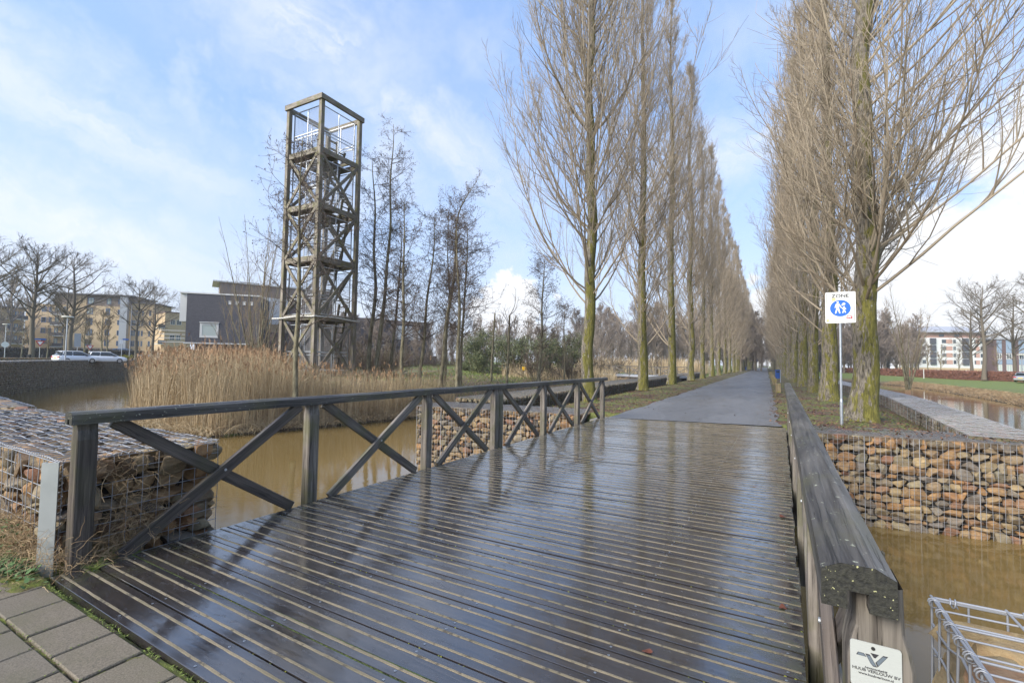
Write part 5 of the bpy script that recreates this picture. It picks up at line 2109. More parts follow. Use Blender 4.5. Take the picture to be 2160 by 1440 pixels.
    # hedges: leafy boxes
    def hedge(label, a, b, w, h, z, mt, n, seed, leaf=.12):
        rng = np.random.RandomState(seed)
        a = np.array(a, float); b = np.array(b, float); L = np.linalg.norm(b-a); u = (b-a)/L; v = np.array([-u[1], u[0]])
        t = thing('clipped_hedge', label, 'hedge', (a[0], a[1], z))
        core = MB()
        q = np.array([[0, -w*.42], [L, -w*.42], [L, w*.42], [0, w*.42]])
        pts = [(*(u*p[0]+v*p[1]), zz) for zz in (-.3, h*.93) for p in q]
        core.add(pts, quads=[(0, 3, 2, 1), (4, 5, 6, 7), (0, 1, 5, 4), (1, 2, 6, 5), (2, 3, 7, 6), (3, 0, 4, 7)])
        obj('twig_core', core, mt, t)
        s = rng.uniform(0, L, n); side = rng.randint(0, 3, n)
        off = np.where(side == 0, -w/2, np.where(side == 1, w/2, rng.uniform(-w/2, w/2, n)))+rng.normal(0, .04, n)
        zz = np.where(side == 2, h, rng.uniform(0, h, n))+rng.normal(0, .04, n)
        S = np.c_[s[:, None]*u+off[:, None]*v, zz]
        mb = MB()
        blades(mb, S, unit(rng.randn(n, 3)), rng.uniform(.7, 1.4, n)*leaf, rng.uniform(.6, 1.0, n)*leaf*.8, rng.randn(n, 3)*.3, 1)
        obj('foliage', mb, mt, t)
    hedge('clipped copper brown beech hedge at the right, ending beside a parked silver car', (36.0, 107), (28.0, 137), 1.4, 1.45, -.4, M_HEDGEBR, 9000, 1, .2)
    hedge('farther low reddish hedge continuing behind the right poplars', (27.2, 140), (10, 215), 1.4, 1.5, -.4, M_HEDGEBR, 7000, 2, .3)
    a = at(-60, 750, 128); b = at(300, 750, 138)
    hedge('long dark clipped hedge in front of the tan flats', a[:2], b[:2], 1.6, 1.9, .7, M_HEDGEDK, 12000, 3, .3)
    leafy('small yellow flowered bush beside the reeds at the far pond wall', (*at(265, 755, 98)[:2], .7), 1.4, 1.2, .5, 1500, 77, M_YELLOW, 'yellow_bush', 'bush', .14, stems=False)


M_YELLOW = material('yellow_blossom_leaves', fn=f_twig((.16, .17, .02), (.42, .36, .03)))
shrubs()


def litter():
    rng = np.random.RandomState(44)
    def ok(x, y):
        xl = x+SK*(y-14)
        verge = (y > 14) & (((xl > -8.4) & (xl < -4.2)) | ((xl > .2) & (xl < 4.6)))
        return verge & (rng.rand(len(x)) < np.interp(y, [14, 30, 70], [1, .6, .12]))
    p = sample(rng, 15000, -10.5, 5.5, 14, 70, ok)
    clump = np.sin(p[:, 0]*2.3+np.sin(p[:, 1]*.9)*2)+np.sin(p[:, 1]*1.7+p[:, 0])
    p = p[(clump+rng.normal(0, .8, len(p))) > -.4]
    p = np.r_[p, np.c_[rng.uniform(.8, 4.6, 260), rng.uniform(13.2, 14.8, 260)], np.c_[rng.uniform(-4.1, .1, 46), rng.uniform(14, 30, 46)], np.c_[np.where(rng.rand(520) < .5, -4.2, .1)+rng.normal(0, .11, 520)-SK*6, rng.uniform(14, 34, 520)]]
    n = len(p)
    z = height(p[:, 0], p[:, 1])
    ong = (p[:, 1] < 14.9) & (p[:, 0] > .7)
    z = np.where(ong, .02, z)
    s = rng.uniform(.02, .048, n)
    a = rng.uniform(0, 6.28, n)
    U = np.stack([np.cos(a), np.sin(a), rng.normal(0, .3, n)], -1)*s[:, None]
    V = np.stack([-np.sin(a), np.cos(a), rng.normal(0, .3, n)], -1)*s[:, None]*.7
    C = np.c_[p, z+.022+rng.uniform(0, .015, n)]
    v = np.stack([C-U, C-V*.8+U*.1, C+U, C+V*.8+U*.1, C+[0, 0, .006]], 1).reshape(-1, 3)
    b = (np.arange(n)*5)[:, None]
    f = np.concatenate([b+[0, 1, 4], b+[1, 2, 4], b+[2, 3, 4], b+[3, 0, 4]])
    mb = MB(); mb.add(v, tris=f)
    tag(obj('fallen_leaves', mb, M_DEADLEAF), 'dead brown leaves strewn on the verges beside the lane', 'leaves', None, 'stuff')
    g_ = sample(rng, 17000, -10, 5.2, 13.9, 52, ok)
    cl = np.sin(g_[:, 0]*2.3+np.sin(g_[:, 1]*.9)*2)+np.sin(g_[:, 1]*1.7+g_[:, 0])
    g_ = g_[(cl+rng.normal(0, .7, len(g_))) < .5]; n = len(g_)
    z = height(g_[:, 0], g_[:, 1]); a = rng.uniform(0, 6.28, n)
    mb = MB()
    blades(mb, np.c_[g_, z-.01], unit(np.c_[np.cos(a)*.6, np.sin(a)*.6, np.ones(n)]), rng.uniform(.04, .12, n), rng.uniform(.008, .016, n), np.c_[np.cos(a)*.5, np.sin(a)*.5, -rng.uniform(0, .6, n)], 2)
    tag(obj('verge_grass', mb, M_GREENGRASS), 'thin green grass growing through the leaves on the verges', 'grass', None, 'stuff')
    # dry grass on the right canal bank
    q = sample(rng, 16000, 19, 34, 34, 125, lambda x, y: (x-np.interp(y, CANAL_R[:, 0], CANAL_R[:, 1]) > .1) & (x-np.interp(y, CANAL_R[:, 0], CANAL_R[:, 1]) < 3.0))
    n = len(q); z = height(q[:, 0], q[:, 1]); a = rng.uniform(0, 6.28, n)
    mb = MB()
    blades(mb, np.c_[q, z-.02], unit(np.c_[np.cos(a)*.7, np.sin(a)*.7, np.ones(n)]), rng.uniform(.2, .55, n), rng.uniform(.03, .05, n), np.c_[np.cos(a)*.5, np.sin(a)*.5, -rng.uniform(.2, 1, n)], 2)
    tag(obj('bank_grass', mb, M_DRYGRASS), 'flattened straw coloured grass on the right canal bank', 'dry grass', None, 'stuff')
    # single leaves lying on the deck
    for px, py, s_, lab in ((1650, 1090, .034, 'dark red curled leaf on the deck near the right railing'), (1591, 1027, .022, 'small russet leaf on the deck, farther along on the right'), (1651, 1282, .026, 'orange brown leaf lying in a plank joint at the right'), (1366, 1375, .022, 'brown leaf flattened on the wet planks at the lower centre')):
        x, y, _ = ground_at(px, py, 0.0)
        mb = MB()
        t = np.linspace(0, 6.28, 12, endpoint=False)
        r = s_*(1+.25*np.cos(3*t))
        v = [(r[i]*math.cos(t[i])*1.3, r[i]*math.sin(t[i])*.8, .003+.006*math.cos(t[i])**2) for i in range(12)]+[(0, 0, .004)]
        mb.add(v, tris=[(i, (i+1) % 12, 12) for i in range(12)])
        o = obj('fallen_leaf', mb, material('russet_leaf', (.12, .038, .018), .6), loc=(x, y, .003), rotz=rng.uniform(0, 6))
        tag(o, lab, 'leaf')


litter()


def weeds():
    rng = np.random.RandomState(9)
    mb = MB()
    def tangle(n, cx, cy, sx, sy, z0, z1, L0, L1, r=.0016):
        S = np.c_[rng.normal(cx, sx, n), rng.normal(cy, sy, n), rng.uniform(z0, z1, n)]
        S[:, 1] = np.minimum(S[:, 1], np.where(S[:, 0] < -4.68, 1.40, 9))
        a = rng.uniform(0, 6.28, n)
        D = np.c_[np.cos(a)*.8, np.sin(a)*.8, rng.uniform(-.2, 1.0, n)]
        P = grow(rng, S, D, rng.uniform(L0, L1, n), 7, -.10, .33)
        P[..., 2] = np.maximum(P[..., 2], .002)
        tubes(mb, P, np.repeat(taper(np.full(1, r), np.full(1, r*.5), 7), n, 0), 3)
    tangle(900, -5.15, 1.30, .36, .09, 0, .25, .08, .30)
    tangle(420, -4.60, 1.92, .06, .16, 0, .30, .08, .28)
    tangle(170, -4.57, 1.80, .05, .14, .2, .75, .10, .34, .0013)
    tangle(220, -4.47, 1.55, .07, .10, 0, .06, .06, .22)
    tangle(500, -6.2, 1.25, .6, .12, 0, .2, .08, .3)
    tag(obj('dry_weeds', mb, M_DRYGRASS), 'tangle of dry straw coloured weeds at the foot of the near left basket and post', 'weeds', None, 'stuff')
    g_ = MB()
    n = 420
    c = np.c_[rng.normal(-4.78, .16, n), rng.normal(1.22, .05, n), rng.uniform(.01, .05, n)]
    c2 = np.c_[rng.normal(-5.35, .16, n//2), rng.normal(1.3, .05, n//2), rng.uniform(.05, .22, n//2)]
    c = np.r_[c, c2]; n = len(c)
    a = rng.uniform(0, 6.28, n); s = rng.uniform(.008, .02, n)
    U = np.stack([np.cos(a), np.sin(a), rng.normal(0, .35, n)], -1)*s[:, None]; V = np.stack([-np.sin(a), np.cos(a), rng.normal(0, .35, n)], -1)*s[:, None]
    v = np.stack([c-U, c-U*.3-V*.8, c+U*.7-V*.6, c+U, c+U*.7+V*.6, c-U*.3+V*.8], 1).reshape(-1, 3)
    b = (np.arange(n)*6)[:, None]
    g_.add(v, quads=np.concatenate([b+[0, 1, 2, 5], b+[2, 3, 4, 5]]))
    tag(obj('weed_leaves', g_, M_LEAFG), 'low green leafy weeds between the paving and the near left basket', 'weeds', None, 'stuff')
    t_ = MB()
    def tuft(cx, cy, n, L0, L1, sp):
        a = rng.uniform(0, 6.28, n)
        blades(t_, np.c_[rng.normal(cx, sp, n), rng.normal(cy, sp, n), np.zeros(n)], unit(np.c_[np.cos(a)*.8, np.sin(a)*.8, np.ones(n)]), rng.uniform(L0, L1, n), rng.uniform(.003, .006, n), np.c_[np.cos(a)*.4, np.sin(a)*.4, -rng.uniform(.1, .8, n)], 4)
    tuft(-4.30, 1.52, 46, .05, .13, .012)
    for _ in range(70):
        tuft(rng.uniform(-5.6, -4.35), rng.normal(1.17, .045), 9, .015, .045, .012)
    for k in range(-5, 8):
        for y_ in np.linspace(.70, 1.25, 16):
            if rng.rand() < .5:
                tuft(-2.515-.045+k*.3465+(0 if y_ > .985 else .173), y_, 3, .004, .010, .004)
    for x in np.linspace(-5.2, -1.8, 90):
        if math.sin(x*5)+math.sin(x*13) > -.4:
            tuft(x, .985, 4, .004, .012, .005)
    for x in np.linspace(-4.3, -1.6, 120):
        if math.sin(x*7)+math.sin(x*17) > -.5:
            tuft(x, 1.262-.011*(x+4.4)*0, 5, .008, .022, .007)
    tag(obj('grass_tufts', t_, M_GREENGRASS), 'green grass tufts along the edge of the deck and paving', 'grass', None, 'stuff')


weeds()
#--PART7--
# ------------------------------------------------------------------ buildings
def f_brick(a, b_, mortar, sx=1.0):
    def fn(g, b):
        l = g.obj()
        x, y, z = g.sep(l)
        br = g.n('ShaderNodeTexBrick')
        g.put(br.inputs['Vector'], g.comb(g.m('ADD', x, y), z, 0.0))
        br.inputs['Scale'].default_value = 1.0
        br.inputs['Brick Width'].default_value = .22
        br.inputs['Row Height'].default_value = .07
        br.inputs['Mortar Size'].default_value = .007
        g.put(br.inputs['Color1'], col4(a)); g.put(br.inputs['Color2'], col4(b_)); g.put(br.inputs['Mortar'], col4(mortar))
        n = g.noise(l, .35, 4, .6)
        c = g.mix(g.mapr(n, .35, .7, 0, .35), br.outputs[0], tuple(v*.72 for v in a))
        g.put(b.inputs['Base Color'], c)
        b.inputs['Roughness'].default_value = .85
    return fn


B_TAN = material('tan_brick', fn=f_brick((.50, .36, .20), (.56, .42, .25), (.42, .34, .24)))
B_BROWN = material('brown_brick', fn=f_brick((.20, .155, .125), (.25, .195, .16), (.2, .17, .15)))
B_DARK = material('anthracite_brick', fn=f_brick((.050, .048, .058), (.085, .082, .095), (.07, .07, .08)))
B_PURPLE = material('purple_brick', fn=f_brick((.11, .070, .070), (.16, .10, .095), (.12, .1, .1)))
B_WHITE = material('white_render', (.66, .66, .64), .8, fn=lambda g, b: g.put(b.inputs['Base Color'], g.mix(g.noise(g.obj(), .6, 4), (.58, .58, .56), (.72, .72, .70))))
B_SALMON = material('salmon_panels', fn=f_brick((.46, .27, .21), (.52, .33, .26), (.5, .3, .25)))
B_ROOF = material('dark_roof_edge', (.11, .11, .12), .6)
B_ZINC = material('pale_zinc', (.42, .43, .46), .45, .3)
B_BLUE = material('blue_frames', (.035, .10, .24), .5)
B_GLASS = material('window_glass', (.045, .055, .065), .06, spec=.8, fn=lambda g, b: g.put(b.inputs['Base Color'], g.mix(g.orand(), (.02, .03, .04), (.16, .18, .18))))
B_CURTAIN = material('pale_glass', (.38, .43, .40), .12)
B_STAIR = material('grey_glass_stairwell', (.30, .32, .35), .3)
B_BALC = material('dark_balcony_rail', (.07, .07, .08), .5)
B_FRAME = material('white_frame', (.58, .58, .56), .5)

WMESH = {}


def window(parent, x, y, z, w, h, frame, pane, t=.09, mull=0):
    """window on a wall facing local -y; x,z = lower left corner"""
    key = (round(w, 2), round(h, 2), frame.name, pane.name, mull, t)
    if key not in WMESH:
        f = MB()
        box(f, (0, -.05, 0), (w, .03, t)); box(f, (0, -.05, h-t), (w, .03, h))
        box(f, (0, -.048, t), (t, .028, h-t)); box(f, (w-t, -.048, t), (w, .028, h-t))
        for k in range(mull):
            xx = w*(k+1)/(mull+1)
            box(f, (xx-t*.4, -.04, t), (xx+t*.4, .026, h-t))
        p = MB(); box(p, (t*.6, -.012, t*.6), (w-t*.6, .01, h-t*.6))
        WMESH[key] = (f.mesh('window', frame), p.mesh('pane', pane))
    a, b = WMESH[key]
    o = link('window', a, parent, (x, y, z))
    link('pane', b, o)
    return o


def facade(label, pl, pr, D_l, D_r, ytop, zb, name='apartment_building', cat='building'):
    """empty whose local x runs along the street face between two bearings; returns it with width and top height"""
    A = at(pl, 750, D_l); B = at(pr, 750, D_r)
    ang = math.atan2(B[1]-A[1], B[0]-A[0])
    W = math.hypot(B[0]-A[0], B[1]-A[1])
    zt = at((pl+pr)/2, ytop, (D_l+D_r)/2)[2]
    t = thing(name, label, cat, (A[0], A[1], zb), ang)
    return t, W, zt-zb


def bx(parent, nm, mt, *bs):
    mb = MB()
    for lo, hi in bs:
        box(mb, lo, hi)
    return obj(nm, mb, mt, parent)


def tan_flats():
    T, W, Hh = facade('tall tan brick block of flats with blue window frames behind the large bare trees', 49, 316, 197, 181, 622, .7)
    u = lambda px: (px-49)/267*W
    D = 189
    zf = lambda py: float(at(180, py, D)[2])-.7
    fl = Hh/6
    x1 = u(268)
    bx(T, 'wall', B_TAN, ((0, 0, -1), (x1, 14, Hh-fl)))
    bx(T, 'plinth', B_BROWN, ((u(150), -.06, -1), (u(245), -.003, 3.1)))
    bx(T, 'penthouse', B_BROWN, ((u(105), .3, Hh-fl+.003), (x1, 13, Hh)))
    bx(T, 'wall', B_TAN, ((u(150), .18, Hh-fl+.004), (u(172), .297, Hh-.1)))
    bx(T, 'roof', B_ROOF, ((u(95), -1.1, Hh), (x1+.8, 14, Hh+.35)))
    bx(T, 'wall', B_TAN, ((x1+.004, .8, -1), (W, 12, Hh-fl*.62)))
    bx(T, 'roof', B_ROOF, ((x1+.01, .2, Hh-fl*.62+.003), (W+1.2, 12, Hh-fl*.62+.3)))
    bx(T, 'stair_tower', B_STAIR, ((u(249), -.9, 3.0), (u(265), -.004, Hh-.2)))
    bx(T, 'canopy', B_BLUE, ((u(243), -2.0, 2.6), (u(277), -.01, 2.95)))
    for k in range(6):
        z = k*fl+.9
        if k < 5:
            if k >= 0:
                window(T, u(81), -.0, z, 1.15, 1.55, B_BLUE, B_GLASS, .13)
                window(T, u(97), -.0, z, .6, 1.55, B_BLUE, B_GLASS, .13)
                bx(T, 'spandrel', B_BROWN, ((u(81)+1.17, -.03, z), (u(97)-.02, -.003, z+1.5)))
        if 1 <= k <= 4:
            bx(T, 'balcony', B_FRAME, ((u(107), -1.5, k*fl-.05), (u(135), -.005, k*fl+.15)))
            bx(T, 'balcony_rail', B_BALC, ((u(107), -1.5, k*fl+.153), (u(135), -1.45, k*fl+1.1)))
            window(T, u(109), 0, z-.4, .9, 2.1, B_BLUE, B_CURTAIN, .12)
            window(T, u(126), 0, z-.4, .9, 2.1, B_BLUE, B_GLASS, .12)
        if k >= 1:
            window(T, u(175), .3 if k == 5 else 0, z-.35, 1.5 if k != 1 else 1.5, 1.9, B_BLUE, B_CURTAIN if k in (4, 5) else B_GLASS, .12, 1)
            window(T, u(215), .3 if k == 5 else 0, z-.35, 1.1, 1.9, B_BLUE, B_CURTAIN if k == 5 else B_GLASS, .12)
            window(T, u(246)-.6, 0, z-.2, .5, 1.5, B_BLUE, B_GLASS, .1)
        if 0 <= k < 5:
            for x, w in ((269.5, .9), (278.5, .42), (284, .42), (291, .42), (307, .5)):
                window(T, u(x), .8, z-.2, w, 1.6, B_BLUE, B_GLASS, .1)
    bx(T, 'door', B_GLASS, ((u(250), -.12, -.5), (u(264), -.005, 2.3)))
    # lower wing with stacked balconies at the left edge
    T, W, Hh = facade('low grey wing of stacked white balconies at the far left edge', -60, 46, 182, 186, 647, .7)
    bx(T, 'wall', B_TAN, ((0, 0, -1), (W, 12, Hh)))
    bx(T, 'roof', B_ROOF, ((-.5, -.9, Hh), (W+.5, 12, Hh+.35)))
    n = 4; f = Hh/n
    for k in range(n):
        bx(T, 'balcony', B_FRAME, ((W*.62, -1.8, k*f+.2), (W, -.004, k*f+.42)))
        bx(T, 'balcony_rail', B_BALC, ((W*.62, -1.8, k*f+.424), (W, -1.74, k*f+1.4)))
        for s in (.02, .2, .40, .66, .80, .91):
            window(T, W*s, 0, k*f+1.0, W*.075, 1.5, B_BLUE, B_GLASS if s != .8 else B_CURTAIN, .12)
    T, W, Hh = facade('tan flats with white balconies between the large block and the dark house', 330, 400, 170, 172, 660, .7)
    bx(T, 'wall', B_TAN, ((W*.2, 0, -1), (W, 12, Hh)))
    bx(T, 'roof', B_PURPLE, ((W*.18, -.3, Hh), (W+.3, 12, Hh+.3)))
    for k in range(3):
        bx(T, 'balcony', B_FRAME, ((0, -.6, k*Hh/3-.2), (W*.2-.01, 3, k*Hh/3)))
        bx(T, 'balcony_rail', B_BALC, ((0, -.6, k*Hh/3+.003), (W*.2-.01, -.55, k*Hh/3+1.0)))
        for s in (.36, .55):
            window(T, W*s, 0, k*Hh/3+1.1, 1.2, 1.5, B_FRAME, B_GLASS, .1, 1)


tan_flats()


def dark_house():
    D0, D1 = 104, 101
    T, W, Hh = facade('modern dark brick house with a raised box, one big square window and four tiny ones', 389, 545, D0, D1, 622, .7, 'modern_house')
    zf = lambda px, py: float(at(px, py, D0+(D1-D0)*(px-389)/156.0)[2])-.7
    u = lambda px: (px-389)/156*W
    zb = zf(440, 724)
    bx(T, 'wall', B_DARK, ((0, 0, zb+.12), (W, 9, Hh)))
    bx(T, 'floor_edge', B_FRAME, ((-.25, -.12, zb-.1), (W*.86, 9, zb+.117)))
    bx(T, 'roof_trim', B_FRAME, ((-1.2, -.12, Hh+.003), (W+.1, 9.05, Hh+.25)))
    bx(T, 'lower_wall', B_PURPLE, ((1.2, 1.0, -1), (W, 8.6, zb-.103)))
    bx(T, 'side_box', B_FRAME, ((-1.15, 0.3, zf(385, 677)), (-.004, 5, Hh)))
    w = window(T, u(418), -.02, zf(437, 712), u(457)-u(418), zf(437, 681)-zf(437, 712), B_FRAME, B_CURTAIN, .38)
    bx(T, 'window_hood', B_FRAME, ((u(417.5), -.28, zf(437, 680.5)), (u(458.5), -.005, zf(437, 679))))
    for x in (474.5, 489.8, 505, 520.5):
        window(T, u(x), 0, zf(500, 643.6), u(x+9.5)-u(x), zf(500, 634)-zf(500, 643.6), B_ROOF, B_FRAME, .10)
    bx(T, 'balcony_rail', B_FRAME, *[((-4.5, .8, zb+z), (-.3, .86, zb+z+.1)) for z in (.1, .8, 1.5, 2.2)])
    bx(T, 'low_fence', B_FRAME, ((-6, -3, .9), (0, -2.95, 1.0)))
    T, W2, H2 = facade('grey brown flat roofed block rising behind the dark brick house', 458, 700, 122, 125, 606, .7, 'modern_house')
    bx(T, 'wall', B_BROWN, ((0, 0, H2-3.6), (W2, 10, H2)))
    bx(T, 'lower_wall', B_PURPLE, ((1, .5, -1), (W2, 10, H2-3.603)))
    bx(T, 'roof_cap', B_FRAME, ((-1.4, -.5, H2+.003), (W2, 10, H2+.28)))
    bx(T, 'roof_unit', B_ROOF, ((4, 3, H2+.283), (8, 6, H2+.9)))
    T, W3, H3 = facade('white rendered wall section between the dark house and the tower', 546, 606, 109, 111, 629, .7, 'modern_house')
    z1 = float(at(575, 684, 110)[2])-.7
    bx(T, 'wall', B_WHITE, ((0, 0, z1), (W3, 6, H3)))
    bx(T, 'lower_wall', B_TAN, ((0, .2, z1-1.7), (W3, 6, z1-.003)))
    bx(T, 'base_wall', B_PURPLE, ((-6, -.3, -1), (W3, 6, z1-1.703)))
    T, W4, H4 = facade('long dark brick house with a white upper panel behind the island alders', 640, 905, 104, 116, 672, .5, 'modern_house')
    u = lambda px: (px-640)/265*W4
    bx(T, 'wall', B_DARK, ((0, 0, 2.2), (W4, 9, H4-.8)))
    bx(T, 'roof', B_BROWN, ((-.5, -.2, H4-.797), (W4, 9, H4)))
    bx(T, 'white_panel', B_WHITE, ((u(823), -.12, float(at(850, 716, 113)[2])-.5), (u(881), -.004, float(at(850, 688, 113)[2])-.5)))
    bx(T, 'lower_wall', B_PURPLE, ((0, -.3, -1), (W4+2, 9, 2.197)))
    for x in (700, 760, 790):
        window(T, u(x), 0, 3.2, 2.2, 1.3, B_FRAME, B_GLASS, .12, 1)


dark_house()


def right_buildings():
    D = 265
    T, W, Hh = facade('white block of flats with salmon panels and dark balconies behind the right bank trees', 1938, 2093, D-10, D+7, 703, -.4)
    u = lambda px: (px-1938)/155*W
    zf = lambda py: float(at(2015, py, D-3)[2])+.4
    bx(T, 'wall', B_WHITE, ((0, 0, 2.2), (W, 14, zf(712))))
    bx(T, 'base_wall', B_TAN, ((0, 0, -1), (W, 14, 2.197)))
    bx(T, 'penthouse', B_SALMON, ((u(1944), .8, zf(712)+.003), (u(2085), 12, zf(701))))
    bx(T, 'roof', B_ZINC, ((u(1936), -1, zf(701)+.003), (u(2090), 14, zf(699))))
    v = MB()
    z = zf(699)+.003
    v.add([(u(1950), 1, z), (u(2075), 1, z), (u(2075), 11, z), (u(1950), 11, z), (u(1975), 4, z+2.4), (u(2055), 4, z+2.4), (u(2055), 8, z+2.4), (u(1975), 8, z+2.4)], quads=[(0, 1, 5, 4), (1, 2, 6, 5), (2, 3, 7, 6), (3, 0, 4, 7), (4, 5, 6, 7)])
    obj('hipped_roof', v, B_ZINC, T)
    rows = [783-17.4-14.6*k for k in range(5)]
    for k, y in enumerate(rows[:4]):
        z0 = zf(y+2.5); z1 = zf(y-6.5)
        for a, b in ((1962, 1974), (2030, 2043)):
            bx(T, 'balcony', B_BALC, ((u(a), -.5, z0-.2), (u(b), -.004, z1+.4)))
        for a, b in ((1997, 2010), (2059, 2067)):
            bx(T, 'panel', B_SALMON, ((u(a), -.06, z0), (u(b), -.004, z1)))
        for a, w in ((1987, 2.2), (2011, 1.3), (2055, 1.0), (2068, 1.0), (1945, 1.6)):
            window(T, u(a), 0, z0, w, z1-z0, B_FRAME, B_GLASS, .12)
    for a in (1985, 2018):
        window(T, u(a), .8, zf(710), 2.0, zf(704)-zf(710), B_ROOF, B_GLASS, .12)
    T, W, Hh = facade('dark brick house with pale blue panels and tall windows at the right edge', 2097, 2230, 168, 174, 716, -.4, 'terraced_house')
    u = lambda px: (px-2097)/133*W
    z = lambda py: float(at(2130, py, 168)[2])+.4
    bx(T, 'wall', B_PURPLE, ((0, 0, -1), (W, 3.5, Hh)))
    bx(T, 'roof', B_ZINC, ((-.3, -.2, Hh), (W, 3.6, Hh+.4)))
    for a, b in ((2103, 2114), (2123, 2136), (2150, 2162)):
        bx(T, 'blue_panel', material('pale_blue_panels', (.22, .29, .38), .5), ((u(a), -.05, z(744)), (u(b), -.003, z(717))))
        bx(T, 'blue_panel', MATS['pale_blue_panels'], ((u(a), -.05, z(768)), (u(b), -.003, z(758))))
        window(T, u(a), 0, z(757.5), (u(b)-u(a))*.96, z(745)-z(757.5), B_FRAME, B_GLASS, .1, 1)
        window(T, u(a), 0, z(783), (u(b)-u(a))*.96, z(769)-z(783), B_FRAME, B_CURTAIN, .1, 1)


right_buildings()

# ------------------------------------------------------------------ cars
C_GLASS = material('car_glass', (.03, .04, .045), .05, spec=.9)
C_TYRE = material('tyre_rubber', (.02, .02, .02), .8)
C_RIM = material('alloy_rim', (.5, .5, .52), .3, .8)
C_RED = material('red_lamp', (.45, .02, .02), .2)
C_LAMP = material('clear_lamp', (.75, .77, .78), .1)
CAR = {}


def car(label, p, rotz, paint, name='parked_car', group=None, rear=True):
    """hatchback, nose towards local +x"""
    if not CAR:
        def loft(st, close=True):
            mb = MB(); V = []
            for (x, zb, zt, hw, tw) in st:
                V += [(x, -hw*.94, zb), (x, -hw, zb+.12), (x, -hw, zb+(zt-zb)*.55), (x, -hw*tw, zt-.05), (x, -hw*tw*.82, zt), (x, hw*tw*.82, zt), (x, hw*tw, zt-.05), (x, hw, zb+(zt-zb)*.55), (x, hw, zb+.12), (x, hw*.94, zb)]
            m_ = 10; n = len(st)
            i, j = np.meshgrid(np.arange(m_), np.arange(n-1)); i = i.ravel(); j = j.ravel()
            mb.add(V, quads=np.c_[j*m_+i, j*m_+(i+1) % m_, (j+1)*m_+(i+1) % m_, (j+1)*m_+i][:, ::-1])
            V = np.array(V)
            tri = np.array([(0, k, k+1) for k in range(1, 9)])
            mb.add(V[:10], tris=tri); mb.add(V[-10:], tris=tri[:, ::-1])
            return mb
        CAR['body'] = loft([(-2.08, .42, .80, .72, .92), (-2.02, .28, .95, .82, .93), (-1.7, .22, .98, .88, .95), (-.4, .2, .96, .89, .95), (.9, .2, .94, .89, .94), (1.25, .2, .92, .88, .93), (1.8, .24, .82, .84, .9), (2.08, .30, .70, .74, .88), (2.14, .42, .58, .62, .9)])
        CAR['glass'] = loft([(-2.0, .93, .97, .74, .95), (-1.62, .92, 1.36, .75, .80), (-.9, .92, 1.425, .76, .78), (.1, .92, 1.43, .76, .78), (.45, .92, 1.36, .75, .8), (1.22, .90, .94, .72, .95)])
        CAR['roof'] = loft([(-1.75, 1.36, 1.40, .60, .95), (-1.4, 1.40, 1.445, .60, .95), (-.6, 1.42, 1.465, .605, .95), (.1, 1.41, 1.455, .60, .95), (.42, 1.36, 1.40, .585, .95)])
        pil = MB()
        for s in (-1, 1):
            for a, b in (((-1.72, .76*s, .94), (-1.55, .625*s, 1.40)), ((-.72, .79*s, .92), (-.66, .625*s, 1.42)), ((1.22, .72*s, .92), (.40, .60*s, 1.38))):
                beam(pil, a, b, .07, .06)
        CAR['pillars'] = pil
        t = MB(); cyl(t, (0, -.1, 0), (0, .1, 0), .315, 20)
        CAR['tyre'] = t
        r_ = MB(); cyl(r_, (0, -.108, 0), (0, .108, 0), .20, 14)
        CAR['rim'] = r_
        l = MB()
        for s in (-1, 1):
            box(l, (-2.09, min(s*.45, s*.80), .74), (-1.95, max(s*.45, s*.80), .90))
        CAR['tail'] = l
        CAR['me'] = {}
    key = paint.name
    M = CAR['me']
    if key not in M:
        M[key] = (CAR['body'].mesh('body', paint, True), CAR['roof'].mesh('roof', paint, True), CAR['pillars'].mesh('pillars', paint))
    for k, mt in (('glass', C_GLASS), ('tyre', C_TYRE), ('rim', C_RIM)):
        if k not in M:
            M[k] = CAR[k].mesh(k, mt, k == 'glass')
    if 'lampr' not in M:
        a = MB(); box(a, (-2.095, -.17, .70), (-1.93, .17, .85)); M['lampr'] = a.mesh('tail_light', C_RED)
        a = MB(); box(a, (1.80, -.19, .58), (2.10, .19, .72)); M['lampf'] = a.mesh('headlight', C_LAMP)
        a = MB(); box(a, (-.08, -.1, -.06), (.08, .1, .06)); M['mirror'] = a.mesh('mirror', C_TYRE)
        a = MB(); box(a, (-2.10, -.26, .58), (-2.05, .26, .68)); M['plate'] = a.mesh('number_plate', material('yellow_plate', (.7, .5, .05), .5))
    t = thing(name, label, 'car', tuple(p), rotz, group)
    link('body', M[key][0], t); link('windows', M['glass'], t); link('roof', M[key][1], t); link('pillars', M[key][2], t)
    for x in (-1.3, 1.3):
        for y in (-.79, .79):
            w = link('wheel', M['tyre'], t, (x, y, .315)); link('rim', M['rim'], w)
    for y in (-.62, .62):
        link('tail_light', M['lampr'], t, (0, y, 0)); link('headlight', M['lampf'], t, (-.02, y*.96, 0))
    for y in (-.93, .93):
        link('mirror', M['mirror'], t, (.72, y, .98))
    link('number_plate', M['plate'], t)
    return t


def paint(nm, c, met=.2):
    return material(nm, c, .25, met)


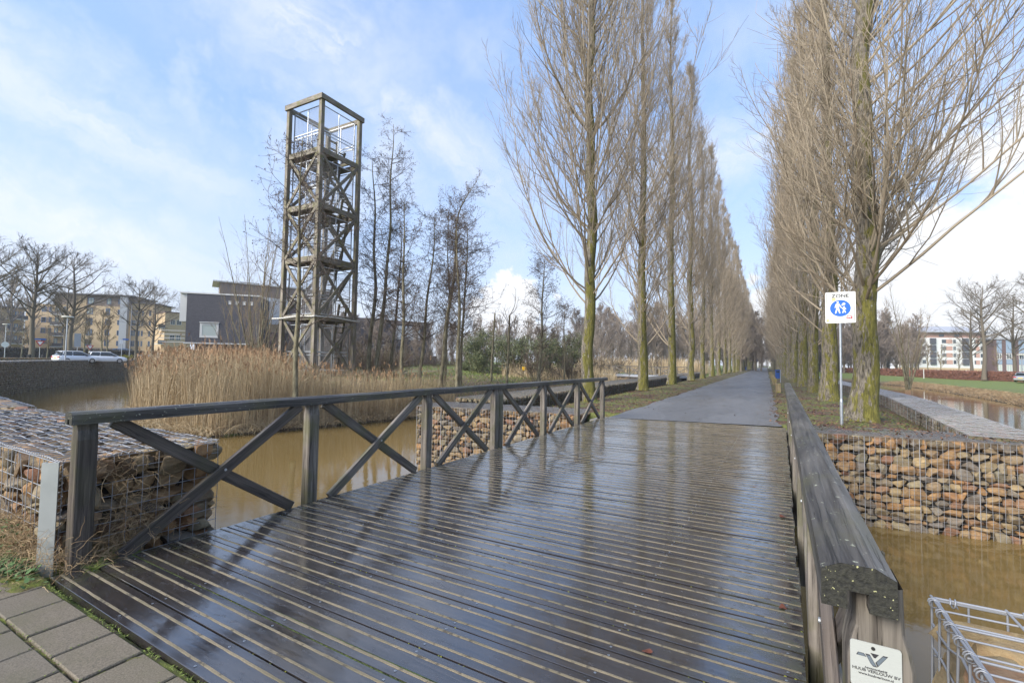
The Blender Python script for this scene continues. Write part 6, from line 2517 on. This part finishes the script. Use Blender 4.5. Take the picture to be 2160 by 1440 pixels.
def cars():
    P = lambda x, D, z: (*at(x, 750, D)[:2], z)
    wh = paint('white_paint', (.78, .79, .80), 0); sv = paint('silver_paint', (.52, .54, .57), .5); dk = paint('dark_blue_paint', (.05, .07, .11), .3); gy = paint('grey_paint', (.20, .21, .23), .4); bk = paint('black_paint', (.025, .025, .028), .2)
    v = at(190, 750, 84); b = math.atan2(v[1], v[0])
    t = car('white hatchback seen from behind, left of the two cars above the far pond wall', P(160, 84, .50), b-R(62), wh); t.scale = (1.04,)*3
    t = car('white car with visible windscreen, right of the two cars above the far pond wall', P(224, 86, .50), b-R(98)+R(14), wh); t.scale = (1.04,)*3
    t = car('silver car almost hidden behind the tops of the reeds, left of the dark house', P(360, 96, .60), b-R(80), sv)
    left = [(-8, sv), (14, bk), (38, sv), (56, gy), (96, dk), (112, sv), (130, gy), (158, dk), (205, sv), (262, sv), (280, wh)]
    for i, (x, pt) in enumerate(left):
        car('parked car behind the long dark hedge before the tan flats, only roof showing', P(x, 150+4*(i % 3), .9), b+R(60 if i % 2 else 70), pt, group='cars behind the long dark hedge')
    for x, pt, D, lab in ((1983, sv, 150, 'pale car behind the copper hedge, left one of the roofs showing'), (2008, dk, 146, 'dark blue car behind the copper hedge, middle one of the roofs showing'), (2040, wh, 142, 'white car behind the copper hedge, right one of the roofs showing'), (2118, gy, 150, 'grey car beyond the right end of the copper hedge')):
        car(lab, (*at(x, 780, D)[:2], -.35), R(20), pt)
    car('silver car parked at the right edge beside the hedge end, red tail light showing', (*at(2166, 785, 108)[:2], -.4), R(52), sv)


cars()


# ------------------------------------------------------------------ signs, lamps, bins, small things
def pole(mb, h, r, z0=-.4, x=0, y=0, n=14):
    cyl(mb, (x, y, z0), (x, y, h), r, n)


def rrect(w, h, r, n=5, cx=0, cy=0):
    pts = []
    for sx, sy, a0 in ((1, 1, 0), (-1, 1, 90), (-1, -1, 180), (1, -1, 270)):
        for a in np.linspace(a0, a0+90, n):
            pts.append((cx+sx*(w/2-r)+r*math.cos(R(a)), cy+sy*(h/2-r)+r*math.sin(R(a))))
    return pts


def zone_sign():
    T = thing('zone_sign', 'white ZONE sign with a blue pedestrian disc and stickers on a grey pole', 'road sign', (1.56, 15.12, 0))
    mb = MB(); pole(mb, 2.74, .027, -.3); cyl(mb, (0, 0, -.3), (0, 0, .62), .038, 16); cyl(mb, (0, 0, .62), (0, 0, .70), .038, 16, .027)
    pole(mb, 3.45, .027, 2.70, 0, .03)
    obj('pole', mb, M_STEEL, T, True)
    w, h = .665, .83
    ink = material('sign_black', (.02, .02, .022), .5); blue = material('sign_blue', (.012, .115, .50), .4); white = material('sign_white', (.74, .75, .72), .42, fn=lambda g, b: g.put(b.inputs['Base Color'], g.mix(g.mapr(g.noise(g.obj(), 9, 5, .65), .45, .75, 0, .6), (.76, .77, .75), (.62, .60, .52))))
    mb = MB(); poly_plate(mb, rrect(w, h, .035), -.02, 0)
    pl = obj('sign_plate', mb, white, T)
    pl.location = (.005, -.04, 3.135); pl.rotation_euler = (R(90), 0, R(-2))
    def on(nm, mb, mt, lab=None):
        o = obj(nm, mb, mt, pl)
        if lab:
            o['label'] = lab
    mb = MB()
    a = rrect(w-.05, h-.05, .03); b_ = rrect(w-.07, h-.07, .022)
    n = len(a); i = np.arange(n); j = (i+1) % n
    mb.add([(*p, .0015) for p in a]+[(*p, .0015) for p in b_], quads=np.c_[i, j, j+n, i+n])
    on('border', mb, ink)
    mb = MB(); poly_plate(mb, ellipse(0, -.02, .228, .222, 48), 0, .0022); on('blue_disc', mb, blue)
    me = text_mesh('ZONE', .120, .0012, .0038, 1.15)
    me.materials.clear(); me.materials.append(ink)
    t = link('lettering', me, pl); t.location = (0, .305, .002)
    # stickers
    for pts, c, nm in ((rrect(.09, .08, .004, cx=-.145, cy=.215), (.62, .50, .22), 'sticker'), (rrect(.085, .075, .003, cx=-.245, cy=-.215), (.70, .68, .55), 'sticker'), (rrect(.055, .05, .003, cx=-.27, cy=-.34), (.60, .57, .42), 'sticker'), (rrect(.19, .055, .003, cx=-.04, cy=-.31), (.72, .68, .56), 'sticker')):
        mb = MB(); poly_plate(mb, pts, 0, .0012); on(nm, mb, material('sticker_%d' % int(c[0]*100+c[2]*10), c, .6))
    mb = MB(); q = [(.135, -.225), (.262, -.235), (.258, -.315), (.128, -.300)]
    poly_plate(mb, q, 0, .0014); on('sticker', mb, material('red_sticker', (.36, .045, .06), .5), 'torn dark red sticker')
    mb = MB(); poly_plate(mb, [(.15, -.25), (.20, -.243), (.235, -.262), (.225, -.285), (.19, -.268), (.155, -.285)], .0014, .0024); on('sticker_print', mb, white)
    # adult and child
    f = MB()
    def P(x, y):    # crop units -> sign coordinates
        return ((x-348)*.002165, (232-y)*.00257)
    def shape(pts):
        poly_plate(f, [P(*p) for p in pts], .0022, .0036)
    poly_plate(f, ellipse(*P(322, 176), .0255, .0225, 18), .0022, .0036)
    shape([(309, 190), (300, 199), (290, 233), (297, 237), (308, 214), (308, 238), (293, 292), (303, 296), (321, 250), (337, 294), (349, 293), (336, 238), (335, 211), (355, 240), (363, 236), (342, 197), (333, 190)])
    poly_plate(f, ellipse(*P(386, 228), .0205, .018, 16), .0022, .0036)
    shape([(377, 238), (363, 234), (361, 241), (374, 250), (375, 264), (366, 289), (375, 292), (386, 270), (396, 290), (405, 287), (395, 262), (395, 250), (406, 253), (408, 246), (396, 238)])
    shape([(362, 203), (372, 188), (386, 184), (399, 190), (398, 203), (386, 210), (378, 206), (370, 216), (362, 214)])
    on('pedestrian_symbol', f, white)
    bk = MB(); box(bk, (-.05, -.015, 2.95), (.05, .03, 3.0)); box(bk, (-.05, -.015, 3.28), (.05, .03, 3.33))
    obj('clamps', bk, M_STEEL, T)


zone_sign()


def small_things():
    P = lambda x, D, z, y=750: (*at(x, y, D)[:2], z)
    blue = material('litter_bin_blue', (.012, .055, .22), .4)
    def bin_(label, p, rot, name='litter_bin'):
        t = thing(name, label, 'litter bin', p, rot)
        mb = MB()
        pts = rrect(.36, .30, .06)
        poly_plate(mb, pts, .38, 1.12)
        obj('body', mb, blue, t)
        mb = MB(); poly_plate(mb, rrect(.40, .34, .07), 1.123, 1.19); obj('lid', mb, blue, t)
        mb = MB(); box(mb, (-.12, -.156, .93), (.12, -.151, 1.06)); obj('opening', mb, M_BLACK, t)
        mb = MB(); cyl(mb, (.24, -.02, -.3), (.24, -.02, 1.2), .035, 10); obj('post', mb, M_STEEL, t)
        return t
    bin_('blue litter bin on a pale post beside the right edge of the lane', (lane_x(.72, 50), 50, 0), R(10))
    bin_('small blue litter bin far down the left edge of the lane', (lane_x(-4.9, 135), 135, 0), 0)
    bin_('dark blue litter bin with a light sticker on the island lawn', P(1012, 55, .3), R(-20))
    moss = material('mossy_bollard_wood', fn=f_wood((.12, .09, .05), (.36, .28, .16), (.20, .17, .02), .9, .8))
    for i, (y, lab) in enumerate(((31.5, 'nearest mossy square wooden bollard beside the lane, just past the right railing'), (43, 'second mossy wooden bollard along the right edge of the lane'), (49, 'mossy wooden bollard just before the blue litter bin'), (56.5, 'mossy wooden bollard just past the blue litter bin'), (65, 'fifth mossy wooden bollard along the right edge of the lane'), (76, 'sixth mossy wooden bollard along the right edge of the lane'), (90, 'farthest mossy wooden bollard along the right edge of the lane'))):
        t = MB()
        extrude(t, (0, 0, -.2), (0, 0, .50), rect(.28, .28, .012), up=(0, 1, 0), seed=i)
        o = obj('wooden_bollard', t, moss, loc=(lane_x(.42, y), y, 0), rotz=R(3*i))
        c = MB(); box(c, (-.135, -.135, .502), (.135, .135, .512)); obj('bollard_top', c, W_TOWER, o)
        tag(o, lab, 'bollard', 'bollards along the lane')
    # street lamp and road signs at the left street
    def lamp(label, p, h, rot):
        t = thing('street_lamp', label, 'street lamp', p, rot)
        mb = MB(); cyl(mb, (0, 0, -.3), (0, 0, h), .085, 12, .06); obj('pole', mb, M_STEEL, t, True)
        mb = MB(); cyl(mb, (0, 0, h), (0, 0, h+.08), .09, 12, .2); cyl(mb, (0, 0, h+.08), (0, 0, h+.2), .62, 20, .52); obj('lamp_shade', mb, material('lamp_cream', (.60, .58, .48), .5), t)
        mb = MB(); cyl(mb, (0, 0, h+.05), (0, 0, h+.079), .5, 20); obj('diffuser', mb, B_CURTAIN, t)
    lamp('street lamp with a flat cream head beside the two white cars', P(138, 79, .7), 5.4, 0)
    lamp('small distant street lamp left of the large left tree', P(9, 150, .9), 7.0, 0)
    lamp('slim street lamp at the far right edge beyond the hedge', (*at(2156, 780, 120)[:2], -.4), 4.4, 0)
    red = material('sign_red', (.45, .02, .03), .5); white = material('plain_sign_white', (.75, .75, .75), .5); sb = material('street_name_blue', (.02, .12, .45), .5)
    def face(t, mb, mt, nm, y=0.0):
        o = obj(nm, mb, mt, t); o.rotation_euler = (R(90), 0, 0); o.location = (0, y, 0)
        return o
    def facing(p):
        return math.atan2(p[1], p[0])-R(90)
    def giveway(label, p, h, w, plate=True):
        t = thing('give_way_sign', label, 'road sign', p, facing(p))
        mb = MB(); pole(mb, h+.2, .035); obj('pole', mb, M_STEEL, t)
        mb = MB(); poly_plate(mb, [(-w/2, h), (w/2, h), (0, h-w*.87)], .05, .07); face(t, mb, red, 'triangle')
        mb = MB(); poly_plate(mb, [(-w*.30, h-w*.12), (w*.30, h-w*.12), (0, h-w*.63)], .072, .078); face(t, mb, white, 'triangle_infill')
        if plate:
            mb = MB(); poly_plate(mb, [(-w*.6, h+.14), (w*.6, h+.14), (w*.6, h+.32), (-w*.6, h+.32)], .05, .07); face(t, mb, sb, 'street_name_plate')
    giveway('give way sign with a blue street name plate above it, beside the large left tree', P(83, 92, .75), 2.7, .95)
    giveway('give way sign without a name plate, above the right white car', P(189, 97, .75), 2.35, .9, False)
    t = thing('road_sign', 'tall grey rectangular road sign seen from behind, left of the second give way sign', 'road sign', P(162, 92, .75), facing(P(162, 92, 0)))
    mb = MB(); pole(mb, 3.9, .04); obj('pole', mb, M_STEEL, t)
    mb = MB(); poly_plate(mb, rrect(.72, 1.95, .06, cy=2.95), .05, .07); face(t, mb, B_STAIR, 'sign_plate')
    t = thing('road_sign', 'small round backed sign on a pole right of the two white cars', 'road sign', P(256, 92, .75), facing(P(256, 92, 0)))
    mb = MB(); pole(mb, 3.3, .045); obj('pole', mb, M_STEEL, t)
    mb = MB(); poly_plate(mb, rrect(.7, .22, .03, cx=.4, cy=3.3), .05, .07); face(t, mb, sb, 'street_name_plate')
    mb = MB(); poly_plate(mb, rrect(.4, .6, .05, cx=-.1, cy=2.9), .05, .07); face(t, mb, white, 'sign_plate')
    t = thing('light_mast', 'thin tall dark mast in front of the right end of the tan flats', 'mast', P(273, 104, .75))
    mb = MB(); cyl(mb, (0, 0, -.3), (0, 0, 9.5), .09, 10, .05); obj('mast_pole', mb, M_WIREDULL, t)
    t = thing('road_sign', 'white round topped sign at the left street edge beneath the balcony wing', 'road sign', P(9.5, 95, .75), facing(P(9.5, 95, 0)))
    mb = MB(); pole(mb, 1.9, .05); obj('pole', mb, M_STEEL, t)
    mb = MB(); poly_plate(mb, ellipse(0, 2.1, .38, .38, 20), .05, .07); face(t, mb, white, 'sign_plate')
    for x in (62, 91):
        t = MB(); cyl(t, (0, 0, -.2), (0, 0, .7), .22, 12, .2); cyl(t, (0, 0, .703), (0, 0, .8), .24, 12, .12)
        o = obj('low_bollard', t, M_BLACK, loc=P(x, 94, .75)); tag(o, 'low dark bollard on the grass, %s of the give way sign with the name plate' % ('left' if x == 62 else 'right'), 'bollard')
    # white post in the hedge on the right and the log on the bank
    t = MB(); beam(t, (0, 0, -.2), (0, 0, 1.7), .12, .12, up=(0, 1, 0)); beam(t, (0, 0, 1.7), (0, 0, 1.76), .15, .15, up=(0, 1, 0))
    tag(obj('marker_post', t, B_FRAME, loc=(*at(1948.5, 790, 128)[:2], -.4)), 'white post standing in front of the gap in the copper hedge', 'post')
    a = at(2092, 822, 66); b = at(2126, 824, 64)
    t = MB(); cyl(t, (0, 0, 0), (b[0]-a[0], b[1]-a[1], -.02), .09, 10, .06)
    tag(obj('fallen_log', t, W_POSTDARK, loc=(a[0], a[1], float(height(np.array([a[0]]), np.array([a[1]]))[0])+.12)), 'dark log lying on the grass slope of the right canal bank', 'log')
    # second footbridge beyond the poplars
    A = np.array(at(1215, 780, 69)); B = np.array([lane_x(-9.9, 60), 60, 0])
    L = math.hypot(B[0]-A[0], B[1]-A[1])
    t = thing('far_footbridge', 'distant timber footbridge with cross braced railings crossing left of the lane', 'bridge', (A[0], A[1], .05), math.atan2(B[1]-A[1], B[0]-A[0]))
    mb = MB(); box(mb, (0, 0, -.25), (L, 3.2, 0)); obj('deck', mb, material('pale_wet_deck', (.33, .35, .38), .4), t)
    mb = MB(); box(mb, (0, .2, -.6), (L, .4, -.253)); box(mb, (0, 2.8, -.6), (L, 3.0, -.253)); obj('girders', mb, W_POSTDARK, t)
    for y in (.06, 3.14):
        mb = MB(); beam(mb, (0, y, 1.14), (L, y, 1.14), .12, .09); obj('handrail', mb, W_RAIL, t)
        n = int(L/1.95)
        for k in range(n+1):
            x = k*L/n
            mb = MB(); beam(mb, (x, y, -.4), (x, y, 1.09), .12, .12, up=(0, 1, 0), c=0); obj('post', mb, W_POST, t)
            if k < n:
                x2 = (k+1)*L/n
                for s in (0, 1):
                    mb = MB(); beam(mb, (x+.1, y+.03*s, 1.05 if s else .02), (x2-.1, y+.03*s, .02 if s else 1.05), .04, .09, c=0); obj('brace', mb, W_POST, t)
    # bench and bicycle on the island lawn
    t = thing('park_bench', 'low pale bench on the island lawn between the snag and the pollard', 'bench', P(1052, 54, .3), R(18))
    mb = MB()
    for y in (-.2, -.05, .1):
        beam(mb, (-1.1, y, .46), (1.1, y, .46), .12, .05)
    obj('seat', mb, W_POST, t)
    mb = MB(); beam(mb, (-1.1, .24, .82), (1.1, .24, .82), .05, .14); obj('backrest', mb, W_POST, t)
    for x in (-.9, .9):
        mb = MB(); beam(mb, (x, 0, -.1), (x, 0, .43), .1, .3, up=(0, 1, 0)); obj('leg', mb, M_CONC, t)
    def bicycle(label, p, rot, bag):
        t = thing('bicycle', label, 'bicycle', p, rot)
        for x in (-.55, .55):
            mb = MB(); a = np.linspace(0, 2*math.pi, 29); tubes(mb, np.c_[x+.33*np.cos(a), 0*a, .35+.33*np.sin(a)], np.full(29, .018), 6); w = obj('wheel', mb, C_TYRE, t)
            mb = MB()
            for q in np.linspace(0, math.pi, 8, endpoint=False):
                tubes(mb, np.array([[x+.32*math.cos(q), 0, .35+.32*math.sin(q)], [x-.32*math.cos(q), 0, .35-.32*math.sin(q)]]), np.full(2, .003), 3)
            obj('spokes', mb, M_STEEL, w)
        mb = MB()
        for a, b in (((-.55, 0, .35), (-.2, 0, .85)), ((-.55, 0, .35), (-.05, 0, .35)), ((-.05, 0, .35), (-.2, 0, .9)), ((-.05, 0, .35), (.38, 0, .85)), ((-.18, 0, .8), (.38, 0, .85)), ((.55, 0, .35), (.36, 0, 1.02))):
            tubes(mb, np.array([a, b], float), np.full(2, .018), 6)
        obj('frame', mb, C_TYRE, t)
        mb = MB(); tubes(mb, np.array([(.3, -.26, 1.05), (.38, -.1, 1.04), (.38, .1, 1.04), (.3, .26, 1.05)], float), np.full(4, .014), 6); obj('handlebar', mb, M_STEEL, t)
        mb = MB(); extrude(mb, (-.34, 0, .95), (-.08, 0, .96), [(-.08, -.03), (.08, -.03), (.06, .03), (-.06, .03)]); obj('saddle', mb, M_BLACK, t)
        if bag:
            for y in (-.13, .13):
                mb = MB(); box(mb, (-.78, y-.07, .38), (-.42, y+.07, .80)); b_ = obj('pannier', mb, bag, t)
                mb = MB(); box(mb, (-.785, y-.075, .34), (-.415, y+.075, .40)); obj('pannier_base', mb, M_BLACK, b_)
            mb = MB(); box(mb, (-.78, -.055, .72), (-.42, .055, .79)); obj('carrier', mb, M_BLACK, t)
        return t
    bicycle('bicycle with bright yellow panniers parked in the dry grass', P(1117, 50, .25), R(60), material('yellow_pannier', (.75, .45, .01), .5))
    bicycle('bicycle with a pale blue pannier leaning by the pollarded trunk', P(1066, 51, .3), R(-60), material('pale_blue_pannier', (.22, .36, .55), .5))
    # distant closing fence at the end of the lane
    t = thing('lane_end_gate', 'low dark gate between two white posts at the far end of the lane', 'gate', (lane_x(-2.0, 335), 335, 0))
    mb = MB()
    for z in np.arange(.2, 1.9, .3):
        box(mb, (-2.6, -.05, z), (2.6, .05, z+.2))
    obj('rails', mb, W_POSTDARK, t)
    for x in (-3.0, 3.0):
        mb = MB(); beam(mb, (x, 0, -.2), (x, 0, 4.4), .4, .4, up=(0, 1, 0)); obj('post', mb, B_FRAME, t)
    t = thing('blue_road_sign', 'small blue road sign far down the lane at its left edge', 'road sign', (lane_x(-5.0, 300), 300, 0))
    mb = MB(); pole(mb, 4, .1); obj('pole', mb, M_STEEL, t)
    mb = MB(); poly_plate(mb, ellipse(0, 4.4, .7, .7, 20), .1, .14); face(t, mb, blue, 'sign_plate')


small_things()
# thin winter air that pales the far wood
hz = MB(); box(hz, (-330, -60, -4.3), (330, 460, 52))
hm = bpy.data.materials.new('air')
hm.use_nodes = True
hm.node_tree.nodes.clear()
pv = hm.node_tree.nodes.new('ShaderNodeVolumePrincipled')
pv.inputs['Color'].default_value = (.86, .90, .97, 1)
pv.inputs['Density'].default_value = .00042
ho = hm.node_tree.nodes.new('ShaderNodeOutputMaterial')
hm.node_tree.links.new(pv.outputs[0], ho.inputs['Volume'])
obj('haze', hz, hm)['kind'] = 'stuff'
#--END--
